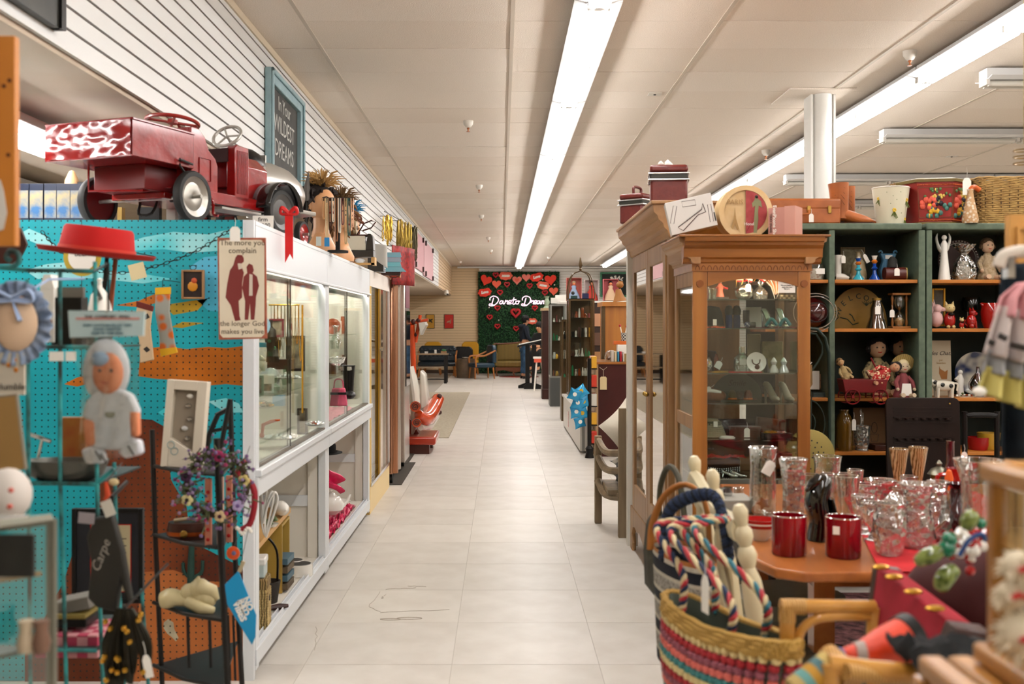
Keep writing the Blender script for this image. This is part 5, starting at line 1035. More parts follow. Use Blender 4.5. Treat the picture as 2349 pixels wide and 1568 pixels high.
# ================================================================ china cabinet contents
YC_=4.76
def cp(px,k,Y=YC_):return Ve((Xp(px,Y),Y,CSH[k]))
t=Th('candle_jar','glass candle jar half filled with dusty red wax on the cabinet top shelf','candle',cp(1614,0));Pa('wax',MB().cyl((0,0,.003),.026,.05),mat('rose_wax','#7c2c34',.4),t);Pa('jar',MB().la([(.03,0),(.03,.10),(.028,.10)],20),cg,t)
t=Th('carousel_figure','small pink and red clown figure on a dark base in the oak cabinet','figurine',cp(1652,0));Pa('base',MB().box(-.035,.035,-.025,.025,-.0,.012),M.ink,t);Pa('body',MB().la([(.02,.012),(.012,.04),(.016,.06),(.006,.075)],12),mat('salmon','#b0604c',.5),t);Pa('head',MB().ball((0,0,.085),.011,8),mat('salmon2','#c8a08c',.5),t);Pa('arms',MB().tu([(-.03,0,.045),(0,0,.062),(.035,0,.05)],.005),mat('salmon3','#98201c',.5),t)
Gw('glass_mug','small clear glass mug beside the candle jar in the oak cabinet','glass',cp(1634,0,4.72),[(.018,0),(.02,.05)]);
Gw('globe_decanter','round clear glass decanter with a tag on the cabinet top shelf','decanter',cp(1706,0),[(.022,0),(.038,.015),(.043,.04),(.036,.065),(.012,.08),(.012,.095)]);tag_card(C.objects['globe_decanter'],(.01,-.045,.07),.035,.025)
Gw('crystal_decanter','faceted crystal decanter with stopper on the cabinet top shelf','decanter',cp(1744,0),[(.03,0),(.034,.03),(.02,.05),(.008,.06),(.018,.08),(.003,.10)],cg2,flute=.06,fn=8)
fs,fr_,fb=mat('flag_white','#cfc8bc',.7),mat('flag_red','#8c1c1c',.7),mat('flag_blue','#141828',.7)
for k,(px,dx) in enumerate(((1700,0),(1722,.01),(1758,.02))):
 t=Th('small_flag',['small star and stripe cloth flag hanging at the cabinet arch, nearest its left stile','small star and stripe cloth flag hanging at the centre of the cabinet arch','small star and stripe cloth flag hanging beside the crystal decanter'][k],'flag',at(px,622,4.72),'small flags in the oak cabinet',rz=.2*k,rot=(0,.3*k,0))
 for j in range(6):Pa('stripe',MB().box(-.02,.02,0,.0012,-.008*j-.008,-.008*j),fr_ if j%2 else fs,t,smooth=0)
 Pa('canton',MB().box(-.02,0,-.001,.0,-.028,0),fb,t,smooth=0);Pa('stick',MB().tu([(-.021,0,.01),(-.021,0,-.07)],.0012,5),M.brass,t)
t=Th('fan_lamp','glowing orange striped glass fan ornament at the end of the cabinet top shelf','ornament',cp(1779,0));
for k in range(9):Pa('blade',MB().tu([(0,0,.004),(.03*sin((k-4)*.22)+.004,0,.06),(.05*sin((k-4)*.25),0,.10*cos((k-4)*.15))],.0035,6),mat('amber_blade','#c87840',.2) if k%2 else M.pearl,t)
boxy('metal_casket','small silver and gold trinket casket on the cabinet top shelf','box',cp(1805,0),.07,.04,.022,mat('casket','#9a9078',.3,.7,col2='#5a5040',kind='checker',scale=90))
# shelf 2
t=Th('velvet_hat','crushed black velvet hat on an orange cloth in the oak cabinet','hat',cp(1629,1)+Ve((0,0,.01)));b=MB();b.la([(.062,0),(.058,.02),(.052,.06),(.04,.085),(.001,.092)],20,flute=.05,fn=5);Pa('crown',b,M.velvet_black,t);Pa('tag',MB().box(.0,.016,-.066,-.064,.002,.03),M.paper,t)
t=one('orange_cloth',crumple(MB(),-.055,.05,-.04,.04,0,.014,14,30),mat('orange_cloth_m','#c0441a',.8),'bright orange cloth under the black velvet hat','cloth',cp(1634,1,4.70))
for k,px in enumerate((1672,1690)):
 t=Th('bottle_figure',['tall bottle with black hood and blue base, nearer the velvet hat','tall bottle with black hood and blue base, nearer the toy boot'][k],'bottle',cp(px,1,4.74+.03*k),'hooded bottles');Pa('body',MB().la([(.016,0),(.017,.04),(.014,.065)],14),mat('deep_blue','#122448',.25),t);Pa('hood',MB().la([(.018,.06),(.02,.08),(.013,.10),(.001,.105)],14),M.velvet_black,t)
t=Th('toy_boot','black toy boot with flowered toe in the oak cabinet','boot',cp(1712,1,4.70));Pa('boot',MB().tu(bez([(0,0,.08),(.0,0,.03),(.01,0,.015),(.04,0,.012)]),.015,10),M.black_leather,t);Pa('lace_flower',MB().ball((.0,-.014,.014),.014,10),mat('speckled','#d8d4cc',.6,col2='#1c2448',kind='voronoi',scale=120),t)
clr=glass('lucite','#e8f0f0',.9,base=.12);teal=mat('teal_strap','#1c6870',.4)
def shoe(name,lab,loc,m,sole,rz=0,s=1.0,heel=.06,open_=True,group=None):
 t=Th(name,lab,'shoe',loc,group,rz);f=MB();f.M=Matrix.Scale(s,4)
 f.tu(bez([(0,0,heel+.018),(.035,0,heel*.75+.014),(.08,0,.018),(.115,0,.012),(.135,0,.008)],12),[.02,.021,.02,.019,.02,.022,.023,.022,.021,.018,.014,.009,.004][:13],12,flat=.75)
 Pa('upper',f,m,t);f=MB();f.M=Matrix.Scale(s,4);f.tu([(0,0,heel),(-.004,0,.0)],[.012,.005],8);Pa('heel',f,m,t)
 f=MB();f.M=Matrix.Scale(s,4);f.tu(bez([(0,0,heel+.028),(.03,0,heel*.8+.02),(.06,0,heel*.4+.02)]),.013,8,flat=.3);Pa('insole',f,sole,t)
 return t
for k,(px,rz) in enumerate(((1752,-1.2),(1786,-1.3))):
 t=shoe('clear_heel',['clear plastic high heel with teal straps, farther from the note card','clear plastic high heel with teal straps, below the note card'][k],cp(px,1,4.80-.02*k),clr,M.paper,rz-.2,.85,.075,group='pair of clear heels');Pa('strap',MB().tu(bez([(.07,-.02,.01),(.085,0,.04),(.1,.02,.012)]),.008,8),teal,t)
one('patterned_runner',MB().box(-.19,.19,-.07,.07,0,.004),mat('plum_runner','#4c2430',.8,col2='#8c4450',scale=40),'narrow plum patterned runner under the clear heels','cloth',cp(1745,1,4.86))
boxy('white_booklet','white booklet leaning at the back of the second cabinet shelf','booklet',cp(1729,1,4.98),.075,.003,.10,M.paper,rot=(-.05,0,0));boxy('green_book','mottled olive book standing on the third cabinet shelf','book',cp(1771,2,4.95),.10,.02,.135,mat('olive_book','#6a6038',.7,col2='#8c8258',scale=20))
boxy('cream_box','plain cream box at the back of the third cabinet shelf','box',cp(1729,2,5.0),.06,.03,.17,mat('cream_b','#b0a080',.7))
# shelf 3
t=Th('bead_jar','glass globe jar filled with coloured beads in the oak cabinet','jar',cp(1615,2));rd=random.Random(2)
for c_,h in (('gold',None),('plum_bead','#7c2038'),('pearl',None),('lilac_bead','#a890b8')):
 b=MB();m=MATS.get(c_) or mat(c_,h,.15)
 for i in range(26):
  d=Ve((rd.gauss(0,1),rd.gauss(0,1),rd.gauss(0,1))).normalized()*.027*rd.random()**.3;b.ball(d+Ve((0,0,.034)),.0055,7)
 Pa('beads',b,m,t)['kind']='stuff'
Pa('jar',MB().la([(.02,0),(.036,.02),(.037,.045),(.025,.065)],20),cg,t)
t=Th('fur_hat','dark brown ribbed hat behind the bead jar','hat',cp(1624,2,4.9));Pa('crown',MB().la([(.05,0),(.052,.05),(.035,.09),(.001,.095)],18,flute=.04,fn=9),mat('brown_fur','#2c1a14',.9,bump=.6,scale=50),t)
t=Th('cork_vial','narrow vial of brown grains with a tag in the oak cabinet','vial',cp(1643,2,4.8));Pa('vial',MB().la([(.012,0),(.012,.06),(.006,.07),(.006,.08)],12),mat('vial_brown','#6a3018',.2),t);tag_card(t,(.015,-.02,.045),.035,.03,ry=.5)
t=Gw('flask','large clear faceted flask with metal neck in the oak cabinet','bottle',cp(1702,2,4.82),[(.034,0),(.04,.02),(.038,.06),(.02,.078),(.013,.085),(.013,.11)],cg);Pa('neck_band',MB().la([(.0145,.085),(.0145,.112),(.001,.113)],14),M.chrome,t);Pa('label',MB().box(-.02,.01,-.043,-.041,.03,.055),M.paper,t)
t=Th('deer_plate','white plate painted with a stag head standing in the oak cabinet','plate',cp(1734,2,4.72)+Ve((0,0,.044)),rot=(-.12,0,0));b=MB();b.M=TR(0,0,0,PI/2);b.la([(.001,.003),(.03,.003),(.045,.01),(.045,.007),(.03,-.001),(.001,-.001)],28,cap=False);Pa('plate',b,wcn,t)
b=MB();b.tu(bez([(-.018,-.006,.012),(-.014,-.006,-.004),(0,-.006,-.012)]),.0025,6);b.tu(bez([(.018,-.006,.012),(.014,-.006,-.004),(0,-.006,-.012)]),.0025,6);b.ball((.004,-.005,-.022),.012,8,sy=.2);Pa('painted_stag',b,mat('stag_brown','#4c2818',.5),t)
for k,(px,c_,lab) in enumerate(((1775,wcn,'white angel figurine beside the stag plate'),(1798,M.clear_crystal,'crystal tree figurine at the end of the third cabinet shelf'))):
 t=Th('small_figurine',lab,'figurine',cp(px,2,4.75),'small figurines');Pa('figure',MB().la([(.02,0),(.018,.01),(.008,.03),(.014,.045),(.006,.06),(.001,.065)],12,flute=.12,fn=5),c_,t)
t=Th('eiffel_figure','small dark metal tower figurine behind the stag plate','figurine',cp(1759,2,4.82));Pa('tower',MB().la([(.016,0),(.012,.008),(.005,.03),(.003,.05),(.001,.06)],4),M.black_metal,t)
one('red_tray',MB().box(-.07,.08,-.03,.03,0,.004),M.red_gloss,'thin red tray under the flask in the oak cabinet','tray',cp(1704,2,4.70));t=one('amber_beads',MB().tu(bez([(-.05,0,.003),(-.02,-.01,.003),(.01,.006,.003),(.04,-.004,.003)],30),.005,6),M.gold,'string of amber and gold beads at the front of the third cabinet shelf','beads',cp(1650,2,4.66))
# shelf 4: moccasins, signs, pumps
brl=mat('brown_suede','#5c3018',.8,col2='#74421f',scale=20)
t=Th('moccasin','brown leather moccasin with a white cuff in the oak cabinet','shoe',cp(1630,3),rz=-.2);Pa('foot',MB().tu(bez([(-.055,0,.03),(0,0,.03),(.05,0,.022),(.065,0,.012)]),[.024,.028,.03,.032,.033,.034,.034,.034,.034,.034,.033,.032,.031,.03,.029,.028,.026,.024,.022,.02,.017,.014,.011,.008,.005][:25],12,flat=.9),brl,t);Pa('cuff',MB().tu(bez([(-.05,-.02,.045),(0,-.03,.05),(.045,-.015,.04)]),.008,8),M.paper,t);tag_card(t,(-.0,-.035,.065),.035,.02,ry=.9)
for k,(px,c_) in enumerate(((1680,'#4c3c1c'),(1716,'#5a2c18'))):
 t=Th('cowboy_hat',['small olive toy hat with orange flame band','small brown toy hat beside the beige pump'][k],'hat',cp(px,3,4.76),'toy hats');m=mat('toy_hat%d'%k,c_,.7);Pa('brim',MB().la([(.02,.004),(.036,.008),(.037,.01),(.02,.008)],20,sx=1.1),m,t);Pa('crown',MB().la([(.02,.006),(.018,.035),(.01,.05),(.001,.045)],14),m,t);Pa('band',MB().la([(.0215,.008),(.0205,.016)],14,cap=False),mat('flame','#b05c14',.5),t)
t=Th('grey_sign','grey oval sign with faint lettering at the back of the fourth cabinet shelf','sign',cp(1690,3,4.98));Pa('board',MB().pr_([(.12*cos(a),.0+.12*sin(a)) for a in [PI*i/20 for i in range(21)]],-.004,.004),mat('grey_board','#5a5a4c',.6),t);text('Smile',.04,mat('grey_ink','#3c3c34',.7),t,(0,-.0045,.07),shear=.3)
bei=mat('beige_satin','#9c907c',.4)
shoe('beige_pump','beige satin pump with a bow, nearer the toy hats',cp(1757,3,4.84),bei,M.paper,-1.3,.85,.07,group='pair of beige pumps');shoe('beige_pump','beige satin pump with a bow, nearer the cabinet stile',cp(1792,3,4.82),bei,M.paper,-1.35,.85,.07,group='pair of beige pumps')
# shelf 5
strw=mat('pale_straw','#a89c80',.8,col2='#8c8068',kind='wave',scale=60)
t=Th('coiled_hat','pale coiled straw cloche hat with tag in the oak cabinet','hat',cp(1632,4));b=MB()
for i in range(9):r=.062-.0028*i-.02*(i/9)**3;b.tu([(r*cos(a),r*.8*sin(a),.006+.009*i) for a in [2*PI*j/24 for j in range(24)]],.006,6,close=True)
Pa('coil',b,strw,t)['kind']='stuff';Pa('lining',MB().la([(.05,.002),(.045,.07),(.001,.082)],20,sy=.8),mat('hat_grey','#5c5a48',.8),t);Pa('tag',MB().box(-.0,.018,-.05,-.048,.05,.075),M.paper,t)
t=Th('round_box','low brown leather box with paper tag on the fifth cabinet shelf','box',cp(1708,4));Pa('body',MB().la([(.07,0),(.072,.04)],26,sy=.6),mat('brown_hide','#4c2614',.45),t);Pa('lid',MB().la([(.074,.036),(.075,.048),(.001,.05)],26,sy=.6),M.brown_hide,t);tag_card(t,(0,-.047,.045),.042,.026)
boxy('carved_box','dark carved wooden box at the back of the fifth cabinet shelf','box',cp(1765,4,4.93),.13,.05,.07,mat('carved','#3c1e10',.6,col2='#5c3018',kind='voronoi',scale=40,bump=.5),rot=(0,.1,0))
for k,(px,py_,r,m,lab) in enumerate(((1768,4,.03,'gold','coiled gold bead necklace on the dark case'),(1790,4,.026,'chrome','coiled silver bead necklace on the dark case'),(1668,4,.034,'pearl','coiled pearl necklace beside the straw cloche'))):
 b=MB()
 for q in range(2):b.tu([(r*(1-.15*q)*cos(a),r*.7*(1-.15*q)*sin(a),.004+.005*q) for a in [2*PI*j/24 for j in range(24)]],.003,6,close=True)
 o=one('bead_necklace',b,MATS[m],lab,'necklace',cp(px,py_,4.68),'bead necklaces')
 if k<2:o.location.z+=.025
boxy('black_case','flat black case under two bead necklaces in the oak cabinet','case',cp(1782,4,4.70),.13,.06,.024,M.black_leather)
# shelf 6
t=Th('black_purse','black evening purse with beaded fringe low in the oak cabinet','purse',cp(1650,5));Pa('body',MB().box(-.09,.09,-.03,.03,.0,.075),M.black_leather,t,bev=.01);b=MB()
for j in range(3):
 for i in range(18):b.ball((-.085+.01*i,-.033,.012+.008*j+.01*abs(i-9)/9),.0028,5)
Pa('bead_fringe',b,M.clear_crystal,t)['kind']='stuff'
for k,px in enumerate((1668,1688)):shoe('silver_shoe',['silver jewelled slipper nearer the cabinet stile','silver jewelled slipper with a white tag'][k],cp(px-10,5,4.68),M.chrome,M.paper,-.2,.5,.03,group='silver slippers')
one('red_scarf',crumple(MB(),-.09,.11,-.04,.04,0,.02,16,30),redc,'red scarf folded over the black purse','scarf',cp(1654,5,4.76)+Ve((0,0,.078)))
boxy('shallow_case','shallow brown and white case at the back of the lowest visible cabinet shelf','case',cp(1728,5,4.92),.14,.08,.06,mat('case_tan','#8c6a4c',.6,col2='#c0b8a8',kind='stripe',scale=3,stretch=(0,0,1)))
boxy('dark_trinket_box','dark lacquer box with flowers low in the oak cabinet','box',cp(1790,5,4.85),.09,.08,.09,mat('lacquer','#1a100c',.2,col2='#6c3c24',kind='voronoi',scale=30))
# ================================================================ glassware on the table
def tp(px,py,h=0):
 Y=(EYE-TZ)*K/(py-VY);return Ve((Xp(px,Y),Y,TZ+h+.0005))
rg=glass('red_glass_clear','#6c0410',.9,base=.06)
for k,(px,py,lab) in enumerate(((1810,1287,'straight ruby red glass tumbler at the near corner of the table'),(1934,1292,'straight ruby red glass tumbler with white sticker before the black bird'))):
 v=tp(px,py-16);t=Th('ruby_tumbler',lab,'glass',v,'ruby tumblers');Pa('glass',MB().la([(.046,0),(.049,.006),(.049,.10),(.049,.112),(.046,.112),(.045,.06),(.001,.06)],36),mat('ruby_solid','#8a0614',.06,col2='#5c0410',scale=9,coat=.3),t)
 Pa('rim',MB().tu([(.0475*cos(a),.0475*sin(a),.112) for a in [2*PI*i/36 for i in range(36)]],.0022,8,close=True),M.rim_glass,t)
 if k:Pa('sticker',MB().box(-.028,-.010,-.0495,-.044,.07,.092),M.paper,t,rot=(0,0,-.3))
V=[('flared_vase','tall clear flared glass vase at the back left of the table','vase',1750,1180,[(.034,0),(.046,.02),(.045,.09),(.042,.16),(.046,.225),(.05,.232)],'cg',0,0),('candle_vase','scalloped pressed glass vase holding a red candle','vase',1820,1192,[(.03,0),(.036,.02),(.034,.1),(.042,.18),(.047,.205)],'cg2',.05,8),('green_rim_jar','clear glass jar with a greenish rim behind the black bird','jar',1898,1128,[(.035,0),(.05,.02),(.05,.11),(.055,.14)],'cg',0,0),('ribbed_glass','small ribbed clear glass right behind the green rimmed jar','glass',1900,1140,[(.018,0),(.02,.01),(.028,.09)],'cg2',.04,12),('ribbed_glass','second ribbed clear glass beside the green rimmed jar','glass',1937,1140,[(.018,0),(.02,.01),(.028,.09)],'cg2',.04,12),('tall_glass','tall clear glass beside the beak of the black bird','glass',1944,1195,[(.028,0),(.03,.01),(.033,.08),(.04,.15)],'cg',0,0),('cut_glass_tumbler','cut glass tumbler between the tall glass and the red boxes','glass',1990,1175,[(.026,0),(.028,.01),(.034,.1)],'cg2',.03,14),('cut_glass_tumbler','larger cut glass tumbler nearer the red boxes','glass',2030,1165,[(.03,0),(.03,.01),(.042,.1)],'cg2',.03,14),('pink_goblet','pinkish pressed glass goblet near the red candle','goblet',1980,1225,[(.03,0),(.02,.008),(.008,.04),(.03,.07),(.036,.12)],'cg2',.04,10),('pink_goblet','pressed glass goblet behind the near beaded tumbler','goblet',2006,1240,[(.032,0),(.02,.008),(.009,.035),(.032,.065),(.04,.115)],'cg2',.04,10),('pressed_sugar_bowl','lidded pressed glass sugar bowl among the goblets','bowl',2052,1215,[(.03,0),(.05,.03),(.055,.07),(.03,.1),(.012,.12)],'cg2',.05,12),('beaded_tumbler','large beaded clear glass vase on the red cloth, nearest the edge','vase',2040,1275,[(.03,0),(.038,.02),(.046,.07),(.044,.115),(.035,.13),(.04,.15)],'cg2',.05,10),('glass_pitcher','large ribbed clear glass pitcher with handle on the red cloth','pitcher',2104,1258,[(.036,0),(.052,.03),(.045,.08),(.036,.13),(.042,.17),(.054,.19)],'cg2',.03,16),('ribbed_carafe','ribbed pinkish glass carafe beside the dark red vase','carafe',2152,1240,[(.036,0),(.055,.03),(.05,.07),(.025,.12),(.026,.16),(.033,.18)],'cg2',.04,20),('crystal_bowl','shallow crystal bowl far back under the trumpet glasses','bowl',2110,1155,[(.03,0),(.05,.02),(.06,.06)],'cg2',.04,12),('crystal_dish','crystal dish far back left of the trumpet glasses','bowl',2022,1130,[(.03,0),(.05,.02),(.07,.05)],'cg',0,0),('footed_glass','footed clear glass between pitcher and red boxes','glass',2072,1195,[(.026,0),(.01,.01),(.03,.05),(.036,.11)],'cg',0,0),('small_tumbler','small clear tumbler left of the flared vase','glass',1694,1150,[(.018,0),(.02,.05)],'cg',0,0),('snifter','round clear snifter behind the candle vase','glass',1860,1165,[(.025,0),(.007,.01),(.007,.04),(.036,.07),(.03,.12)],'cg',0,0),('tall_hurricane_vase','large clear glass hurricane vase nearest at the right of the table','vase',2246,1262,[(.045,0),(.05,.02),(.045,.1),(.05,.2),(.07,.262)],'cg',0,0)]
for nm,lab,cat_,px,py,pr,gm,fl_,fn in V:Gw(nm,lab,cat_,tp(px,py),pr,{'cg':cg,'cg2':cg2}[gm],flute=fl_,fn=fn)
t=C.objects['glass_pitcher'];Pa('handle',MB().tu(bez([(.05,0,.17),(.09,0,.16),(.085,0,.09),(.048,0,.05)]),.006,8),cg,t)
t=C.objects['candle_vase'];Pa('candle',MB().la([(.022,.02),(.03,.155),(.026,.165),(.001,.15)],20,flute=.06,fn=7),mat('red_candle','#a81814',.4),t)
t=C.objects['flared_vase'];tag_card(t,(.02,-.05,.19),.05,.035,ry=.5);Pa('star_ornament',MB().pr_([(.025*cos(a)*(1 if i%2 else .5),.04+.025*sin(a)*(1 if i%2 else .5)) for i,a in enumerate([PI*k/5 for k in range(10)])],-.008,.0),mat('copper_star','#8c4c28',.4,.6),t)
for k,(px,py) in enumerate(((2062,1145),(2106,1140))):
 t=Th('trumpet_glass',['gold swirled trumpet shaped glass nearer the bookcase upright','gold swirled trumpet shaped glass nearer the brass pot'][k],'glass',tp(px,py),'trumpet glasses');gs=mat('gold_swirl','#6a4a20',.15,col2='#c0a070',kind='wave',scale=40,stretch=(1,1,.5),coat=.8)
 Pa('bowl',MB().la([(.012,.05),(.02,.09),(.036,.19),(.034,.19),(.018,.09),(.001,.055)],24),gs,t);Pa('stem',MB().la([(.03,0),(.008,.01),(.008,.05)],16),cg,t);Pa('rim',MB().tu([(.035*cos(a),.035*sin(a),.19) for a in [2*PI*i/24 for i in range(24)]],.0015,6,close=True),M.rim_glass,t)
t=Th('black_bird','glossy black ceramic bird figure behind the ruby tumblers','figurine',tp(1878,1238));gb=mat('gloss_jet','#050505',.06,coat=1)
b=MB();b.tu(bez([(.0,0,.0),(.005,0,.06),(-.005,0,.12),(.012,0,.175),(.02,0,.20)],16),[.045,.044,.043,.042,.042,.043,.044,.045,.044,.043,.041,.039,.036,.032,.028,.022,.012][:17],18,flat=.85);b.tu([(.0,-.01,.185),(-.03,-.02,.17),(-.045,-.02,.15)],[.022,.014,.004],10);Pa('body',b,gb,t)
Pa('wing',MB().tu(bez([(.03,-.02,.13),(.045,-.02,.06),(.04,-.02,.02)]),.02,10,flat=.5),gb,t);Pa('tail',MB().box(.03,.085,-.02,.02,.045,.07),gb,t,bev=.008)
t=Th('striped_bowl','small white bowl with red striped rim at the table edge','bowl',tp(1745,1238));Pa('bowl',MB().la([(.02,0),(.045,.035),(.05,.045)],24),wcn,t);Pa('red_band',MB().la([(.0485,.040),(.0515,.05)],24,cap=False),M.red_gloss,t);Pa('red_band',MB().la([(.0525,.055),(.0535,.064),(.048,.064),(.046,.045)],24,cap=False),M.red_gloss,t);Pa('white_band',MB().la([(.0515,.05),(.0525,.055)],24,cap=False),wcn,t)
boxy('grey_box','flat grey cardboard box at the far left of the table','box',tp(1684,1168),.11,.16,.045,mat('card_grey','#8c887e',.6))
t=Th('ruby_votive','tiny ruby votive glass on the flat grey box','glass',tp(1672,1168)+Ve((0,.02,.046)));Pa('glass',MB().la([(.014,0),(.018,.03),(.016,.03)],14),rg,t);Pa('holder',MB().la([(.016,0),(.018,.012)],14),M.chrome,t)
t=Th('metal_cup','small steel cup on the flat grey box','cup',tp(1655,1168)+Ve((0,.02,.046)));Pa('cup',MB().la([(.012,0),(.015,.026),(.013,.026)],14),M.chrome,t);Pa('handle',MB().tu(bez([(.014,0,.022),(.026,0,.015),(.014,0,.006)]),.002,5),M.chrome,t)
for k,(px,py,lab) in enumerate(((2052,1175,'small bright red box, lower of two among the glasses'),(2046,1175,'small bright red box, upper of two among the glasses'))):boxy('red_box',lab,'box',tp(px,py-14)+Ve((0,0,.042*k)),.07,.05,.04,mat('bright_red','#b01410',.4),group='red boxes')
drg=mat('oxblood_glass','#3c0410',.06,coat=1)
t=Th('ruby_vase','dark red round bellied glass vase with narrow neck','vase',tp(2196,1240));Pa('vase',MB().la([(.03,0),(.052,.03),(.056,.06),(.04,.10),(.022,.125),(.02,.16),(.034,.175),(.03,.175),(.017,.155)],28),drg,t)
t=Th('red_pitcher','bright red ceramic pitcher behind the ruby vase','pitcher',tp(2197,1180));rcer=mat('red_ceramic','#980c0c',.12,coat=.8);Pa('body',MB().la([(.035,0),(.05,.03),(.04,.09),(.034,.14),(.038,.16)],24),rcer,t);Pa('handle',MB().tu(bez([(-.036,0,.14),(-.07,0,.13),(-.065,0,.07),(-.045,0,.05)]),.007),rcer,t);Pa('sticker',MB().tu([(.012,-.036,.13),(.012,-.041,.13)],.008,12),M.paper,t)
t=Th('red_goblet','tall dark red bottle behind the orange candle','bottle',tp(2180,1165));Pa('bottle',MB().la([(.03,0),(.034,.10),(.013,.16),(.013,.235),(.015,.24)],20),drg,t);tag_card(t,(.05,-.0,.20),.045,.022)
t=Th('orange_candle','orange taper candle in a brass and black holder','candle',tp(2177,1192));Pa('candle',MB().la([(.013,.10),(.014,.14),(.008,.165),(.001,.17)],14),mat('orange_wax','#d05818',.5),t);Pa('holder',MB().la([(.03,0),(.012,.02),(.018,.05),(.012,.07),(.02,.10)],16),M.brass,t)
t=Th('lidded_brass_pot','small lidded brass pot with finial behind the trumpet glasses','pot',tp(2154,1128));Pa('body',MB().la([(.03,0),(.032,.01),(.032,.07)],20),mat('old_brass','#6c5a24',.3,.8),t);Pa('lid',MB().la([(.044,.07),(.03,.09),(.008,.10),(.012,.112),(.003,.125)],20),mat('pewter','#7c7a6c',.35,.8),t)
t=Th('yellow_ring','yellow ring shaped toy lying among the glasses','toy',tp(2142,1150)+Ve((0,0,.012)));Pa('ring',MB().tu([(.022*cos(a),0,.03+.022*sin(a)) for a in [2*PI*i/20 for i in range(20)]],.009,8,close=True),mat('toy_yellow','#b8941c',.3),t);Pa('bar',MB().tu([(.02,0,.02),(.05,-.01,0)],.008,8),M.toy_yellow,t)
for k,(px,py) in enumerate(((1962,1152),(2085,1170))):Gw('wine_glass',['stemmed wine glass far back near the ribbed glasses','stemmed wine glass just before the trumpet glasses'][k],'glass',tp(px,py),[(.028,0),(.006,.006),(.006,.055),(.026,.08),(.03,.12)],cg,group='wine glasses')
def bag_frame(name,lab,c,ux,uy,cat='bag'):
 rz_=math.atan2(uy,ux);return Th(name,lab,cat,c,'bags hung on the cream chair',rz_)
B3=bag_frame('woven_basket_bag','straw basket bag woven in red, cream and turquoise beads',(.465,2.17,.80),.14,-.5)
W2,HH=.262,.27
def bag_pt(a,v,off=0):
 """a: angle round the mouth; v: 0 at rim, 1 at the bottom"""
 k=1-.30*v;x=W2*k*math.copysign(abs(cos(a))**.75,cos(a));y=(.045+.03*sin(PI*v))*sin(a)
 n_=Ve((cos(a),sin(a)*2,0)).normalized();return Ve((x,y,-HH*v-.02*(1-abs(cos(a)))*(1-v)+.07*x))+n_*off
NA=56;lin_m=mat('bag_lining','#5c6458',.9)
b=MB();b.grid(lambda u,v:bag_pt(2*PI*u,v,-.006),NA,10);Pa('lining',b,lin_m,B3)
Pa('bottom',MB().add([bag_pt(2*PI*i/NA,1) for i in range(NA)],[tuple(range(NA))]),mat('straw_gold','#9c7830',.7,col2='#b8924a',kind='wave',scale=50,bump=.4),B3)
for j in range(4):
 Pa('braided_rim',MB().tu([bag_pt(2*PI*i/NA,.03*j+.005,.006+.003*sin(i*2.4+j*1.5)) for i in range(NA)],.0085,6,close=True),M.straw_gold,B3)
cols_=[('bead_cream','#d8c48c'),('bead_red','#a0242c'),('bead_mauve','#8c4c58'),('bead_pink','#d0685c'),('bead_teal','#3c7c7c')]
seq=[0,1,2,3,4];rows=15
bm_={}
for r_ in range(rows):
 v=.13+.86*r_/rows;c_=seq[r_%5]
 b=bm_.setdefault(c_,MB());ring=[bag_pt(2*PI*i/300,v,.004) for i in range(300)];cum=[0]
 for i in range(300):cum.append(cum[-1]+(ring[(i+1)%300]-ring[i]).length)
 k=0
 for i in range(42):
  while cum[k+1]<cum[-1]*i/42:k+=1
  p,q=ring[k],ring[(k+1)%300];th=math.atan2((q-p).y,(q-p).x)
  b.M=TR(p.x,p.y,p.z,0,0,th);b.la([(.001,-.0095),(.008,-.006),(.0095,0),(.008,.006),(.001,.0095)],7,sx=1.15,cap=False)
for c_,b in bm_.items():b.M=None;Pa('woven_beads',b,mat(cols_[c_][0],cols_[c_][1],.5),B3)['kind']='stuff'
def braid(parent,path,r=.011,name='braided_handle',cols=('bead_red','navy_cord','cream_cord')):
 pts=bez(path,150);n=len(pts)
 for s,cm in enumerate(cols):
  b=MB();q=[]
  for i,p in enumerate(pts):
   t_=(Ve(pts[min(i+1,n-1)])-Ve(pts[max(i-1,0)])).normalized();u=t_.cross(Ve((0,1,.3))).normalized();w2=t_.cross(u)
   ph=i*.8+s*2*PI/len(cols);q.append(Ve(p)+u*r*cos(ph)+w2*r*.6*sin(ph))
  b.tu(q,r*.85,6);Pa(name,b,MATS[cm],parent)
mat('navy_cord','#1c2a44',.8);mat('cream_cord','#c8b890',.8);mat('teal_cord','#2c6470',.8)
iv=Matrix.Rotation(-B3.rotation_euler.z,4,'Z')
def inb(p,parent):return Matrix.Rotation(-parent.rotation_euler.z,4,'Z')@(Ve(p)-parent.location)
top3=inb(tuple(at(1668,1190,2.42)),B3);top4=inb(tuple(at(1640,1192,2.44)),B3)
for yy,tt in ((-.04,top4),(.04,top3)):braid(B3,[(-.12,yy,-.03),(-.125,yy*.9,tt.z*.4),(tt.x-.035,yy*.6,tt.z*.9),(tt.x,tt.y,tt.z),(tt.x+.035,yy*.6,tt.z*.9),(.085,yy*.9,tt.z*.4),(.095,yy,-.03)],.0062,cols=('bead_red','navy_cord','cream_cord') if yy<0 else ('bead_red','teal_cord','cream_cord'))
tag_card(B3,(.06,-.075,.10),.075,.03);
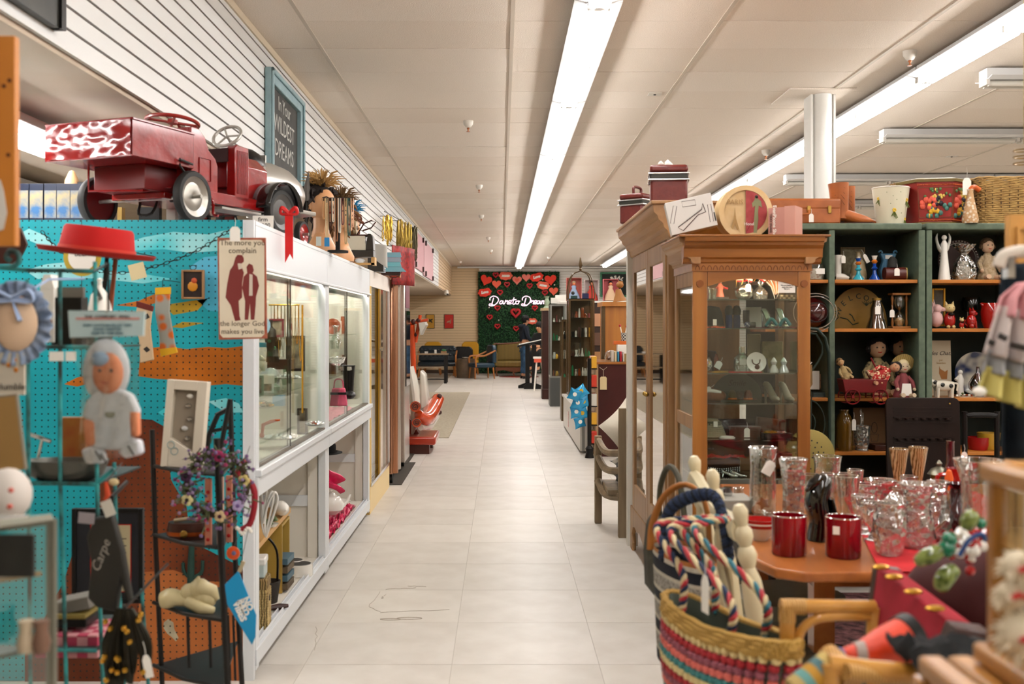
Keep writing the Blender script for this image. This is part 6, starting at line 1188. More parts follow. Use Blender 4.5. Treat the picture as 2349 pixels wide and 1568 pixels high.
# navy and white striped tote
B2=bag_frame('striped_tote','navy and cream striped woven tote with tan and navy handles',(.475,2.72,.815),.10,-.5)
nv=mat('navy_cloth','#10141f',.85);crm=mat('cream_stripe','#b8b0a0',.85,bump=.5,scale=80);gm_=mat('grey_stripe','#6c6860',.85,col2='#a8a298',scale=120,bump=.5)
zz=0
for k,(h,m) in enumerate(((.012,mat('tan_edge','#9c6028',.6)),(.012,crm),(.03,nv),(.01,crm),(.034,gm_),(.01,crm),(.026,nv),(.01,crm),(.034,gm_),(.01,crm),(.03,nv),(.01,crm),(.034,gm_),(.008,crm),(.03,nv))):
 z0_,z1_=-zz,-zz-h;zz+=h;w1=.17-.08*zz
 Pa('stripe',MB().la([(1.0-.5*(-z0_),z0_),(1.0-.5*(-z1_),z1_)],28,sx=.17,sy=.06,cap=(k==14)),m,B2)
MATS['navy_cloth2']=nv
braid(B2,[(.0,-.055,-.02),(.02,-.05,.10),(.08,-.02,.15),(.15,.02,.165),(.19,.03,.11),(.20,.04,.02)],.010,cols=('navy_cord','navy_cloth','navy_cord'))
Pa('leather_handle',MB().tu(bez([(-.10,-.055,-.015),(-.08,-.055,.06),(-.03,-.04,.14),(.02,.0,.175),(.05,.04,.13),(.06,.05,0)]),.0105,8,flat=.6),mat('tan_strap','#a0642c',.5),B2)
# olive bag
B1=bag_frame('olive_tote','dark olive quilted bag at the back of the cream chair',(.50,3.06,.83),.12,-.45)
ol=mat('olive_cloth','#26241a',.7,col2='#34301f',scale=14,bump=.6)
Pa('body',MB().la([(.55,-.24),(1.05,-.20),(1.1,-.1),(1.0,-.02),(.85,0)],24,sx=.14,sy=.055,flute=.05,fn=9),ol,B1);Pa('handle',MB().tu(bez([(-.09,0,-.01),(-.08,0,.09),(-.02,0,.155),(.05,0,.13),(.09,0,.02)]),.009,8),mat('olive_strap','#3a3626',.6),B1)
SC=Th('cutlery_case','open wooden cutlery case lined with red velvet, tipped on its side','case',(0,0,0));rv=mat('red_velvet','#84101a',.9,col2='#98182a',scale=12);cw=mat('case_brown','#38201a',.35)
def sc(px,py,Y):return Ve(at(px,py,Y))
q0,q1,q2,q3=sc(2012,1300,2.0),sc(2168,1420,1.72),sc(2122,1535,1.72),sc(1985,1500,2.0)
n_=(q1-q0).cross(q3-q0).normalized();n_=-n_ if n_.y>0 else n_
def slab(a,b_,c_,d,th,m,nm,bev=.003,par=SC):
 vs=[a,b_,c_,d];o_=n_*th;return Pa(nm,MB().add(vs+[v-o_ for v in vs],[(0,1,2,3),(4,7,6,5)]+[(i,(i+1)%4,4+(i+1)%4,4+i) for i in range(4)]),m,par,bev=bev)
slab(q0,q1,q2,q3,.045,rv,'velvet_lining')
e=(q0-q1).normalized()*.022;f_=(q1-q2).normalized()*.010
slab(q0+e,q0,q3,q3+e,.05,cw,'side');slab(q1,q1-e*2,q2-e*2,q2,.06,cw,'side')
for u in (.12,.33,.62,.92):Pa('brass_clip',MB().ball(q0*(1-u)+q1*u+f_+n_*.01,.011,10,sz=.5,sx=1.6),M.gold,SC)
b=MB();L0=sc(2150,1370,1.72);b.M=Matrix.Translation(L0);b.ball((.17,.22,-.09),.135,22,sy=1.2,sz=.95);one('maroon_cushion',b,mat('maroon_leather','#32100f',.6,col2='#3c1615',scale=5,spec=.12),'large rounded maroon leather cushion behind the red velvet case','cushion')
# red and black shoulder bag lying on the rattan arm
Bg=Th('orange_bag','bright orange red tube shaped bag with black mouth lying on the rattan','bag',(0,0,0));orr=mat('bright_orange','#c43410',.45)
p0,p1=sc(1975,1502,1.6),sc(2080,1466,1.63)
Pa('body',MB().tu([p0-Ve((.03,0,-.0)),p0,(p0+p1)/2,p1],[.010,.020,.030,.036],20),orr,Bg);Pa('mouth',MB().tu([p1-(p1-p0)*.1,p1+(p1-p0)*.1,p1+(p1-p0)*.06,p1],[.037,.040,.034,.03],20),M.black_leather,Bg)
Pa('blue_patch',MB().ball(p0-Ve((.035,.0,.004)),.016,10,sx=1.4),mat('patch_blue','#2c4c7c',.6),Bg);Pa('band',MB().tu([p0-Ve((.01,0,0)),p0+Ve((.004,0,0))],[.0195,.0225],18),mat('patch_grey','#9c8c84',.6),Bg)
one('black_jacket',crumple(MB(),0,.3,-.15,.12,0,.05,18,12,3),M.black_cloth,'black cloth heap beside the orange bag mouth','cloth',sc(2105,1540,1.45),solid=.01)
ssc=Th('striped_scarf','rolled scarf banded in yellow, teal and brown at the lower frame edge','scarf',(0,0,0))
s0,s1=sc(1822,1585,1.5),sc(1905,1520,1.52)
for k,c_ in enumerate(('#a89058','#5c8c88','#a87c28','#4c6c70','#b8a060')):Pa('band',MB().tu([s0+(s1-s0)*k/5,s0+(s1-s0)*(k+1)/5],.02,12),mat('scarf%d'%k,c_,.8),ssc)
# pickle garland
GA=Th('ornament_garland','garland of glass pickles, green and red baubles on the maroon cushion','garland',(0,0,0));pg_=mat('pickle_green','#44501c',.2,col2='#6c7838',kind='voronoi',scale=60,coat=.6);eg=mat('emerald','#0c6444',.15,coat=.8)
for pts,r in (([(2100,1290),(2135,1272),(2165,1258)],.014),([(2155,1355),(2168,1325),(2195,1300)],.016),([(2215,1215),(2225,1190),(2240,1175)],.014)):Pa('pickle',MB().tu(bez([sc(a,b_,1.72) for a,b_ in pts]),[r*(.4+.6*sin(PI*min(1,i/24))**.5) for i in range(25)][:25],12),pg_,GA)
rd=random.Random(4)
for k,(px,py,r) in enumerate(((2178,1237,.013),(2172,1258,.015),(2250,1200,.01))):Pa('green_bauble',MB().ball(sc(px,py,1.72),r,14),eg,GA)
b=MB();c2=MB()
for k in range(40):
 p=sc(2225+rd.gauss(0,22),1245+rd.gauss(0,18),1.76+rd.random()*.08);(b if k%3 else c2).ball(p,rd.uniform(.006,.012),8)
Pa('red_beads',b,rcer,GA)['kind']='stuff';Pa('white_beads',c2,M.pearl,GA)['kind']='stuff'
cord=MB();cord.tu(bez([sc(2200,1275,1.7),sc(2222,1240,1.7),(sc(2250,1225,1.7)),sc(2262,1240,1.7)]),.004,6);Pa('cord',cord,mat('blue_cord','#1c3c6c',.7),GA)
# seats and rug under the table
pg2=mat('rug','#2c1614',.95,col2='#6c4444',scale=24,detail=6);one('patterned_rug',MB().pr_([(1.1,3.0),(2.7,3.0),(2.7,5.45),(1.39,5.45),(1.39,4.57),(1.1,4.57)],0,.008,'z'),pg2,'dark red patterned rug under the glassware table','rug')
st=mat('olive_vinyl','#4a4636',.45,col2='#56523e',scale=4)
for k,(x,y,r,z,lab) in enumerate(((.95,2.93,.19,.46,'round olive vinyl stool seat beside the rattan chair'),(1.04,3.78,.2,.44,'round olive vinyl stool pushed under the table'))):
 t=Th('vinyl_stool',lab,'stool',(x,y,0),'olive vinyl stools');Pa('seat',MB().la([(r*.9,z-.08),(r,z-.06),(r,z-.01),(r*.85,z)],30),st,t)
 for q in range(4):a=PI/4+q*PI/2;Pa('leg',MB().tu([(r*.6*cos(a),r*.6*sin(a),z-.08),(r*.85*cos(a),r*.85*sin(a),0)],.012),M.dark_wood,t)
# clothes at the right edge
YH=1.75
CR=Th('clothes_hanger','thick white padded hanger at the end of the clothes rail','hanger',tuple(at(2325,590,YH)));Pa('arm',MB().tu(bez([tuple(at(a,b_,YH)-CR.location) for a,b_ in ((2292,612),(2300,590),(2320,580),(2350,576),(2420,575),(2500,578))]),.011,10),mat('padded_white','#c8beb0',.6),CR);Pa('clip',MB().box(-.014,-.002,-.01,.01,-.035,0),M.chrome,CR);Pa('rail',MB().tu([(.17,-1.1,.02),(.17,.02,.02)],.012),M.black_metal,CR);Pa('post',MB().tu([(.17,-1.1,.02),(.17,-1.1,-CR.location.z)],.014),M.black_metal,CR)
def drape(name,lab,pts_l,pts_r,Y,m,depth=.03,folds=5,n=20,parent=None,cat='clothing'):
 """cloth hanging between two edges given top to bottom, with vertical folds"""
 def f(u,v):
  i=v*(len(pts_l)-1);k=min(int(i),len(pts_l)-2);t_=i-k
  a=at(pts_l[k][0]*(1-t_)+pts_l[k+1][0]*t_,pts_l[k][1]*(1-t_)+pts_l[k+1][1]*t_,Y);c_=at(pts_r[k][0]*(1-t_)+pts_r[k+1][0]*t_,pts_r[k][1]*(1-t_)+pts_r[k+1][1]*t_,Y)
  p=a*(1-u)+c_*u;p.y+=depth*sin(u*folds*PI)*(.4+.6*v);return p
 b=MB().grid(f,30,n)
 return Pa(name,b,m,parent,solid=.004) if parent else one(name,b,m,lab,cat,solid=.004)
drape('jeans','dark navy jeans hanging behind the pastel dress',[(2296,605),(2296,700),(2300,850),(2300,1055)],[(2420,600),(2430,700),(2430,850),(2430,1055)],YH+.06,mat('denim_navy','#0c1620',.8,col2='#14222e',scale=30),.02,4)
DR=Th('pastel_dress','pink, white, grey and yellow ruffled dress hanging at the frame edge','dress',(0,0,0))
for nm,l,r,c_ in (('pink_bodice',[(2335,650),(2300,680),(2288,722)],[(2400,640),(2400,690),(2400,745)],'#c88c90'),('white_tier',[(2292,700),(2275,760),(2262,812)],[(2400,720),(2400,790),(2400,850)],'#c8bcb8'),('grey_tier',[(2268,800),(2262,830),(2258,852)],[(2400,835),(2400,860),(2400,885)],'#8c8c8c'),('yellow_tier',[(2262,838),(2254,870),(2246,900)],[(2400,870),(2400,920),(2400,955)],'#c0b468')):
 drape(nm,None,l,r,YH-.03,mat('dress_'+nm,c_,.8),.022,7,10,DR)
for a,b_ in (((2268,782),(2282,788)),((2290,768),(2310,778)),((2318,790),(2360,800))):Pa('black_ribbon',MB().tu([at(*a,YH-.055),at(*b_,YH-.06)],.005,6),M.ink,DR)
Pa('cuff',MB().ball(at(2247,898,YH-.03),.009,8,sx=1.4),M.paper,DR)
t=Th('wooden_door_panel','honey wood framed panel at the right frame edge above the clothes','panel',(0,0,0));x_=Xp(2316,2.1);Pa('board',MB().box(x_,x_+.3,2.1,2.12,0.3,Zp(492,2.1)),mat('honey','#b07c3c',.45,col2='#bf8c48',scale=8),t);Pa('moulding',MB().frame(x_+.012,x_+.3,.4,Zp(520,2.1),.006,2.092,2.101),M.honey,t);Pa('base',MB().box(x_,x_+.3,2.0,2.25,0,.3),M.honey,t)
gr_=M.red_gloss;TR_=Th('pedal_truck','vintage red metal pedal truck with open bed and steering wheel on the pegboard wall','toy truck',(-1.485,4.32,CT),rz=-math.radians(22))
rm=mat('truck_red','#860f0e',.25,col2='#740909',scale=13,coat=.5,bump=.45);rdk=mat('truck_dark','#2c0808',.5);tin=mat('wheel_tin','#a09c94',.3,.8)
def hollow_bed(x0,x1,y0,y1,z0,z1,th=.006):
 b=MB();b.box(x0,x1,y0,y1,z0,z0+th);b.box(x0,x0+th,y0,y1,z0,z1);b.box(x1-th,x1,y0,y1,z0,z1);b.box(x0,x1,y0,y0+th,z0,z1);b.box(x0,x1,y1-th,y1,z0,z1);return b
b=hollow_bed(-.20,.225,-.32,.04,.225,.365);Pa('cargo_bed',b,rm,TR_,bev=.003)
b=MB();b.tu([(-.2,-.322,.367),(.225,-.322,.367)],.005,6);b.tu([(.227,-.32,.367),(.227,.04,.367)],.005,6);b.tu([(-.2,-.322,.227),(.225,-.322,.227)],.004,6);Pa('bed_rim',b,rm,TR_)
Pa('tailgate',MB().grid(lambda u,v:(-.198+.421*u,-.324-.010*max(0,noise.noise(Ve((u*5,v*2.2,3)))+.25)-.004*noise.noise(Ve((u*13,v*6,1))),.229+.135*v),40,14),rm,TR_,smooth=80)
side=[(.04,.13),(.04,.40),(.09,.40),(.13,.37),(.155,.32),(.20,.29),(.215,.26),(.215,.13)]
for x0,x1 in ((.20,.212),(-.19,-.178)):Pa('cab_side',MB().pr_(side,x0,x1,'x'),rm,TR_,bev=.003)
Pa('door_emboss',MB().tu([(.214,y,z) for y,z in ((.09,.19),(.09,.28),(.165,.28),(.165,.19))],.003,6,close=True),rm,TR_)
Pa('seat_back',MB().box(-.178,.20,.04,.05,.2,.40),rm,TR_,bev=.002);Pa('seat',MB().box(-.178,.20,.05,.16,.18,.19),rdk,TR_)
Pa('chassis',MB().box(-.12,.15,-.05,.60,.10,.125),rm,TR_,bev=.003);Pa('under_bed',MB().box(-.12,.14,-.15,.12,.125,.225),mat('truck_under','#5c0c0c',.35),TR_,bev=.004)
Pa('running_board',MB().box(.16,.26,.18,.46,.075,.085),tin,TR_);Pa('rocker',MB().box(.19,.215,.05,.62,.10,.15),rm,TR_,bev=.003)
cowl=[(.33,.13),(.33,.36),(.345,.375),(.43,.37),(.435,.13)]
b=MB();b.pr_(cowl,.17,.215,'x');b.pr_(cowl,-.19,-.145,'x');b.box(-.145,.17,.40,.43,.20,.37);Pa('cowl',b,rm,TR_,bev=.004)
for k in range(9):Pa('louvre',MB().box(.215,.218,.345+.009*k,.349+.009*k,.16,.35),rm,TR_)
b=MB();b.pr_([(-.14,.13),(-.14,.30),(-.08,.355),(.11,.355),(.17,.30),(.17,.13)],.43,.64,'y');Pa('hood',b,rm,TR_,bev=.006);Pa('grille',MB().box(-.12,.15,.64,.655,.14,.33),tin,TR_,bev=.01)
Pa('dashboard',MB().box(-.15,.18,.325,.34,.30,.36),rdk,TR_)
Pa('steering_column',MB().tu([(.02,.34,.28),(.01,.20,.46)],.006,8),rm,TR_)
b=MB();b.M=TR(.01,.17,.455,-.12,0,0);b.tu([(.108*cos(a),.108*sin(a),0) for a in [2*PI*i/32 for i in range(32)]],.0085,8,close=True)
for k in range(4):a=PI/4+k*PI/2;b.tu([(0,0,0),(.108*cos(a),.108*sin(a),0)],.006,6)
b.cyl((0,0,-.006),.022,.016,12);Pa('steering_wheel',b,mat('wheel_red','#8c2018',.35,coat=.4),TR_)
def tyre_wheel(parent,x,y,r,side_,disc,tyre=None,w_=.035):
 b=MB();b.M=TR(x,y,r,0,PI/2,0);b.la([(r*.78,-w_/2),(r*.95,-w_/2),(r,-w_/4),(r,w_/4),(r*.95,w_/2),(r*.78,w_/2)],30,cap=False);Pa('tyre',b,tyre or M.rubber,parent)
 b=MB();b.M=TR(x,y,r,0,PI/2,0);b.la([(.001,w_*.1*side_),(r*.25,w_*.35*side_),(r*.55,w_*.1*side_),(r*.8,w_*.45*side_),(r*.8,-w_*.3*side_),(.001,-w_*.3*side_)],30,cap=False);Pa('wheel_disc',b,disc,parent)
 b=MB();b.tu([(x,y,r),(x+side_*w_*1.3,y,r)],.008,10);Pa('axle_cap',b,tin,parent)
tyre_wheel(TR_,.25,0,.105,1,tin);tyre_wheel(TR_,-.24,.0,.105,-1,mat('disc_red','#5a0f10',.4));tyre_wheel(TR_,.25,.62,.105,1,mat('disc_grey','#4c4a48',.4));tyre_wheel(TR_,-.23,.62,.105,-1,M.disc_red)
Pa('rear_axle',MB().tu([(-.24,0,.105),(.25,0,.105)],.008,8),tin,TR_);Pa('front_axle',MB().tu([(-.23,.62,.105),(.25,.62,.105)],.008,8),M.black_metal,TR_)
for x in (.21,-.19):Pa('fender',MB().grid(lambda u,v,x=x:(x+.10*u-.02,.62-.135*cos(PI*(.02+.95*v)),.105+.135*sin(PI*(.02+.95*v))),3,18),mat('fender_black','#101010',.2,coat=.6),TR_,solid=.004)
Pa('pedal_crank',MB().tu(bez([(-.12,.05,.105),(-.06,.05,.105),(-.05,.03,.05),(.02,.03,.05),(.03,.07,.13),(.09,.07,.13),(.10,.05,.1),(.2,.03,.105)]),.006,6),M.black_metal,TR_);Pa('chain',MB().tu([(.05,-.0,.11),(.09,.3,.12),(.09,.3,.15),(.05,0,.15)],.005,6,close=True),M.black_metal,TR_)
Pa('brake_lever',MB().tu([(.235,.02,.24),(.236,-.06,.25),(.236,-.06,.225),(.24,.0,.17)],.005,6),M.black_metal,TR_);Pa('tow_frame',MB().tu([(-.1,-.2,.225),(-.1,-.2,.12),(.12,-.14,.12),(.14,0,.15)],.005,6),rm,TR_)
Pa('step_pipe',MB().tu(bez([(.22,.12,.13),(.25,.13,.10),(.245,.14,.05),(.27,.14,.04)]),.006,6),rm,TR_)
rb_=Th('red_ribbon','bright red ribbon with bow tied to the truck front wheel','ribbon',at(663,500,4.66));rr_=mat('ribbon_red','#c41414',.35)
Pa('tail',MB().pr_([(-.018,.02),(.018,.02),(.018,-.185),(.004,-.16),(-.018,-.20)],-.0015,.0015,'y'),rr_,rb_)
for s in (-1,1):Pa('loop',MB().tu(bez([(0,0,.02),(s*.03,-.01,.045),(s*.035,0,.02),(0,0,.015)]),.006,6,flat=1.6),rr_,rb_)
b=MB();b.box(-.045,.045,-.002,.002,0,.06);pc=one('price_card',b,M.paper,'white price card with handwriting leaning under the red truck','sign',(Xp(603,4.52),4.52,CT),rot=(-.1,0,0));text('firm\n$1200',.026,M.ink,pc,(0,-.0026,.03))
# silver pedal plane behind
SP=Th('pedal_plane','silver pedal plane with black and red cockpit behind the red truck','toy plane',(-1.22,5.35,CT),rz=-.25);sl=mat('silver_paint','#a8a49c',.3,.5,coat=.3)
b=MB();b.M=TR(0,0,.27,-PI/2,0,0);b.la([(.02,-.34),(.09,-.3),(.135,-.18),(.15,-.02),(.145,.12),(.11,.26),(.05,.33),(.001,.35)],26);Pa('fuselage',b,sl,SP)
b=MB();b.ball((.0,-.20,.36),.10,16,sy=1.3);Pa('cockpit',b,M.black_leather,SP);b=MB();b.ball((.09,-.05,.24),.07,14,sy=1.6,sx=.5);Pa('red_intake',b,mat('intake','#5a1216',.4),SP)
b=MB();b.M=TR(-.03,-.32,.50,.9,0,0);b.tu([(.07*cos(a),.07*sin(a),0) for a in [2*PI*i/24 for i in range(24)]],.008,8,close=True)
for k in range(3):b.tu([(0,0,0),(.07*cos(k*2.1),.07*sin(k*2.1),0)],.005,6)
Pa('steering_wheel',b,sl,SP);Pa('column',MB().tu([(-.03,-.32,.50),(0,-.2,.36)],.006),sl,SP)
Pa('wing',MB().pr_([(-.1,.0),(.28,-.16),(.30,-.02),(.0,.16)],.135,.155,'z'),tin,SP,bev=.004);Pa('wind_screen',MB().box(-.06,.06,-.1,-.09,.40,.44),tin,SP)
tyre_wheel(SP,.14,-.16,.085,1,mat('disc_bright','#8c1614',.3,coat=.5),mat('tyre_red','#3c1210',.5),.04);tyre_wheel(SP,.1,.24,.07,1,M.disc_bright,None,.03);tyre_wheel(SP,-.12,-.16,.085,-1,M.disc_bright,None,.04);tyre_wheel(SP,-.1,.24,.07,-1,M.disc_bright,None,.03)
Pa('hub_cap',MB().ball((.165,-.16,.085),.03,14,sx=.5),M.chrome,SP);Pa('axle',MB().tu([(-.12,-.16,.085),(.14,-.16,.085)],.008),tin,SP);Pa('axle',MB().tu([(-.1,.24,.07),(.1,.24,.07)],.008),tin,SP)
tag_card(SP,(.20,-.18,.10),.06,.05,mat('pale_green_tag','#c4d4c8',.7))
b=MB();rd=random.Random(1)
for k in range(14):b.tu([(.0,0,0),(.02*sin(k),.02*cos(k),.09+.03*rd.random())],[.012,.002],6)
# chalkboard
CB=Th('chalkboard','blue framed chalkboard with white lettering hung on the slatted wall','chalkboard',(SX,7.03,2.34));cf=mat('duck_blue','#7c969c',.5,col2='#8ca6aa',scale=10)
b=MB();hw,hh=.53,.68
b.box(.004,.045,-hw,-hw+.085,0,hh);b.box(.004,.045,hw-.085,hw,0,hh);b.box(.004,.045,-hw+.085,hw-.085,0,.085);b.box(.004,.045,-hw+.085,hw-.085,hh-.085,hh);b.box(.045,.06,-hw,-hw+.03,0,hh);b.box(.045,.06,hw-.03,hw,0,hh);b.box(.045,.06,-hw,hw,hh-.03,hh)
Pa('frame',b,cf,CB,bev=.006);Pa('slate',MB().box(.006,.016,-hw+.085,hw-.085,.085,hh-.085),mat('slate_black','#24221e',.7,col2='#34322c',scale=5),CB);ck=mat('chalk','#b8b6b0',.9)
for s_,z,sz in (('In Your',.52,.13),('WILDEST',.38,.16),('DREAMS',.22,.16)):text(s_,sz,ck,CB,(.0175,0,z),(PI/2,0,PI/2))
BP=Th('dark_painting','black framed dark painting hung high on the slatted wall','painting',(SX+.002,2.99,2.375));Pa('canvas',MB().box(0,.03,-.5,.44,0,.55),mat('dark_paint','#14130f',.4,col2='#2c2a22',scale=6),BP);Pa('frame',MB().box(0,.04,.42,.455,-.0,.55),M.black_leather,BP)
for k in range(3):Pa('painted_stroke',MB().tu([(.0305,.1+.1*k,.06),(.0305,.05+.1*k,.4)],.006,6),mat('stroke%d'%k,['#5c3c14','#6c6a5c','#6a3c14'][k],.5),BP)
# puzzle boxes behind the truck
pz=mat('box_sky','#2c5880',.6,col2='#9c8c5c',scale=16,detail=4)
for k,(px,w_) in enumerate(((56,.055),(88,.06),(120,.055),(150,.06),(181,.06))):
 t=Th('landscape_box',['landscape printed box nearest the hanging wood board','landscape printed box second from the wood board','landscape printed box in the middle of the row','landscape printed box second from the truck wheel','landscape printed box partly behind the truck wheel'][k],'box',(Xp(px,4.55),4.55,CT),'landscape printed boxes')
 Pa('box',MB().box(-w_/2,w_/2,-.02,.1,0,.20),mat('navy_card','#141c30',.5),t,bev=.001);Pa('picture',MB().box(-w_/2+.002,w_/2-.002,-.0215,-.02,.05,.17),pz,t);Pa('red_mark',MB().box(-.015,.012,-.0222,-.02,.012,.028),mat('mark_red','#b8301c',.5),t)
t=Th('table_lamp','small cream and black lamp behind the red truck bed','lamp',(Xp(165,4.78),4.78,CT));Pa('shade',MB().la([(.035,.2),(.03,.25),(.012,.29),(.001,.295)],18),mat('lamp_cream','#c8a070',.6),t);Pa('base',MB().la([(.05,0),(.05,.01),(.01,.03),(.01,.2)],14),M.black_leather,t);Pa('shade_side',MB().box(.02,.1,-.01,.05,.16,.24),M.black_leather,t)
for k,(px,w_,c_,lab) in enumerate(((345,.09,'#141210','black printed box on the case under the truck bed'),(395,.04,'#b0a89c','white card on the case under the truck bed'),(300,.035,'#6a6258','grey mug on the case by the truck wheel'),(278,.02,'#a88a3c','yellow edged leaflet by the truck wheel'))):
 one('printed_box' if k!=2 else 'mug',MB().box(-w_/2,w_/2,-.02,.02,0,.11) if k!=2 else MB().la([(.025,0),(.028,.05),(.025,.05)],14),mat('pbx%d'%k,c_,.5),lab,'mug' if k==2 else 'box',(Xp(px,4.66),4.66,CT))
# mannequin heads
def wig_head(lab,loc,rz,hair_col,s=1.0,hair_n=120,feather=None,group='mannequin heads',skin='#c89468'):
 t=Th('mannequin_head',lab,'mannequin head',loc,group,rz);sk=mat('mannequin'+skin,skin,.35);f=MB();f.M=Matrix.Scale(s,4)
 f.ball((0,0,.29),.078,20,sz=1.3,sy=1.12);f.tu([(0,.01,.10),(0,.005,.16),(0,0,.22)],[.055,.045,.05],16);f.la([(.085,0),(.09,.03),(.06,.09),(.05,.12)],20);f.tu([(0,-.08,.30),(0,-.102,.272),(0,-.088,.262)],[.008,.014,.006],8);f.ball((0,-.066,.215),.03,10)
 for q in (-1,1):f.ball((q*.078,.01,.28),.016,8,sx=.4,sz=1.5)
 Pa('head',f,sk,t,smooth=80);f=MB();f.M=Matrix.Scale(s,4)
 for q in (-1,1):f.ball((q*.032,-.078,.30),.012,8,sz=.5,sy=.4);f.tu([(q*.015,-.083,.322),(q*.035,-.08,.33),(q*.055,-.068,.322)],.003,5)
 Pa('eyes',f,M.ink,t);f=MB();f.M=Matrix.Scale(s,4);f.tu([(-.024,-.084,.236),(0,-.094,.24),(.024,-.084,.236)],[.003,.008,.003],8);Pa('lips',f,M.red_ceramic if 'red_ceramic' in MATS else M.red_gloss,t)
 if hair_col:
  rd=random.Random(int(loc[1]*10));f=MB();f.M=Matrix.Scale(s,4)
  f.ball((0,.03,.33),.09,14,sz=1.0)
  for i in range(hair_n):
   d=Ve((rd.gauss(0,1),rd.gauss(.4,.8),rd.gauss(.3,.8))).normalized()
   if d.y<-.45 and d.z<.4:continue
   p=Ve((0,.02,.32))+d*.09;q=p+d*.04+Ve((rd.gauss(0,.02),rd.gauss(0,.02),-.02-.04*rd.random()));f.tu([p,(p+q)/2+d*.014,q],[.012,.011,.003],5)
  Pa('wig',f,mat('wig'+hair_col,hair_col,.8),t)
 if feather:
  f=MB();f.M=Matrix.Scale(s,4);rd=random.Random(3)
  for i in range(110):
   d=Ve((rd.gauss(0,.7),rd.gauss(0,.7),1)).normalized();p=Ve((0,0,.38));l=.05+.07*rd.random();f.tu([p,p+d*l,p+d*l*1.3+Ve((d.x,d.y,-.6))*.03],[.006,.005,.001],4)
  Pa('feathers',f,mat('feather'+feather,feather,.9),t)
 return t
wig_head('mannequin head with dark curly wig and golden feathers, nearest the toy plane',(Xp(738,6.1),6.1,CT),.9,'#1c120e',1.0,feather='#a8824c')
wig_head('mannequin head in dark headband hung with necklaces behind the first head',(Xp(782,6.75),6.75,CT),.9,'#6a4a2c',.98,feather='#6c5030');wig_head('mannequin head with bright blue feather, farthest of the three',(Xp(800,7.3),7.3,CT),.9,'#5c3018',.95,feather='#1c7ca8')
t=Th('grey_ear_hat','grey pointed animal ear standing above the toy plane','costume ear',(Xp(704,6.0),6.0,CT+.30));Pa('ear',MB().tu([(0,0,.0),(0,0,.08),(.01,0,.17)],[.03,.035,.003],10,flat=.5),mat('ear_grey','#4c4844',.8),t);Pa('stem',MB().tu([(0,0,-.30),(0,0,.02)],.006),M.black_metal,t)
t=Th('necklace_tree','black T shaped stand loaded with bead necklaces','jewelry stand',(Xp(775,5.95),5.95,CT));Pa('post',MB().box(-.012,.012,-.012,.012,0,.31),M.velvet_black,t);Pa('base',MB().cyl((0,0,0),.06,.012),M.velvet_black,t);Pa('arm',MB().tu([(-.09,0,.305),(.09,0,.305)],.010),M.velvet_black,t)
for k,c_ in enumerate(('#b08458','#c8b48c','#4c2c1c','#c8c0b0','#8c5c3c','#d0c8b8','#6c3c3c','#a89068','#3c5c58','#c89878')):
 x=-.085+.018*k;ln=.10+.15*((k*37)%10)/10;Pa('necklace',MB().tu(bez([(x,-.012,.31),(x+.002,-.014,.31-ln),(x+.008,-.016,.29-ln),(x+.013,-.014,.31-ln),(x+.012,-.01,.31)]),.0035,6),mat('bead'+c_,c_,.3),t)
for k,(px,Y,c_) in enumerate(((735,5.75,'#2c7cb0'),(716,5.7,'#c8d0c8'))):tg2=Th('store_tag',['blue cardboard tag hanging below the dark curly wig','white cardboard tag hanging below the dark curly wig'][k],'tag',(Xp(px+15,Y),Y,CT+.02));Pa('card',MB().box(-.014,.014,-.001,.001,0,.05),mat('tagc%d'%k,c_,.6),tg2)
# farther goods on the cases
t=Th('film_reel_toy','beige wheel and black wire gadget on a small tray','gadget',(Xp(812,7.2),7.2,CT+.21));Pa('reel',MB().tu([(0,0,.05),(.02,0,.05)],.05,20),mat('reel_beige','#a89474',.5),t);Pa('hub',MB().tu([(-.003,-.002,.05),(.024,-.002,.05)],.014,12),M.ink,t);Pa('frame',MB().tu([(.02,0,0),(.07,0,.08),(.12,0,.10),(.15,0,.09),(.12,0,.05),(.06,0,.03)],.005),M.dark_wood,t);Pa('tray',MB().box(-.08,.1,-.05,.05,-.01,0),M.dark_wood,t)
t=Th('cash_register','small cream and black old register on a wooden frame','register',(Xp(826,7.2),7.2,CT+.10));Pa('panel',MB().pr_([(-.09,0),(.05,0),(.04,.10),(-.09,.10)],-.06,.05),mat('cream_enamel','#c4bca8',.4),t,bev=.004);Pa('side',MB().pr_([(.045,0),(.10,0),(.095,.095),(.08,.115),(.06,.115)],-.062,.05),mat('register_black','#2a2620',.4),t,bev=.004);Pa('drawer',MB().box(-.07,.10,-.07,.05,-.045,0),M.register_black,t,bev=.003)
t=Th('wooden_stand','pale wooden open stand carrying the small register','stand',(Xp(828,7.2),7.2,CT));pw=mat('pale_pine','#b89058',.5)
for x in (-.09,.09):Pa('leg',MB().box(x-.012,x+.012,-.06,.05,0,.054),pw,t)
Pa('rail',MB().box(-.09,.10,-.06,-.045,.0,.015),pw,t);Pa('glass_bits',MB().ball((0,-.05,.03),.02,8,sx=1.8),M.clear_crystal,t)
one('white_drape',MB().grid(lambda u,v:(-.07+.16*u,.04*sin(u*5)+.03*v,.20-.17*v*(.55+.45*u)-.03*u),12,12),mat('drape_white','#c8c6c0',.7),'white cloth draped over boxes past the small register','cloth',(Xp(862,7.9),7.9,CT+.02),solid=.004)
boxy('drape_support','dark box under the white cloth past the register','box',(Xp(862,8.0),8.02,CT),.12,.08,.15,M.register_black)
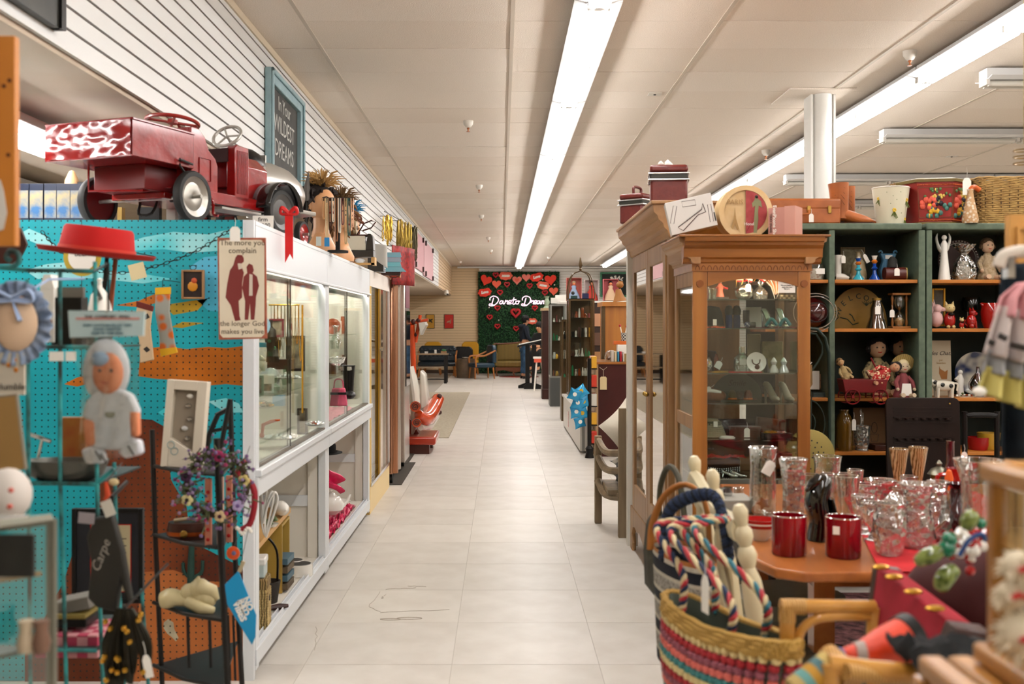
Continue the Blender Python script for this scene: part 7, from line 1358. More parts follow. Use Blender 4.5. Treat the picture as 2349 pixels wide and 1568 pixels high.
# blue painted plank sign
t=Th('plank_sign','weathered blue plank sign with scalloped end','sign',(Xp(896,8.6),8.6,CT+.03));
for k,c_ in enumerate(('#5c98a4','#58a8b4','#8c8c98','#6c9cac')):
 Pa('plank',MB().pr_([(-.09,.04*k+.001),(.10-.01*(k>0)+.03*(k==0),.04*k+.001),(.09-.01*(k>0)+.0*(k==3),.04*k+.039),(-.09,.04*k+.039)],-.008,.008),mat('plank%d'%k,c_,.8,col2='#7c9ca4',scale=12,stretch=(.2,1,1)),t)
Pa('backing',MB().box(-.08,.08,.008,.03,-.03,.14),M.dark_wood,t)
t=Th('lighthouse','small white lighthouse model with red lantern cap','model',(Xp(877,8.2),8.2,CT));Pa('tower',MB().la([(.026,-.0),(.02,.12)],12),mat('lh_grey','#8c9098',.5),t)
for z in (.03,.07,.11):Pa('gallery',MB().la([(.026,z),(.028,z+.004),(.024,z+.006)],12,cap=False),M.paper,t)
Pa('cap',MB().la([(.022,.12),(.02,.145),(.01,.16),(.001,.165)],12),M.red_gloss,t)
t=Th('barn_model','small red barn model with pale roof beams and a wagon wheel','model',(Xp(908,9.1),9.0,CT));Pa('barn',MB().pr_([(-.04,0),(.05,0),(.05,.10),(.0,.16),(-.04,.10)],-.03,.05),mat('barn_red','#a83414',.6),t)
Pa('beam',MB().tu([(-.02,-.035,.17),(.06,-.035,.09)],.006,4),pw,t);Pa('beam',MB().tu([(-.04,-.035,.10),(.06,-.035,.09)],.006,4),pw,t);Pa('beam',MB().tu([(.05,-.035,.09),(.05,-.035,0)],.006,4),pw,t);wheel(t,.0,-.045,.065,.065,M.dark_wood,8,.004,'wagon_wheel')
RV=Th('red_velvet_curtain','crushed red velvet cloth with gold braid hanging at the row end','curtain',(0,0,0));rvv=mat('crushed_velvet','#5c0606',.7,col2='#8c0e0c',scale=30,bump=.2)
Pa('cloth',MB().grid(lambda u,v:(Xp(922,9.9)+.15*u,9.0+.5*u+.02*sin(u*14),Zp(578,9.9)-.34*v),24,6),rvv,RV,solid=.004);Pa('gold_braid',MB().tu([(Xp(916,9.9),8.98,Zp(597,9.9)),(Xp(956,9.9)-.005,9.5,Zp(597,9.9))],.008,6),M.gold,RV)
Pa('hook',MB().tu([(Xp(935,9.9),9.2,Zp(578,9.9)),(SX,9.2,Zp(570,9.9))],.004),M.black_metal,RV)
# necklaces on the slatted wall
for k,(Y,z,ln,c_,lab) in enumerate(((12.7,2.73,.34,'#b8963c','bunch of pale gold chains hung first on the slat wall bracket'),(14.2,2.83,.50,'#7c6428','thick bunch of dark gold chains on the slat wall bracket'),(15.3,2.90,.66,'#8c7430','longest bunch of gold chains on the slat wall bracket'),(16.5,2.96,.55,'#4c4430','bunch of dark and pink chains at the end of the slat wall bracket'))):
 t=Th('chain_bunch',lab,'necklaces',(SX+.10,Y,z),'chains on the slat wall');m=mat('chain%d'%k,c_,.3,.8);rd=random.Random(k);b=MB()
 for i in range(12):
  dx=rd.uniform(-.05,.05);l2=ln*rd.uniform(.6,1);dy=rd.uniform(-.35,.35);pts=bez([(dx,dy,0),(dx-.01,dy,-l2*.6),(dx,dy,-l2),(dx+.012,dy,-l2*.6),(dx+.006,dy,0)],20);b.tu([p+Ve((rd.gauss(0,.004),0,0)) for p in pts],.0065,4)
 Pa('chains',b,m,t)['kind']='stuff';Pa('hook',MB().tu([(-.10,0,.01),(.02,0,.01),(.025,0,.03)],.003),M.black_metal,t)
one('wall_rail',MB().tu([(SX+.11,12.2,2.745),(SX+.11,17.2,2.985)],.005),M.black_metal,'thin black rail fixed along the slatted wall','rail')
for k,(Y0_,Y1_,z0,z1,c_) in enumerate(((17.3,19.5,2.40,3.02,'#c89ca0'),(19.6,22.2,2.36,3.02,'#cca4a8'))):
 t=Th('pink_fabric',['nearer half of the pink fabric panel clipped to the slatted wall','farther half of the pink fabric panel clipped to the slatted wall'][k],'fabric',(SX+.01,Y0_,z0),'pink panels');Pa('panel',MB().box(0,.02,0,Y1_-Y0_,0,z1-z0),mat('pinkp%d'%k,c_,.8),t)
 for y in (.3,Y1_-Y0_-.3):
  for z in (.0,z1-z0-.08):Pa('clip',MB().box(.02,.05,y-.05,y+.05,z,z+.09),M.dark_wood,t)
# ================================================================ left foreground
def hang(px,py,Y):return at(px,py,Y)
t=Th('red_hat','bright red flat topped felt hat on a wire stand','hat',hang(222,585,3.0),rot=(.03,.11,0));fr=mat('red_felt','#a80c08',.85);Pa('crown',MB().la([(.105,.0),(.094,.072),(.088,.08),(.001,.078)],36,sx=1,sy=1.1),fr,t);Pa('brim',MB().la([(.10,-.004),(.155,.0),(.163,.012),(.160,.014),(.10,.004)],40,cap=False),mat('red_brim','#8c1408',.85),t);Pa('band',MB().la([(.107,.0),(.104,.022)],36,sy=1.1,cap=False),mat('hat_band','#b42c14',.7),t);Pa('underside',MB().cyl((0,0,-.003),.102,.003,30),M.red_brim,t)
Pa('stand',MB().tu([(.03,0,0),(.03,.0,-.12),(.02,0,-.16),(.04,0,-.19),(.06,0,-.17),(.055,0,-.15)],.006),M.black_metal,t);Pa('support_arm',MB().tu([(.055,0,-.17),(Xp(222,2.45)-t.location.x,2.45-3.0,at(0,610,2.45).z-t.location.z)],.005),M.black_metal,t);Pa('stand_post',MB().box(.05,.06,-.005,.005,-.19,0),mat('rust_wood','#7c3c1c',.6),t)
RK=Th('wire_rack','verdigris painted wire display rack with curled tops','rack',(0,0,0));vg=mat('verdigris','#2c8c8c',.6,col2='#20302c',scale=16)
Yk=2.45
def rk(pts,Y=Yk,r=.005,nm='rod'):Pa(nm,MB().tu([tuple(at(a,b_,Y)) for a,b_ in pts],r,8),vg,RK)
rk([(138,620),(138,1100),(145,1300),(152,1568),(160,2100)]);rk([(218,600),(222,1070),(228,1350),(236,1568),(245,2080)]);rk([(62,640),(66,1100),(70,1568),(76,2100)],2.45);rk([(325,1350),(340,1568),(352,2000)],2.7)
for y in (620,795,1108,1490):rk([(0,y-6),(70,y),(140,y),(222,y+2)],2.45,.005,'crossbar')
rk([(222,1108),(262,1075)],2.45);rk([(222,1490),(300,1410)],2.6);rk([(262,1060),(268,1250),(285,1568)],2.6)
b=MB();b.tu(bez([tuple(at(x,y,2.3)) for x,y in ((0,612),(25,612),(44,600),(40,580),(22,576),(15,590),(24,598))],40),.006,8);Pa('scroll',b,vg,RK)
for y in (795,1108,1490):Pa('shelf_wire',MB().box(Xp(62,2.45),Xp(222,2.45),2.46,2.75,Zp(y,2.45)-.004,Zp(y,2.45)),mat('shelf_dark','#1c2c2a',.6),RK)
# doll in a bag
DB=Th('bagged_doll','printed cloth doll in white hood and shirt inside a clear bag with header card','doll',hang(258,712,2.0));k_=2.0/K
def q(a,b_):return ((a-258)*k_,(712-b_)*k_)
Pa('header_card',MB().pr_([q(158,712),q(333,714),q(330,770),q(162,774)],-.004,.004),mat('header_blue','#a8bcbc',.5),DB);text('THE  COMFORT  DOLL',.0085,M.ink,DB,(-.008,-.0046,-.012));Pa('red_strip',MB().box(q(176,0)[0],q(322,0)[0],-.005,-.004,q(0,733)[1],q(0,728)[1]),mat('strip_red','#b87c74',.5),DB)
text('SOFT COTTON FILLED TOY\nHAND PRINTED\nKEEP IN THIS BAG',.0075,mat('print_blue','#2c5c6c',.6),DB,(-.008,-.0046,-.036))
sk=mat('doll_orange','#d0825c',.7,col2='#c87450',scale=20);wh=mat('doll_white','#c8c8cc',.7,col2='#b8bcc4',scale=14)
def puff(nm,pts,y0,y1,m,parent=DB):return Pa(nm,MB().pr_([q(*p) for p in pts],y0,y1),m,parent,bev=.006,smooth=60)
b=MB();b.ball((q(242,0)[0],.004,q(0,850)[1]),.046,20,sz=1.35,sy=.45);Pa('hood',b,wh,DB);b=MB();b.ball((q(252,0)[0],-.010,q(0,855)[1]),.030,18,sz=1.35,sy=.45);Pa('face',b,sk,DB)
b=MB();b.ball((q(238,0)[0],-.020,q(0,822)[1]),.018,12,sz=.8,sy=.4);Pa('blue_hair',b,mat('doll_blue','#8ca4c0',.7),DB)
for x in (240,266):Pa('eye',MB().ball((q(x,0)[0],-.0245,q(0,848)[1]),.0035,8),M.ink,DB)
Pa('mouth',MB().tu([(q(244,0)[0],-.025,q(0,874)[1]),(q(254,0)[0],-.0255,q(0,877)[1]),(q(262,0)[0],-.025,q(0,874)[1])],.0012,5),mat('lip','#9c3c34',.6),DB)
puff('shirt',[(215,905),(235,890),(275,890),(305,905),(322,945),(308,960),(305,1030),(215,1030),(212,965),(192,955),(200,920)],-.012,.014,wh);puff('arm',[(193,960),(226,962),(228,1020),(200,1024)],-.013,.010,sk);puff('arm',[(298,938),(320,940),(322,1000),(304,1002)],-.013,.010,sk)
puff('shoe',[(190,1030),(215,1020),(240,1035),(245,1060),(200,1062)],-.014,.012,M.doll_white);puff('shoe',[(300,1005),(325,1008),(330,1040),(290,1050),(275,1035)],-.014,.012,M.doll_white);puff('chest_patch',[(240,940),(275,940),(270,960),(246,960)],-.0135,.0,mat('patch_olive','#7c7c6c',.7))
for a,b_ in ((225,1030),(238,1038),(300,1020)):Pa('shoe_stripe',MB().tu([(q(a,0)[0],-.015,q(0,b_)[1]),(q(a+14,0)[0],-.015,q(0,b_+22)[1])],.0016,5),M.ink,DB)
bagm=glass('bag_film','#f2f4f0',.8,bump=.35,base=.06);b=MB()
def film(u,v):
 l=q(172+25*min(1,v*3)-5*v,0)[0];r=q(330-6*v,0)[0];x=l+(r-l)*u;return (x,-.020-.008*sin(PI*u)-.003*sin(u*19+v*9),q(0,772)[1]*(1-v)+q(0,1066-30*u)[1]*v)
b.grid(film,20,24);Pa('bag_film',b,bagm,DB);Pa('pin',MB().tu([(-.008,-.006,.02),(-.008,-.006,-.004)],.001,5),M.chrome,DB);Pa('hook',MB().tu([(-.008,0,0),(-.008,0,.09),(-.21,.45,.10)],.003,6),M.black_metal,DB)
# ruffled ribbon heart
RH=Th('ruffled_heart','cream heart hanging edged in blue grey ruffled ribbon with a bow','ornament',hang(38,735,2.1));b=MB();b.ball((0,0,-.005),.047,20,sz=1.25,sy=.4);Pa('centre',b,mat('peach_cloth','#d0b498',.9),RH);rm_=mat('ribbon_blue','#8c9cb4',.7,col2='#5c6c84',scale=30)
b=MB();b.grid(lambda u,v:((.045+.028*v)*cos(2*PI*u),-.004-.008*sin(u*2*PI*22)*v,(.056+.030*v)*sin(2*PI*u)-.005),132,3);Pa('ruffle',b,rm_,RH,solid=.0012)
for s in (-1,1):Pa('bow_loop',MB().tu(bez([(0,-.02,.045),(s*.035,-.025,.06),(s*.04,-.02,.04),(0,-.02,.042)]),.008,8,flat=.5),mat('bow_blue','#94a8c8',.6),RH)
Pa('hanger',MB().tu([(0,-.01,.04),(.0,.15,.09),(.0,.34,.10)],.0025),M.bow_blue,RH)
Pa('bow_tail',MB().tu([(0,-.02,.042),(.018,-.024,.0)],[.004,.01],8,flat=.4),M.bow_blue,RH)
# wood board hanging top left
t=Th('wood_board','knotty orange pine board hanging at the upper frame edge','board',hang(0,565,1.9));knot=mat('knotty','#a8641c',.5,col2='#b87830',scale=7,stretch=(1,1,.15));Pa('board',MB().box(-.12,Xp(40,1.9)-Xp(0,1.9),-.01,.01,0,Zp(85,1.9)-Zp(565,1.9)),knot,t,bev=.002)
for x,z in ((.012,.29),(.022,.3),(.02,.165)):Pa('knot',MB().tu([(x,-.0108,z),(x,-.009,z)],.004,8),mat('knot_dark','#4c2408',.6),t)
Pa('painted_bird',MB().pr_([(-.02,.02),(.012,.03),(.018,.06),(.012,.10),(.006,.12),(-.02,.12)],-.013,-.0105),mat('bird_white','#c8c4bc',.7),t);Pa('hanger',MB().tu([(-.02,0,.36),(-.02,0,1.25)],.004),M.black_metal,t)
t=Th('dark_plaque','dark brown hexagonal plaque behind the curled rack top','plaque',hang(18,560,3.2));Pa('plaque',MB().pr_([(-.08,0),(-.05,.07),(.04,.05),(.06,0),(.03,-.06),(-.06,-.06)],-.006,.006),M.dark_wood,t)
# signs
t=Th('humble_sign','white plank sign painted with orange flowers and the word Humble','sign',hang(22,905,2.1));Pa('board',MB().box(-.06,.031,-.004,.004,0,.085),mat('sign_white','#b8b0a0',.7),t);text('Humble',.019,M.ink,t,(.004,-.0045,.016))
for x,z in ((.0,.06),(.012,.07),(.015,.05),(-.01,.065)):Pa('flower',MB().ball((x,-.0045,z),.005,8,sy=.3),mat('sign_orange','#b87020',.6),t)
t=Th('complain_sign','rusty edged tin sign of two old men with the words The more you complain','sign',hang(555,780,3.55));kk=3.55/K
def Q(a,b_):return ((a-555)*kk,(780-b_)*kk)
Pa('plate',MB().pr_([Q(499,545),Q(610,545),Q(613,776),Q(502,779)],-.003,.003),mat('rust_red','#8c4430',.7,col2='#a05c44',scale=30),t,bev=.001)
Pa('face',MB().pr_([Q(506,550),Q(600,550),Q(607,560),Q(607,766),Q(600,773),Q(512,774),Q(505,766),Q(503,556)],-.0038,-.003),mat('tin_cream','#d4c8b0',.6,col2='#dacfb8',scale=6),t)
ti=mat('sign_ink','#4c3c2c',.6);mr_=mat('maroon_print','#702824',.6)
for s_,y,sz in (('The more you',557,.0265),('complain',575,.0265),('the longer God',742,.0245),('makes you live',760,.0245)):x_,z_=Q(557,y);text(s_,sz,ti,t,(x_,-.0042,z_),ext=.0003)
for pts in ([(541,590),(546,584),(556,585),(560,592),(560,600),(553,606),(560,625),(556,650),(556,682),(548,690),(550,725),(553,734),(540,736),(530,700),(518,682),(522,650),(528,620),(536,608)],[(566,612),(572,604),(580,608),(583,620),(580,626),(590,634),(595,655),(588,680),(587,700),(584,733),(576,733),(574,695),(570,733),(562,733),(563,690),(556,660),(560,634),(568,626)]):Pa('printed_man',MB().pr_([Q(*p) for p in pts],-.0044,-.0038),mr_,t,smooth=0)
for pts in ([(546,604),(554,604),(556,616),(548,618)],[(573,628),(580,630),(580,678),(572,678)]):Pa('printed_beard',MB().pr_([Q(*p) for p in pts],-.0047,-.0044),mat('beard','#c8bcac',.7),t,smooth=0)
Pa('hanging_cord',MB().tu([(-.0,0,.34),(-.17,PY-3.56,.40)],.0015,5),M.ink,t);tag_card(t,Q(540,535)[:1]+(-.005,Q(0,520)[1]),.05,.035)
# chain across the pegboard
t=Th('hanging_chain','dark chain strung in a loop across the turquoise pegboard','chain',(0,0,0));P0=bez([at(95,530,4.0),at(150,585,4.0),at(250,625,4.0),at(350,612,4.0),at(450,575,4.0),at(530,525,4.0)],44)
for i in range(0,len(P0)-1):
 a,b_=P0[i],P0[i+1];d=(b_-a);l=d.length;d.normalize();u=Ve((0,1,0)) if i%2 else d.cross(Ve((0,1,0))).normalized();m=(a+b_)/2
 Pa('chain_link',MB().tu([m+d*l*.62*cos(s)+u*.006*sin(s) for s in [2*PI*j/10 for j in range(10)]],.0016,5,close=True),M.black_metal,t)
one('paper_label',MB().box(-.03,.03,-.001,.001,-.03,.03),mat('label_tan','#c8b890',.8),'tan paper square pinned to the chain on the pegboard','label',at(315,622,3.95),rot=(0,-.25,0))
t=framed('rooster_picture','tiny wood framed picture of a rooster on the pegboard',443,686,4.08,.088,.115,oak_p,mat('rooster_dark','#1c0c08',.5),.008);Pa('painted_rooster',MB().ball((.0,-.006,.05),.02,10,sy=.15),mat('rooster_gold','#b87814',.5),t);Pa('painted_feathers',MB().ball((.006,-.007,.072),.012,8,sy=.15),mat('rooster_red','#a03c14',.5),t);Pa('ring',MB().tu([(.012*cos(a),0,.124+.009*sin(a)) for a in [2*PI*i/14 for i in range(14)]],.0015,5,close=True),M.black_metal,t)
def sock(name,lab,px,py,Y,pts,m,extra=None):
 t=Th(name,lab,'sock',hang(px,py,Y));kk=Y/K;Pa('body',MB().pr_([((a-px)*kk,(py-b_)*kk) for a,b_ in pts],-.006,.006),m,t,bev=.003)
 for nm,p2,m2 in (extra or []):Pa(nm,MB().pr_([((a-px)*kk,(py-b_)*kk) for a,b_ in p2],-.0072,.0072),m2,t)
 Pa('hook',MB().tu([(0,0,0),(0,0,.03),(0,PY-Y-.02,.03)],.0015,5),M.black_metal,t)
ys_=mat('sock_yellow','#c89818',.8);sock('fox_sock','grey sock with orange foxes and yellow ends on the pegboard',373,660,3.9,[(358,662),(391,660),(389,715),(398,770),(405,808),(368,815),(366,770),(356,715)],mat('sock_grey','#b85c20',.9,col2='#8c8c84',kind='voronoi',scale=26),[('cuff',[(357,660),(391,658),(391,674),(357,676)],ys_),('toe',[(368,800),(404,796),(407,808),(370,817)],ys_)])
sock('bird_sock','cream sock with chickadees and a dark red top on the pegboard',335,690,3.85,[(316,700),(350,708),(345,750),(353,825),(322,832),(320,780),(308,740)],mat('sock_cream','#b8a080',.9),[('cuff',[(314,690),(352,702),(350,714),(314,704)],mat('sock_red','#5c1c14',.8)),('bird',[(330,800),(338,794),(346,802),(338,808)],M.ink),('bird',[(333,724),(340,718),(345,728),(335,733)],M.ink)])
# goods on the rack
t=Th('tin_sign_round','round yellow and white tin sign with black rim under the red hat brim','sign',hang(190,590,3.4));b=MB();b.M=TR(0,0,0,PI/2);b.la([(.001,0),(.058,0),(.062,.004),(.001,.006)],30,cap=False);Pa('disc',b,mat('tin_yellow','#b8a03c',.4),t);Pa('face',MB().pr_(circ(.045,24),-.008,-.006),M.paper,t);text('BEER',.022,M.ink,t,(0,-.0085,.01));Pa('hook',MB().tu([(0,0,.05),(0,.7,.05)],.002),M.black_metal,t)
def rack_box(name,lab,cat,px,py,w_,h_,d_,m,Y=2.55,rot=(0,0,0),**k):return one(name,MB().box(-w_/2,w_/2,-d_/2,d_/2,0,h_),m,lab,cat,at(px,py,Y),None,rot,bev=.002,**k)
o=rack_box('coffee_bag','black and yellow foil coffee bag standing on the rack shelf','bag',160,790,.075,.115,.04,mat('coffee_black','#14120c',.4,col2='#6c5c14',kind='stripe',scale=7,stretch=(0,0,1)));Pa('foil_top',MB().box(-.035,.035,-.008,.008,.115,.14),mat('foil','#8c8880',.3,.6),o)
o=rack_box('milk_carton','white carton printed with brown nuts on the rack shelf','carton',118,785,.035,.13,.05,M.paper);Pa('gable',MB().pr_([(-.0175,.13),(.0175,.13),(.008,.165),(-.008,.165)],-.025,.025),M.paper,o);Pa('printed_nut',MB().ball((.006,-.0255,.05),.008,8,sy=.2),mat('nut','#8c5c34',.6),o)
t=Th('white_bottle','white conical bottle with dark lettering on the rack shelf','bottle',at(229,712,2.7));Pa('bottle',MB().la([(.03,0),(.022,.04),(.006,.06),(.005,.075),(.008,.08),(.001,.085)],16),M.paper,t);Pa('foot',MB().cyl((0,0,-.09),.03,.09),M.shelf_dark,t)
for k,(px,w_) in enumerate(((118,.033),(151,.024))):one('shelf_label',MB().box(-w_/2,w_/2,-.002,.0,-.022,0),M.paper,['wider white price label on the rack crossbar','narrower white price label on the rack crossbar'][k],'label',at(px+12,806,2.44))
t=Th('silver_boat_bowl','long silver boat shaped bowl with rowing handles on the rack','bowl',at(150,1106,2.5));Pa('bowl',MB().la([(.05,0),(.09,.02),(.105,.055),(.10,.055),(.085,.024),(.04,.006)],28,sx=1.0,sy=.5),mat('dull_silver','#5c5a54',.3,.7),t);Pa('handle',MB().tu([(-.085,0,.115),(-.055,0,.105),(-.035,0,.098)],.005),M.chrome,t);Pa('handle_stem',MB().tu([(-.055,0,.105),(-.065,0,.06)],.004),M.chrome,t)
rack_box('paperback_book','red and yellow paperback book standing in the silver bowl','book',168,1070,.07,.125,.02,mat('book_yellow','#7c1c14',.5,col2='#8c6c24',scale=8),Y=2.62)
t=Th('tan_clipboard','tan board in a pale frame leaning at the left frame edge','board',at(20,1080,1.9),rot=(0,-.12,0));Pa('board',MB().box(-.06,.03,-.004,.004,0,.135),mat('tan_board','#8c6c3c',.6),t);Pa('frame',MB().tu([(.031,0,0),(.031,0,.137),(-.06,0,.137)],.004),mat('frame_grey','#7c7464',.5),t)
b=MB();b.ball((0,0,.04),.038,18,sz=1.15,sy=.9);t=Th('heart_plush','white plush pouch printed with red hearts at the left frame edge','plush',at(18,1190,1.7));Pa('plush',b,mat('plush_white','#c8c0b8',.8),t)
for x,z in ((.022,.06),(-.005,.035),(.02,.03),(-.015,.07)):Pa('printed_heart',MB().ball((x*.8,-.033+abs(x)*.3,z*.85),.005,8),mat('heart_pink','#b85c50',.7),t)
# grey framed glass case bottom left
GC=Th('glass_showcase','grey metal framed glass showcase at the lower left','display case',(0,0,0));gf=mat('grey_frame','#6c6a5c',.4,.3);zg=Zp(1190,1.55);xg=Xp(118,1.55)
Pa('top_front',MB().tu([(xg,1.55,zg),(xg-.36,1.16,zg)],.008,4),gf,GC);Pa('top_back',MB().tu([(xg,1.55,zg),(xg-.6,1.60,zg)],.006,4),gf,GC);Pa('corner_post',MB().box(xg-.006,xg+.006,1.545,1.557,0,zg),gf,GC)
Pa('side_glass',MB().pr_([(xg-.002,1.548),(xg-.36,1.158),(xg-.358,1.156),(xg,1.546)],.0,zg-.006,'z'),pane,GC,smooth=0);Pa('top_glass',MB().pr_([(xg,1.55),(xg-.36,1.16),(xg-.6,1.2),(xg-.6,1.6)],zg+.002,zg+.006,'z'),glass('top_glass_grey','#a8b0a8',.9,base=.2,haze=.25),GC,smooth=0)
Pa('shelf',MB().pr_([(xg-.01,1.54),(xg-.36,1.17),(xg-.6,1.2),(xg-.6,1.6)],Zp(1335,1.5),Zp(1325,1.5),'z'),mat('case_shelf','#8c6c44',.5),GC,smooth=0);Pa('shelf',MB().pr_([(xg-.01,1.54),(xg-.36,1.17),(xg-.6,1.2),(xg-.6,1.6)],Zp(1500,1.5)-.006,Zp(1500,1.5),'z'),mat('case_shelf2','#2c3c38',.5),GC,smooth=0)
for k,(px,py,c_,lab) in enumerate(((30,1322,'#1c1c18','dark framed photo inside the grey showcase'),(60,1495,'#a89880','cream jar inside the grey showcase'),(95,1495,'#6c5040','brown figurine inside the grey showcase'))):
 t=Th(('small_photo','cream_jar','brown_figurine')[k],lab,('photo','jar','figurine')[k],at(px,py,1.48));Pa('body',MB().box(-.03,.03,-.003,.003,0,.06) if k==0 else MB().la([(.010,0),(.013,.014),(.009,.03),(.011,.045)],14),mat('gc%d'%k,c_,.5),t)
# certificate, tote, stack, chains
t=framed('certificate_frame','black framed certificate with red lined mat behind the wire rack',248,1382,3.3,.225,.30,M.black_leather,mat('mat_navy','#14161c',.6),.014);Pa('red_line',MB().frame(-.055,.075,.035,.25,.003,-.0055,-.004),M.red_gloss,t);Pa('paper',MB().box(-.052,.072,-.005,-.0042,.038,.247),mat('parchment','#a89c7c',.6),t)
for k in range(7):Pa('written_line',MB().box(-.04,.06,-.0054,-.005,.07+.022*k,.074+.022*k),mat('faint_ink','#5c5444',.6),t)
Pa('stand',MB().box(-.02,.02,.01,.10,-t.location.z,.02),M.black_metal,t)
t=Th('black_tote','black folded tote bag with silver script hanging on the wire rack','bag',hang(255,1180,2.35));kk=2.35/K
Pa('body',MB().pr_([((a-255)*kk,(1180-b_)*kk) for a,b_ in ((220,1185),(262,1180),(285,1260),(305,1375),(295,1378),(280,1330),(270,1400),(225,1390),(205,1370),(212,1290),(202,1230))],-.012,.012),mat('tote_black','#1c1a15',.6,col2='#24221c',scale=6),t,bev=.006);text('Carpe',.03,M.chrome,t,(-.018,-.0125,-.09),(PI/2,-1.2,0),shear=.3);Pa('strap',MB().tu([(0,0,0),(.002,0,.04),(.0,.1,.06)],.004),M.black_leather,t)
for k,(px,py,c_) in enumerate(((198,1188,'#8c8488'),(248,1165,'#c8c4b8'))):one('rack_tag',MB().box(-.018,.018,-.001,.001,-.012,.012),mat('rt%d'%k,c_,.6),['lilac grey rounded tag hanging on the wire rack','white paper tag hanging above the black tote'][k],'tag',at(px,py,2.32),rot=(0,[.1,1.2][k],0))
t=Th('keychain','orange and red bead key chain hanging on the wire rack','key chain',hang(243,1105,2.35));Pa('beads',MB().tu([(0,0,0),(.004,0,-.03),(-.002,0,-.04)],[.004,.007,.004],8),mat('key_orange','#b8401c',.4),t);Pa('disc',MB().ball((.018,0,.0),.012,10,sy=.3,sz=.7),M.manila,t);Pa('string',MB().tu([(0,0,0),(0,.1,.03)],.0015),M.ink,t)
rack_box('quilt','folded pink gingham quilt on the lowest rack shelf','quilt',180,1488,.15,.055,.14,mat('gingham','#a83c54',.9,col2='#c88c90',kind='checker',scale=40,bump=.3),Y=2.55);rack_box('black_album','thick black album on the pink quilt','book',170,1426,.10,.02,.10,M.black_leather,Y=2.55);rack_box('yellow_folder','dull yellow folder on the black album','folder',172,1407,.09,.012,.10,mat('dull_yellow','#7c6c34',.6),Y=2.55);rack_box('grey_cloth','crumpled grey cloth on top of the stacked folders','cloth',180,1394,.09,.03,.08,mat('grey_cl','#6c6860',.9),Y=2.55,rot=(0,-.2,0))
CH=Th('chain_purse','tangle of dark chains and gold stars hanging low on the rack','chains',hang(285,1395,2.3));b=MB();g=MB();rd=random.Random(8)
for i in range(16):
 x=rd.uniform(-.045,.05);l=rd.uniform(.1,.19);b.tu(bez([(x*.3,0,0),(x,-.01*rd.random(),-l*.6),(x+.005,0,-l),(x+.012,0,-l*.5),(x*.3+.004,0,0)]),.0045,5)
 g.ball((x,-.012,-l*rd.random()),.007,6)
Pa('chains',b,mat('pewter_chain','#2c2a22',.35,.7),CH)['kind']='stuff';Pa('gold_stars',g,M.gold,CH)['kind']='stuff';Pa('hook',MB().tu([(0,0,0),(0,.3,.03)],.003),M.black_metal,CH);tag_card(CH,(.05,-.01,-.10),.05,.018,ry=-.2)
# dark corner shelf stand
ES=Th('metal_shelf_stand','dark metal corner shelf stand before the pegboard','stand',(0,0,0));bm2=mat('iron_dark','#14110e',.5);Ye=3.25
def er(pts,Y=Ye,r=.008,nm='post'):Pa(nm,MB().tu([tuple(at(a,b_,Y)) for a,b_ in pts],r,6),bm2,ES)
er([(349,985),(357,1250),(372,1568),(378,1778)]);er([(497,1005),(507,1250),(522,1568),(528,1850)],3.05,.010);er([(528,915),(538,1250),(555,1568),(562,1710)],3.5,.009)
er(bez_:=[(470,1090),(478,1000),(500,950),(528,935)],3.5,.009,'brace');er([(528,915),(500,1060)],3.4,.008,'brace');er([(478,990),(528,980)],3.5,.006,'brace')
for y,yr,yb in ((1072,1085,1062),(1232,1250,1215),(1385,1418,1370),(1528,1572,1510)):
 a,b_,c_=at(352,y,Ye),at(510,yr,3.05),at(545,yb,3.5);a.z=b_.z=c_.z=(at(352,y,Ye).z+at(510,yr,3.05).z)/2
 Pa('shelf',MB().pr_([(a.x,a.y),((a.x+b_.x)/2,(a.y+b_.y)/2-.03),(b_.x,b_.y),(c_.x,c_.y)],a.z-.006,a.z,'z'),bm2,ES,smooth=0);Pa('edge',MB().tu([a,((a.x+b_.x)/2,(a.y+b_.y)/2-.03,a.z),b_],.006),bm2,ES)
for px in (430,480):er([(px,1405),(px+4,1530)],3.15,.005,'bar')
for px in (528,540):er([(px-5,1410),(px,1560)],3.3,.004,'bar')
zs=[(at(352,y,Ye).z+at(510,yr,3.05).z)/2 for y,yr in ((1072,1085),(1232,1250),(1385,1418))]
t=Th('gift_box_set','white gift box with cut out window on the top shelf of the metal stand','box',(Xp(418,3.22),3.22,zs[0]),rot=(-.04,.07,0));gb_=mat('ivory_box','#c8beac',.5);kk=3.22/K
b=MB();W_,H_=.062,.268;b.box(-W_,-W_+.022,-.02,.02,0,H_);b.box(W_-.03,W_,-.02,.02,0,H_);b.box(-W_+.022,W_-.03,-.02,.02,H_-.03,H_);b.pr_([(-W_+.022,0),(W_-.03,0),(W_-.03,.05),(-W_+.022,.09)],-.02,.02);Pa('box',b,gb_,t,bev=.002);Pa('tray',MB().box(-W_+.01,W_-.01,.005,.012,.03,H_-.02),mat('tray_tan','#8c8070',.6),t)
for z,m in ((.22,'pearl'),(.19,'chrome'),(.15,'chrome'),(.12,'clear_crystal'),(.09,'chrome')):Pa('jewel',MB().ball((.004+.01*sin(z*99),.0,z),.011,10,sz=.7),MATS[m],t)
for x,z in ((-.034,.068),(-.022,.05)):Pa('printed_ring',MB().tu([(x+.011*cos(a),-.0215,z+.011*sin(a)) for a in [2*PI*i/18 for i in range(18)]],.0012,5,close=True),mat('ring_grey','#7c9494',.4),t)
t=Th('flower_wreath','wreath of purple flowers and greenery hung on the metal stand','wreath',at(498,1112,2.95));rd=random.Random(11);gm=MB();Pa('ring',MB().tu([(.085*cos(a),0,.085*sin(a)) for a in [2*PI*i/28 for i in range(28)]],.009,6,close=True),mat('twig','#3a2c1c',.8),t)
fl={}
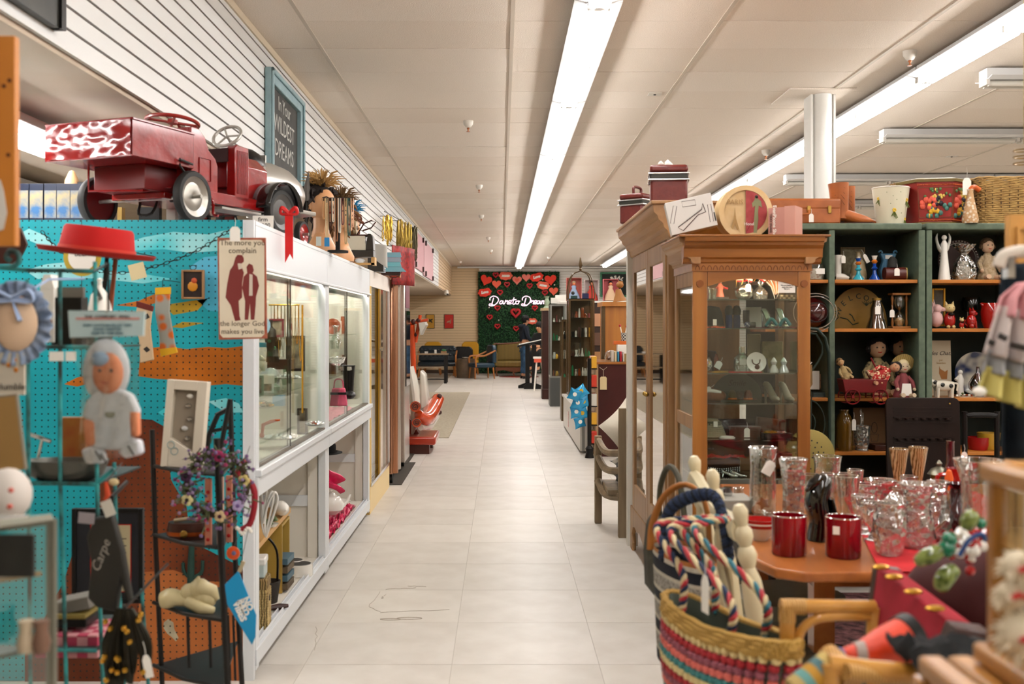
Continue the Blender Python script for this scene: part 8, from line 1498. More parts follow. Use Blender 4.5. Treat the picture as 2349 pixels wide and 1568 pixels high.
for i in range(230):
 a=rd.uniform(0,2*PI);r=.085+rd.gauss(0,.014);p=Ve((r*cos(a),rd.gauss(-.01,.01),r*sin(a)));d=Ve((rd.gauss(0,1),-abs(rd.gauss(0,.6)),rd.gauss(0,1))).normalized()
 gm.tu([p,p+d*.02,p+d*rd.uniform(.03,.042)],[.0022,.002,.0006],4)
 fl.setdefault(rd.choice(['#6c5478','#84708c','#6c5478','#4c3054','#8c2c54','#7c6c88']),MB()).ball(p+d*.03,rd.uniform(.003,.0065),6)
Pa('greenery',gm,mat('sage_leaf','#4c5434',.8),t)['kind']='stuff'
for c_,b in fl.items():Pa('flowers',b,mat('fl'+c_,c_,.8),t)['kind']='stuff'
for a,c1_,c2_ in ((.2,'#c0b070','#2c1018'),(1.4,'#8c2450','#1c0c14'),(2.8,'#3c1c3c','#141018'),(3.6,'#c8bc88','#1c1414'),(4.9,'#c0a880','#3c1028'),(5.6,'#a898c0','#6c5488')):
 x,z=.085*cos(a),.085*sin(a);b=MB()
 for k in range(5):b.ball((x+.009*cos(k*1.256),-.028,z+.009*sin(k*1.256)),.0085,8,sy=.3)
 Pa('pansy',b,mat('pan'+c1_,c1_,.7),t);Pa('pansy_eye',MB().ball((x,-.032,z),.006,8,sy=.4),mat('pan'+c2_,c2_,.7),t)
t=Th('cigar_box','round dark leather box with orange metal bands on the stand','box',(Xp(432,3.2),3.2,zs[1]));Pa('body',MB().la([(.06,0),(.064,.03),(.06,.05)],24,sy=.7),M.dark_wood,t);Pa('band',MB().la([(.065,.012),(.066,.024)],24,sy=.7,cap=False),mat('copper','#a04c1c',.3,.8),t);Pa('emblem',MB().ball((0,-.046,.02),.012,10,sy=.3),M.brass,t);Pa('lid_figure',MB().tu([(-.04,-.01,.055),(0,-.01,.06),(.04,0,.055)],.006),mat('bone','#a89878',.5),t)
for k,(px,c_) in enumerate(((487,'#b06c54'),(508,'#b89484'),(522,'#a86c58'))):
 t=Th('domino_stick',['red dotted pink stick nearest the leather box','white and pink striped stick in the middle of the three','pink striped stick nearest the white case'][k],'stick',(Xp(px,3.12),3.08+.03*k,zs[1]));Pa('stick',MB().box(-.009,.009,-.006,.006,0,.20),mat('stk%d'%k,c_,.5),t)
 for z in (.02,.05,.13,.16):Pa('dot',MB().ball((0,-.0065,z),.006,8,sy=.2),M.red_gloss,t)
ch=Th('cherub_figurine','cream stone sculpture of a reclining figure on the stand','figurine',(Xp(442,3.2),3.17,zs[2]));bn=mat('ivory_stone','#b8aa80',.5,coat=.2);b=MB()
b.tu(bez([(-.085,0,.028),(-.05,0,.035),(-.01,-.005,.03),(.03,0,.035),(.06,0,.05)]),[.030+.006*sin(i*.4) for i in range(25)][:25],14,flat=.8);b.ball((-.06,0,.035),.034,14,sz=.85);b.ball((.0,.0,.05),.03,12);b.tu([(.03,-.01,.07),(.07,-.01,.055),(.085,-.01,.03)],[.026,.024,.01],12);b.ball((.03,0,.06),.034,14);b.ball((.055,-.01,.035),.03,12);b.tu([(.0,-.02,.03),(.05,-.04,.012),(.085,-.04,.006)],[.018,.02,.012],10);b.tu([(.02,0,.08),(.028,0,.10)],[.012,.004],8);Pa('sculpture',b,bn,ch,smooth=80)
PN=Th('blue_pennant','bright blue pennant lettered NO BAD VIBES hanging on the stand corner','pennant',hang(552,1310,2.95));kk=2.95/K
def qp(a,b_):return ((a-552)*kk,(1310-b_)*kk)
Pa('cloth',MB().pr_([qp(547,1308),qp(588,1410),qp(586,1460),qp(578,1478),qp(521,1385),qp(516,1340)],-.002,.002),mat('pennant_blue','#1486b8',.5),PN,bev=.0008)
for s_,a,b_,sz in (('NO',569,1384,.025),('BAD',559,1392,.025),('VIBES',550,1401,.025)):x_,z_=qp(a,b_);text(s_,sz,M.paper,PN,(x_,-.0028,z_),(PI/2,1.15,0),bold=.0012,ext=.0006)
Pa('clip',MB().box(-.008,.002,-.003,.003,-.002,.03),M.bone,PN,rot=(0,.4,0));Pa('cord',MB().tu([(0,0,.02),(-.002,.1,.10)],.001),M.ink,PN)
t=Th('orange_button','round orange badge hanging above the blue pennant','badge',hang(535,1268,3.0));b=MB();b.M=TR(0,0,0,PI/2);b.la([(.001,.006),(.018,.003),(.0195,0),(.001,0)],22,cap=False);Pa('badge',b,mat('badge_orange','#c04818',.3),t);Pa('mark',MB().ball((.003,-.006,.001),.007,8,sy=.3),mat('badge_blue','#5c5c7c',.5),t);Pa('string',MB().tu([(0,0,.015),(0,.1,.05)],.001),M.ink,t)
t=Th('red_stocking','small red felt ornament trimmed with gold and white beads','ornament',hang(562,1215,3.0));Pa('felt',MB().tu(bez([(-.0,0,.20),(-.02,0,.16),(.02,0,.13),(.028,0,.08),(.015,0,.02),(-.01,0,.0)]),.015,10,flat=.6),mat('felt_red','#80101c',.8),t);b=MB()
for i in range(9):b.ball((-.02+.005*i,-.012,.008*cos(i)),.006,8)
Pa('beads',b,M.pearl,t);Pa('string',MB().tu([(0,0,.2),(-.01,.1,.23)],.001),M.ink,t)
YW=30.9
LW=Th('leaf_wall','artificial green leaf wall panel at the far end of the shop','wall panel',(0,YW,0));lx0,lx1,lz1=Xp(1097,YW),Xp(1283,YW),Zp(623,YW)
Pa('panel',MB().box(lx0,lx1,-.03,.05,.02,lz1),mat('leaf_dark','#0e2414',.9),LW);lm=[mat('leaf%d'%k,c_,.6) for k,c_ in enumerate(('#1c4426','#28582f','#163a20','#386a3c'))];rd=random.Random(2)
for k in range(4):
 b=MB();v=[];f=[]
 for i in range(2600):
  x,z=rd.uniform(lx0,lx1),rd.uniform(.03,lz1);a=rd.uniform(0,6.28);s=rd.uniform(.03,.055);y=-.04-.05*rd.random();ca,sa=cos(a),sin(a);n_=len(v);t1=rd.uniform(-.02,.02)
  v+=[(x,y,z),(x+s*.4*ca-s*.25*sa,y-t1,z+s*.4*sa+s*.25*ca),(x+s*ca,y+t1,z+s*sa),(x+s*.4*ca+s*.25*sa,y-t1,z+s*.4*sa-s*.25*ca)];f.append((n_,n_+1,n_+2,n_+3))
 b.add(v,f);Pa('leaves',b,lm[k],LW,smooth=0)['kind']='stuff'
def hz(px,py,d=.13):return at(px,py,YW-d)
hred,hpk,hsal=mat('heart_red','#d83420',.7,bump=.5,scale=30),mat('heart_pale','#e07868',.6),mat('heart_orange','#dc5a40',.6)
def heart(lab,px,py,w_,kind,rot=0,txt=None,grp=None):
 s=w_/2/K*YW/.94;t=Th('heart_decoration',lab,'heart',hz(px,py),grp or {'ring':'small red ring hearts','plaque':'worded heart plaques'}.get(kind,'large solid hearts'),rot=(0,rot,0))
 if kind=='ring':
  p=[(x,0,z) for x,z in heart_pts(s*.8,22)];Pa('tinsel',MB().tu(p,s*.24,6,close=True),mat('tinsel_red','#b01820',.4,bump=.5,scale=60),t)
 elif kind=='plaque':Pa('plaque',MB().pr_([(s*1.15*cos(a)*(1+.07*cos(8*a)),s*.75*sin(a)*(1+.07*cos(8*a))-(.18*s if abs(cos(a))<.3 and sin(a)>0 else 0)) for a in [2*PI*i/40 for i in range(40)]],-.01,.02),hred if txt=='Love' else hsal,t);text(txt,s*.62,M.paper,t,(0,-.016,0),bold=.008,ext=.004,shear=.2)
 else:Pa('heart',MB().pr_(heart_pts(s),-.015,.02),{'big':hred,'pale':hpk,'orange':hsal}[kind],t,bev=.006)
 if kind=='pale' and txt:Pa('inner_heart',MB().pr_(heart_pts(s*.5),-.022,-.015),hsal,t)
 return t
for a in (('large red heart high at the near corner of the leaf wall beside the tan wall',1115,642,27,'big',.35),('large red heart high at the far corner of the leaf wall beside the white slats',1263,641,27,'big',-.1),('salmon heart below the first XOXO plaque at the tan wall side',1139,651,21,'orange'),('pink heart with a smaller heart inside, top centre',1186,642,22,'pale',0,'x'),('plain salmon pink heart right of the double pink heart',1207,636,20,'pale'),('orange heart at the white slat edge of the leaf wall',1270,667,21,'orange'),('worded plaque XOXO in the top row toward the tan wall',1160,632,25,'plaque',0,'xoxo'),('worded plaque Love in the top row',1231,635,25,'plaque',-.25,'Love'),('worded plaque XOXO under the large red heart at the slat side',1246,654,24,'plaque',.15,'xoxo'),('worded plaque Love at the tan wall edge',1112,670,25,'plaque',-.15,'Love'),('worded plaque beside the head of the man in navy',1221,736,18,'plaque',0,'xoxo')):heart(*a)
for k,(px,py) in enumerate(((1137,630),(1163,652),(1147,670),(1215,655),(1250,671),(1141,706),(1123,727),(1141,748),(1184,753),(1227,706))):
 heart(['small red ring heart between the first two top hearts','small red ring heart below the first XOXO plaque','small red ring heart above the neon word Dare','small red ring heart above the neon word Dream','small red ring heart over the last neon letters','small red ring heart under the neon word Dare','small red ring heart lowest but one by the tan wall','lowest small red ring heart toward the tan wall','small red ring heart at the shoulder of the man in navy','small red ring heart under the neon word Dream'][k],px,py,14,'ring')
heart('larger ring heart of red beads under the neon sign',1183,717,24,'ring')
for k,(px,py) in enumerate(((1122,705),(1144,734),(1245,641),(1272,653))):one('glint_ball',MB().ball((0,0,0),.022,10),M.pearl,['tiny white ball beside the neon D','tiny white ball above the lowest ring heart','tiny white ball beside the far large heart','tiny white ball above the orange edge heart'][k],'ball',hz(px,py,.12),'tiny white balls')
# neon script
NS=Th('neon_sign','white pink neon script sign reading Dare to Dream','neon sign',hz(1122,693,.18));nm_=mat('neon','#ffc4e0',.3,emit=2.2);u_=YW/K
STK=[[(12,-13),(9,-2),(7,8)],[(2,-6),(3,-13),(11,-18),(21,-15),(25,-7),(20,3),(10,10),(1,9),(1,5),(7,6),(14,10)],[(36,-4),(31,-4),(28,1),(30,5),(34,3),(37,-4),(37,3),(39,5),(42,2)],[(42,2),(44,-6),(45,-3),(49,-5),(49,-1),(48,4),(51,5),(53,2)],[(53,1),(58,-1),(58,-5),(54,-5),(52,0),(54,5),(60,3)],[(66,-14),(64,-4),(63,4),(66,6),(69,3)],[(60,-6),(72,-8)],[(76,-4),(71,-2),(71,4),(76,5),(79,0),(77,-4),(82,-3)],[(98,-13),(95,-2),(93,8)],[(88,-6),(89,-13),(97,-18),(107,-15),(110,-7),(106,3),(96,10),(87,9),(87,5),(93,6),(100,10)],[(111,2),(113,-6),(114,-3),(118,-5),(118,-1),(117,4),(120,5),(121,2)],[(121,1),(126,-1),(126,-5),(122,-5),(120,0),(122,5),(128,2)],[(134,-4),(129,-4),(127,1),(128,5),(132,3),(135,-4),(135,3),(137,5),(139,1)],[(139,5),(140,-5)],[(140,-1),(143,-5),(145,-2),(144,5)],[(145,-1),(148,-5),(150,-2),(149,5),(153,3)]]
for s_ in STK:Pa('neon_tube',MB().tu(bez([(x*u_*.86,0,-y*u_*.78) for x,y in s_],6*len(s_)),.0095,6),nm_,NS)
# lounge
up=mat('tufted_navy','#141e26',.25,coat=.3,bump=.6,scale=9,kind='voronoi');tk=mat('teak','#a0622c',.4);ywl=mat('mustard_vel','#c08c1c',.7)
def chair3(name,lab,cat,px,Y,w_,m,lm_,rz=0,h=.85,arms=True,sh_=.42,d_=.6,tuft=False,grp=None):
 t=Th(name,lab,cat,(Xp(px,Y),Y,0),grp,rz);Pa('seat',MB().box(-w_/2,w_/2,-d_/2,d_/2,sh_-.12,sh_),m,t,bev=.04)
 Pa('back',MB().pr_([(-w_/2,sh_),(w_/2,sh_),(w_/2,h-.08),(w_/2-.08,h),(-w_/2+.08,h),(-w_/2,h-.08)],d_/2-.08,d_/2+.04),m,t,bev=.03)
 if tuft:
  for i in range(9):
   for z in (h-.12,h-.26):Pa('button_tuft',MB().ball((-w_/2+w_*(i+.5)/9,d_/2-.09,z),.04,8,sy=.4),m,t)
 for s in (-1,1):
  if arms:Pa('arm',MB().tu(bez([(s*w_/2,d_/2,h-.15),(s*w_/2,.0,sh_+.2),(s*w_/2,-d_/2+.05,sh_+.16),(s*w_/2,-d_/2+.05,sh_-.1)]),.025,8),lm_,t)
  for y in (-d_/2+.05,d_/2-.05):Pa('leg',MB().tu([(s*(w_/2-.06),y,sh_-.1),(s*(w_/2-.01),y*1.1,0)],[.028,.018],8),lm_,t)
 return t
chair3('tufted_sofa','dark navy button tufted leather sofa in the far lounge','sofa',1003,28.9,1.05,up,tk,0,.86,tuft=True);chair3('black_armchair','plain black low armchair beside the tufted sofa','armchair',1062,29.6,.55,mat('black_hide','#0c0c0c',.3),tk,0,.82,False);chair3('blue_armchair','blue leather armchair with wooden arms seen from the side','armchair',1105,27.9,.5,mat('blue_hide','#1c3444',.35),tk,-1.2,.90)
chair3('yellow_chair','mustard velvet chair behind the black armchair','chair',1078,30.45,.5,ywl,tk,0,.95,False,grp='mustard chairs');chair3('yellow_chair','mustard velvet chair behind the tufted sofa','chair',992,30.2,.5,ywl,tk,0,.95,False,grp='mustard chairs')
st_=mat('stripe_gold','#54421a',.6,col2='#7c6428',kind='stripe',scale=9,stretch=(1,0,0));S_=Th('settee','antique gold striped settee with curved wooden frame before the leaf wall','settee',(Xp(1180,29.6),29.6,0));Pa('seat',MB().box(-.52,.6,-.35,.3,.25,.42),st_,S_,bev=.04);Pa('back',MB().pr_([(-.5,.42),(.6,.42),(.6,.98),(.35,.98),(-.05,.90),(-.5,.88)],.25,.35),st_,S_,bev=.03);wn=mat('walnut','#5c3014',.35)
Pa('top_rail',MB().tu(bez([(-.58,.25,.9),(-.3,.27,.9),(.1,.27,.93),(.4,.27,1.02),(.65,.27,1.0)]),.025,8),wn,S_);Pa('arm',MB().tu(bez([(-.58,.27,.9),(-.6,0,.7),(-.56,-.3,.62),(-.52,-.36,.4)]),[.07]*8+[.06]*17,10),st_,S_) if False else Pa('arm',MB().tu([(-.58,.27,.86),(-.58,0,.72),(-.54,-.32,.60),(-.52,-.36,.3)],[.05,.07,.07,.04],10),st_,S_)
Pa('apron',MB().pr_([(-.54,.25),(.6,.25),(.6,.12),(.3,.17),(0,.10),(-.3,.17),(-.54,.14)],-.37,-.33),wn,S_)
for x in (-.48,.0,.5):Pa('leg',MB().tu(bez([(x,-.33,.2),(x-.03,-.36,.1),(x,-.35,0)]),.022,8),wn,S_)
one('red_mat',MB().la([(.55,0),(.55,.012),(.001,.012)],30,sy=.5),M.red_gloss,'round red mat on the floor before the striped settee','mat',(Xp(1190,29),28.8,0))
t=Th('console_table','long table with black legs and wooden top before the tufted sofa','table',(Xp(985,25.7),25.7,0));Pa('top',MB().box(-.6,.46,-.2,.35,.70,.73),mat('table_pale','#7c6850',.5),t);Pa('shelf',MB().box(-.58,.42,-.18,.3,.37,.40),M.table_pale,t)
for x in (-.55,.40):
 for y in (-.17,.3):Pa('leg',MB().box(x-.03,x+.04,y-.03,y+.03,0,.70),M.black_leather,t)
Pa('rail',MB().box(-.55,.4,-.02,.02,.08,.11),M.black_leather,t)
for k,(px,c_,w_,h_,lab) in enumerate(((978,'#c8c4bc',.08,.05,'white card holder on the long black legged table'),(999,'#d0ccc4',.05,.09,'white leaflet on the long black legged table'),(1018,'#8c6c4c',.14,.06,'wooden planter box on the long black legged table'))):t=boxy(('card_holder','leaflet','planter_box')[k],lab,('card','leaflet','planter')[k],(Xp(px,25.7),25.7,.73),w_,.05,h_,mat('ct%d'%k,c_,.6))
Pa('grass',MB().ball((0,0,.08),.05,10,sx=1.2,sz=.6),lm[1],t)
t=Th('barrel_table','round weathered wooden side table between the lounge chairs','table',(Xp(1068,28.3),28.3,0));Pa('drum',MB().la([(.24,0),(.26,.3),(.24,.52)],20),mat('grey_wood','#4c3c2c',.6,col2='#64503c',scale=6),t);Pa('bowl',MB().la([(.05,.525),(.10,.56),(.09,.56)],14),M.paper,t)
for k,(px,w_,c1_,c2_,lab) in enumerate(((987,.26,'#c08c2c','#201c14','yellow poster of a dancing figure on the tan wall'),(1030,.28,'#b82414','#d0a080','red and orange poster of horsemen on the tan wall'))):
 t=framed('wall_poster',lab,px,753,BY-.045,w_,.42,M.black_leather,mat('poster%d'%k,c1_,.5),.012,group='posters on the tan wall');rd=random.Random(k)
 for i in range(5):Pa('printed_figure',MB().tu([(rd.uniform(-.07,.07),-.012,.12+.1*rd.random()),(rd.uniform(-.07,.07),-.012,.2+.1*rd.random())],rd.uniform(.008,.02),6),mat('pf%d'%k,c2_,.6),t)
# people
def person(label,loc,rz,j,skin,shirt,pants,hair,s=1.0,long_hair=False):
 """figure grown from a skeleton j = {joint: (x,y,z)}; faces -y before turning"""
 t=Th('person',label,'person',loc,None,rz)
 def skinned(name,chains,m,sub=2):
  vs,ed,rr,idx=[],[],[],{}
  for ch in chains:
   pv=None
   for key,p,r in ch:
    if key in idx:i=idx[key]
    else:i=len(vs);idx[key]=i;vs.append(tuple(Ve(p)*s));rr.append(r*s)
    if pv is not None:ed.append((pv,i))
    pv=i
  me=bpy.data.meshes.new(name);me.from_pydata(vs,ed,[]);me.materials.append(m);o=bpy.data.objects.new(name,me);link(o,t);o.modifiers.new('skin','SKIN');o.modifiers.new('sub','SUBSURF').render_levels=sub
  sv=me.skin_vertices[0].data
  for i,r in enumerate(rr):sv[i].radius=(r,r)
  sv[0].use_root=True;o.modifiers['skin'].use_smooth_shade=True;return o
 J=j;hp=J['hip'];sk=mat('skin_'+skin,skin,.6);arms=[]
 for q,n_ in ((1,'l'),(-1,'r')):arms.append([('ch',J['chest'],.12),('sh'+n_,J['sh'+n_],.062),('el'+n_,J['el'+n_],.045),('wr'+n_,J['wr'+n_],.03),('pa'+n_,Ve(J['wr'+n_])+(Ve(J['wr'+n_])-Ve(J['el'+n_])).normalized()*.07,.026)])
 body=skinned('body',[[('hip',hp,.13),('wa',(Ve(hp)+Ve(J['chest']))/2,.115),('ch',J['chest'],.12),('nk',J['neck'],.05),('hd0',Ve(J['head'])-Ve((0,0,.07)),.06),('hd',J['head'],.088),('hd2',Ve(J['head'])+Ve((0,0,.07)),.075)]]+arms+[[('hip',hp,.13),('th'+n_,J['th'+n_],.085),('kn'+n_,J['kn'+n_],.058),('an'+n_,J['an'+n_],.04),('to'+n_,Ve(J['an'+n_])+Ve((0,-.15,-.05)),.03)] for n_ in 'lr'],sk)
 for n_ in 'lr':
  w_=Ve(J['wr'+n_]);d=(w_-Ve(J['el'+n_])).normalized();b=MB();u=d.cross(Ve((0,0,1)));u=u.normalized() if u.length>.01 else Ve((1,0,0))
  for k,l in enumerate((.065,.075,.07,.055)):p=w_+d*.085+u*(.012*(k-1.5)*1.3);b.tu([p*s,(p+d*l*.6)*s,(p+d*l+Ve((0,0,-.012)))*s],[.008*s,.0075*s,.006*s],6)
  p=w_+d*.04+u*.03;b.tu([p*s,(p+d*.03+u*.02)*s,(p+d*.05+u*.02)*s],[.009*s,.008*s,.006*s],6);Pa('fingers',b,sk,t)
 skinned('top_garment',[[('hip',Ve(hp)+Ve((0,0,.02)),.145),('wa',(Ve(hp)+Ve(J['chest']))/2,.135),('ch',J['chest'],.145),('nk',Ve(J['neck'])-Ve((0,0,.03)),.075)]]+[[(k,p,r+.016) for k,p,r in a[:-1]] for a in arms],shirt)
 skinned('trousers',[[('hip',hp,.142)]+[('th'+n_,J['th'+n_],.10),('kn'+n_,J['kn'+n_],.074),('an'+n_,Ve(J['an'+n_])+Ve((0,0,.03)),.058)] for n_ in 'lr'],pants)
 for n_ in 'lr':a=Ve(J['an'+n_])*s;Pa('shoe',MB().tu([a+Ve((0,.05,-.05)),a+Ve((0,-.06,-.045)),a+Ve((0,-.15,-.055))],[.042,.045,.03],10,flat=.8),M.black_leather,t)
 h=Ve(J['head'])*s;b=MB();b.ball(h+Ve((0,.025,.045)),.108*s,14,sz=1.05)
 if long_hair:b.tu([h+Ve((0,.06,.05)),h+Ve((0,.09,-.08)),h+Ve((0,.08,-.2))],[.09,.085,.05],10)
 else:
  for k in range(14):a=k*.45;b.ball(h+Ve((.08*cos(a),.03+.07*sin(a),.07)),.035,8)
 Pa('hair',b,mat('hair_dark','#0e0b0a',.8),t);b=MB();b.tu([h+Ve((0,-.088,.01)),h+Ve((0,-.112,-.02)),h+Ve((0,-.09,-.03))],[.01,.016,.008],8);Pa('nose',b,sk,t);b=MB()
 for q in (-1,1):b.ball(h+Ve((q*.033,-.084,.01)),.009,8)
 Pa('eyes',b,M.ink,t);Pa('mouth',MB().tu([h+Ve((-.022,-.082,-.055)),h+Ve((0,-.09,-.057)),h+Ve((.022,-.082,-.055))],.005,6),M.lip,t)
 for q in (-1,1):Pa('ear',MB().ball(h+Ve((q*.09,.01,-.005)),.022,8,sx=.4,sz=1.4),sk,t)
 return t
stand=dict(hip=(0,0,.92),chest=(0,.01,1.27),neck=(0,0,1.45),head=(0,-.05,1.55),shl=(.17,.01,1.36),ell=(.22,-.02,1.10),wrl=(.16,-.18,.98),shr=(-.17,.01,1.36),elr=(-.22,-.02,1.10),wrr=(-.16,-.18,.98),thl=(.09,0,.80),knl=(.10,-.01,.47),anl=(.10,.03,.09),thr=(-.09,0,.80),knr=(-.10,-.01,.47),anr=(-.10,.03,.09))
navy=mat('navy_hoodie','#0c1420',.9);jeans_=mat('blue_jeans','#24405c',.85,col2='#3a5a78',scale=12)
pm_=person('person in navy hooded sweatshirt and blue jeans standing with head bowed by the black stand',(Xp(1203,27.8),27.8,0),1.9,stand,'#b07c5c',navy,jeans_,None,1.0)
Pa('hood',MB().tu(bez([(-.09,0,1.42),(-.05,.11,1.40),(.05,.11,1.40),(.09,0,1.42)]),.05,8),navy,pm_)
sit=dict(hip=(0,0,.74),chest=(0,-.02,1.09),neck=(0,-.03,1.26),head=(0,-.08,1.37),shl=(.15,-.01,1.17),ell=(.2,-.08,.94),wrl=(.1,-.28,.90),shr=(-.15,-.01,1.17),elr=(-.2,-.08,.94),wrr=(-.1,-.28,.90),thl=(.1,-.18,.74),knl=(.11,-.40,.72),anl=(.11,-.34,.35),thr=(-.1,-.18,.74),knr=(-.11,-.40,.72),anr=(-.11,-.34,.35))
person('person with long dark hair in a black top seated behind the black stand',(Xp(1240,26.2),26.2,0),-.5,sit,'#b88460',M.black_cloth,M.black_cloth,None,1.0,True)
t=Th('bar_stool','tall stool under the seated person in the black top','stool',(Xp(1240,26.2),26.25,0));Pa('seat',MB().cyl((0,0,.58),.18,.04),wn,t)
for q in range(4):a=PI/4+q*PI/2;Pa('leg',MB().tu([(.12*cos(a),.12*sin(a),.58),(.19*cos(a),.19*sin(a),0)],.015),wn,t)
PD_=Th('menu_stand','black wooden reading stand with papers on its sloped top','stand',(Xp(1217,23.6),23.6,0));bk_=M.black_leather
Pa('base_foot',MB().pr_([(-.28,0),(.27,0),(.27,.06),(.1,.12),(-.12,.12),(-.28,.06)],-.05,.05),bk_,PD_);Pa('base_foot',MB().pr_([(-.16,0),(.30,0),(.28,.07),(.12,.12),(-.1,.12),(-.16,.07)],-.35,-.27),bk_,PD_)
for x in (-.07,.08):Pa('post',MB().box(x-.05,x+.05,-.05,.03,.1,.98),bk_,PD_)
Pa('desk',MB().pr_([(-.3,.93),(.3,1.06),(.3,1.10),(-.3,.97)],-.25,.2),bk_,PD_);Pa('paper',MB().pr_([(-.26,.982),(.29,1.102),(.29,1.112),(-.26,.995)],-.22,.15),M.paper,PD_)
t=Th('step_ladder','white wooden stool frame beside the black stand','stool',(Xp(1236,22.6),22.6,0))
for x in (-.1,.12):Pa('leg',MB().tu([(x*.4,0,.72),(x,0,0)],.018),M.paper,t)
Pa('seat',MB().box(-.12,.14,-.1,.1,.70,.74),M.paper,t);Pa('cushion',MB().box(-.1,.1,-.09,.09,.62,.70),hsal,t)
KR=Th('coin_ride','orange and white log style coin operated ride car on a red base','ride',(-1.15,11.9,0));og=mat('ride_orange','#b83c10',.18,coat=.8);dk=mat('ride_dark','#3c1408',.4);wh_=mat('ride_white','#d0ccc0',.25,coat=.5)
def kp(px,py,Y=11.7):return at(px,py,Y)-KR.location
Pa('base',MB().box(-.55,.43,-.5,.25,.10,.19),mat('ride_red','#9c2c14',.3,coat=.5),KR,bev=.02)
for y in (-.42,.15):Pa('runner',MB().box(-.5,.36,y-.06,y+.06,0,.10),dk,KR)
Pa('pedestal',MB().pr_([(-.35,.19),(.22,.19),(.08,.42),(-.2,.42)],-.15,.1),M.ride_red,KR)
Pa('pole',MB().tu([kp(945,745),kp(952,960)],.032,12),og,KR)
Pa('roof_log',MB().tu([kp(915,742),kp(950,740)],.024,10),og,KR);Pa('roof_log',MB().tu([kp(940,742),kp(982,733)],.018,10),og,KR);Pa('roof_log',MB().tu([kp(964,722),kp(953,785)],[.02,.022],10),og,KR)
Pa('lashing',MB().ball(kp(948,738),.035,10),dk,KR);Pa('lashing',MB().ball(kp(960,735),.03,10),dk,KR);Pa('lashing',MB().ball(kp(954,768),.028,10),dk,KR)
Pa('canopy',MB().pr_([(kp(975,0).x,kp(0,738).z),(kp(978,0).x,kp(0,745).z),(kp(966,0).x,kp(0,768).z),(kp(962,0).x,kp(0,740).z)],-.3,.1),wh_,KR)
Pa('rear_panel',MB().tu([kp(930,745,12.0),kp(932,830,12.0),kp(936,860,12)],.09,10,flat=.6),wh_,KR)
Pa('body',MB().tu(bez([kp(940,840),kp(950,900),kp(952,960),kp(945,1000)]),[.10,.105,.11,.115,.12,.12,.125,.125,.125,.12,.12,.12,.11,.11,.10,.10,.09,.09,.08,.07,.06,.05,.04,.03,.02][:25],14,flat=.5),wh_,KR)
Pa('fin',MB().pr_([(kp(960,0).x,kp(0,850).z),(kp(972,0).x,kp(0,862).z),(kp(980,0).x,kp(0,935).z),(kp(960,0).x,kp(0,945).z)],.0,.35),wh_,KR,bev=.02)
for px,py,r in ((951,932,.058),(954,969,.05)):
 Pa('log_roller',MB().tu([kp(px,py,11.5),kp(px+2,py,11.2)],r,20),og,KR);c_=kp(px+2,py,11.19);Pa('spiral',MB().tu([(c_.x+r*.8*(1-i/30)*cos(i*.5),c_.y,c_.z+r*.8*(1-i/30)*sin(i*.5)) for i in range(28)],.005,5),dk,KR)
Pa('front_body',MB().tu(bez([kp(960,950,11.4),kp(975,960,11.6),kp(988,945,11.9),kp(1005,915,12.2)]),[.05+.045*sin(i/24*2.6) for i in range(25)],14),og,KR,smooth=80);Pa('front_body',MB().tu([kp(965,980,11.5),kp(985,975,11.8),kp(1005,955,12.1)],[.035,.05,.02],12),wh_,KR)
for px,py in ((1008,908),(1007,930),(1008,945)):Pa('knob',MB().ball(kp(px,py,12.1),.03,10),dk,KR)
one('ride_mat',MB().box(-.7,.4,-.45,.45,0,.008),M.mat_dark,'dark mat on the floor by the bronze cabinet and the ride','mat',(-1.35,11.05,0))
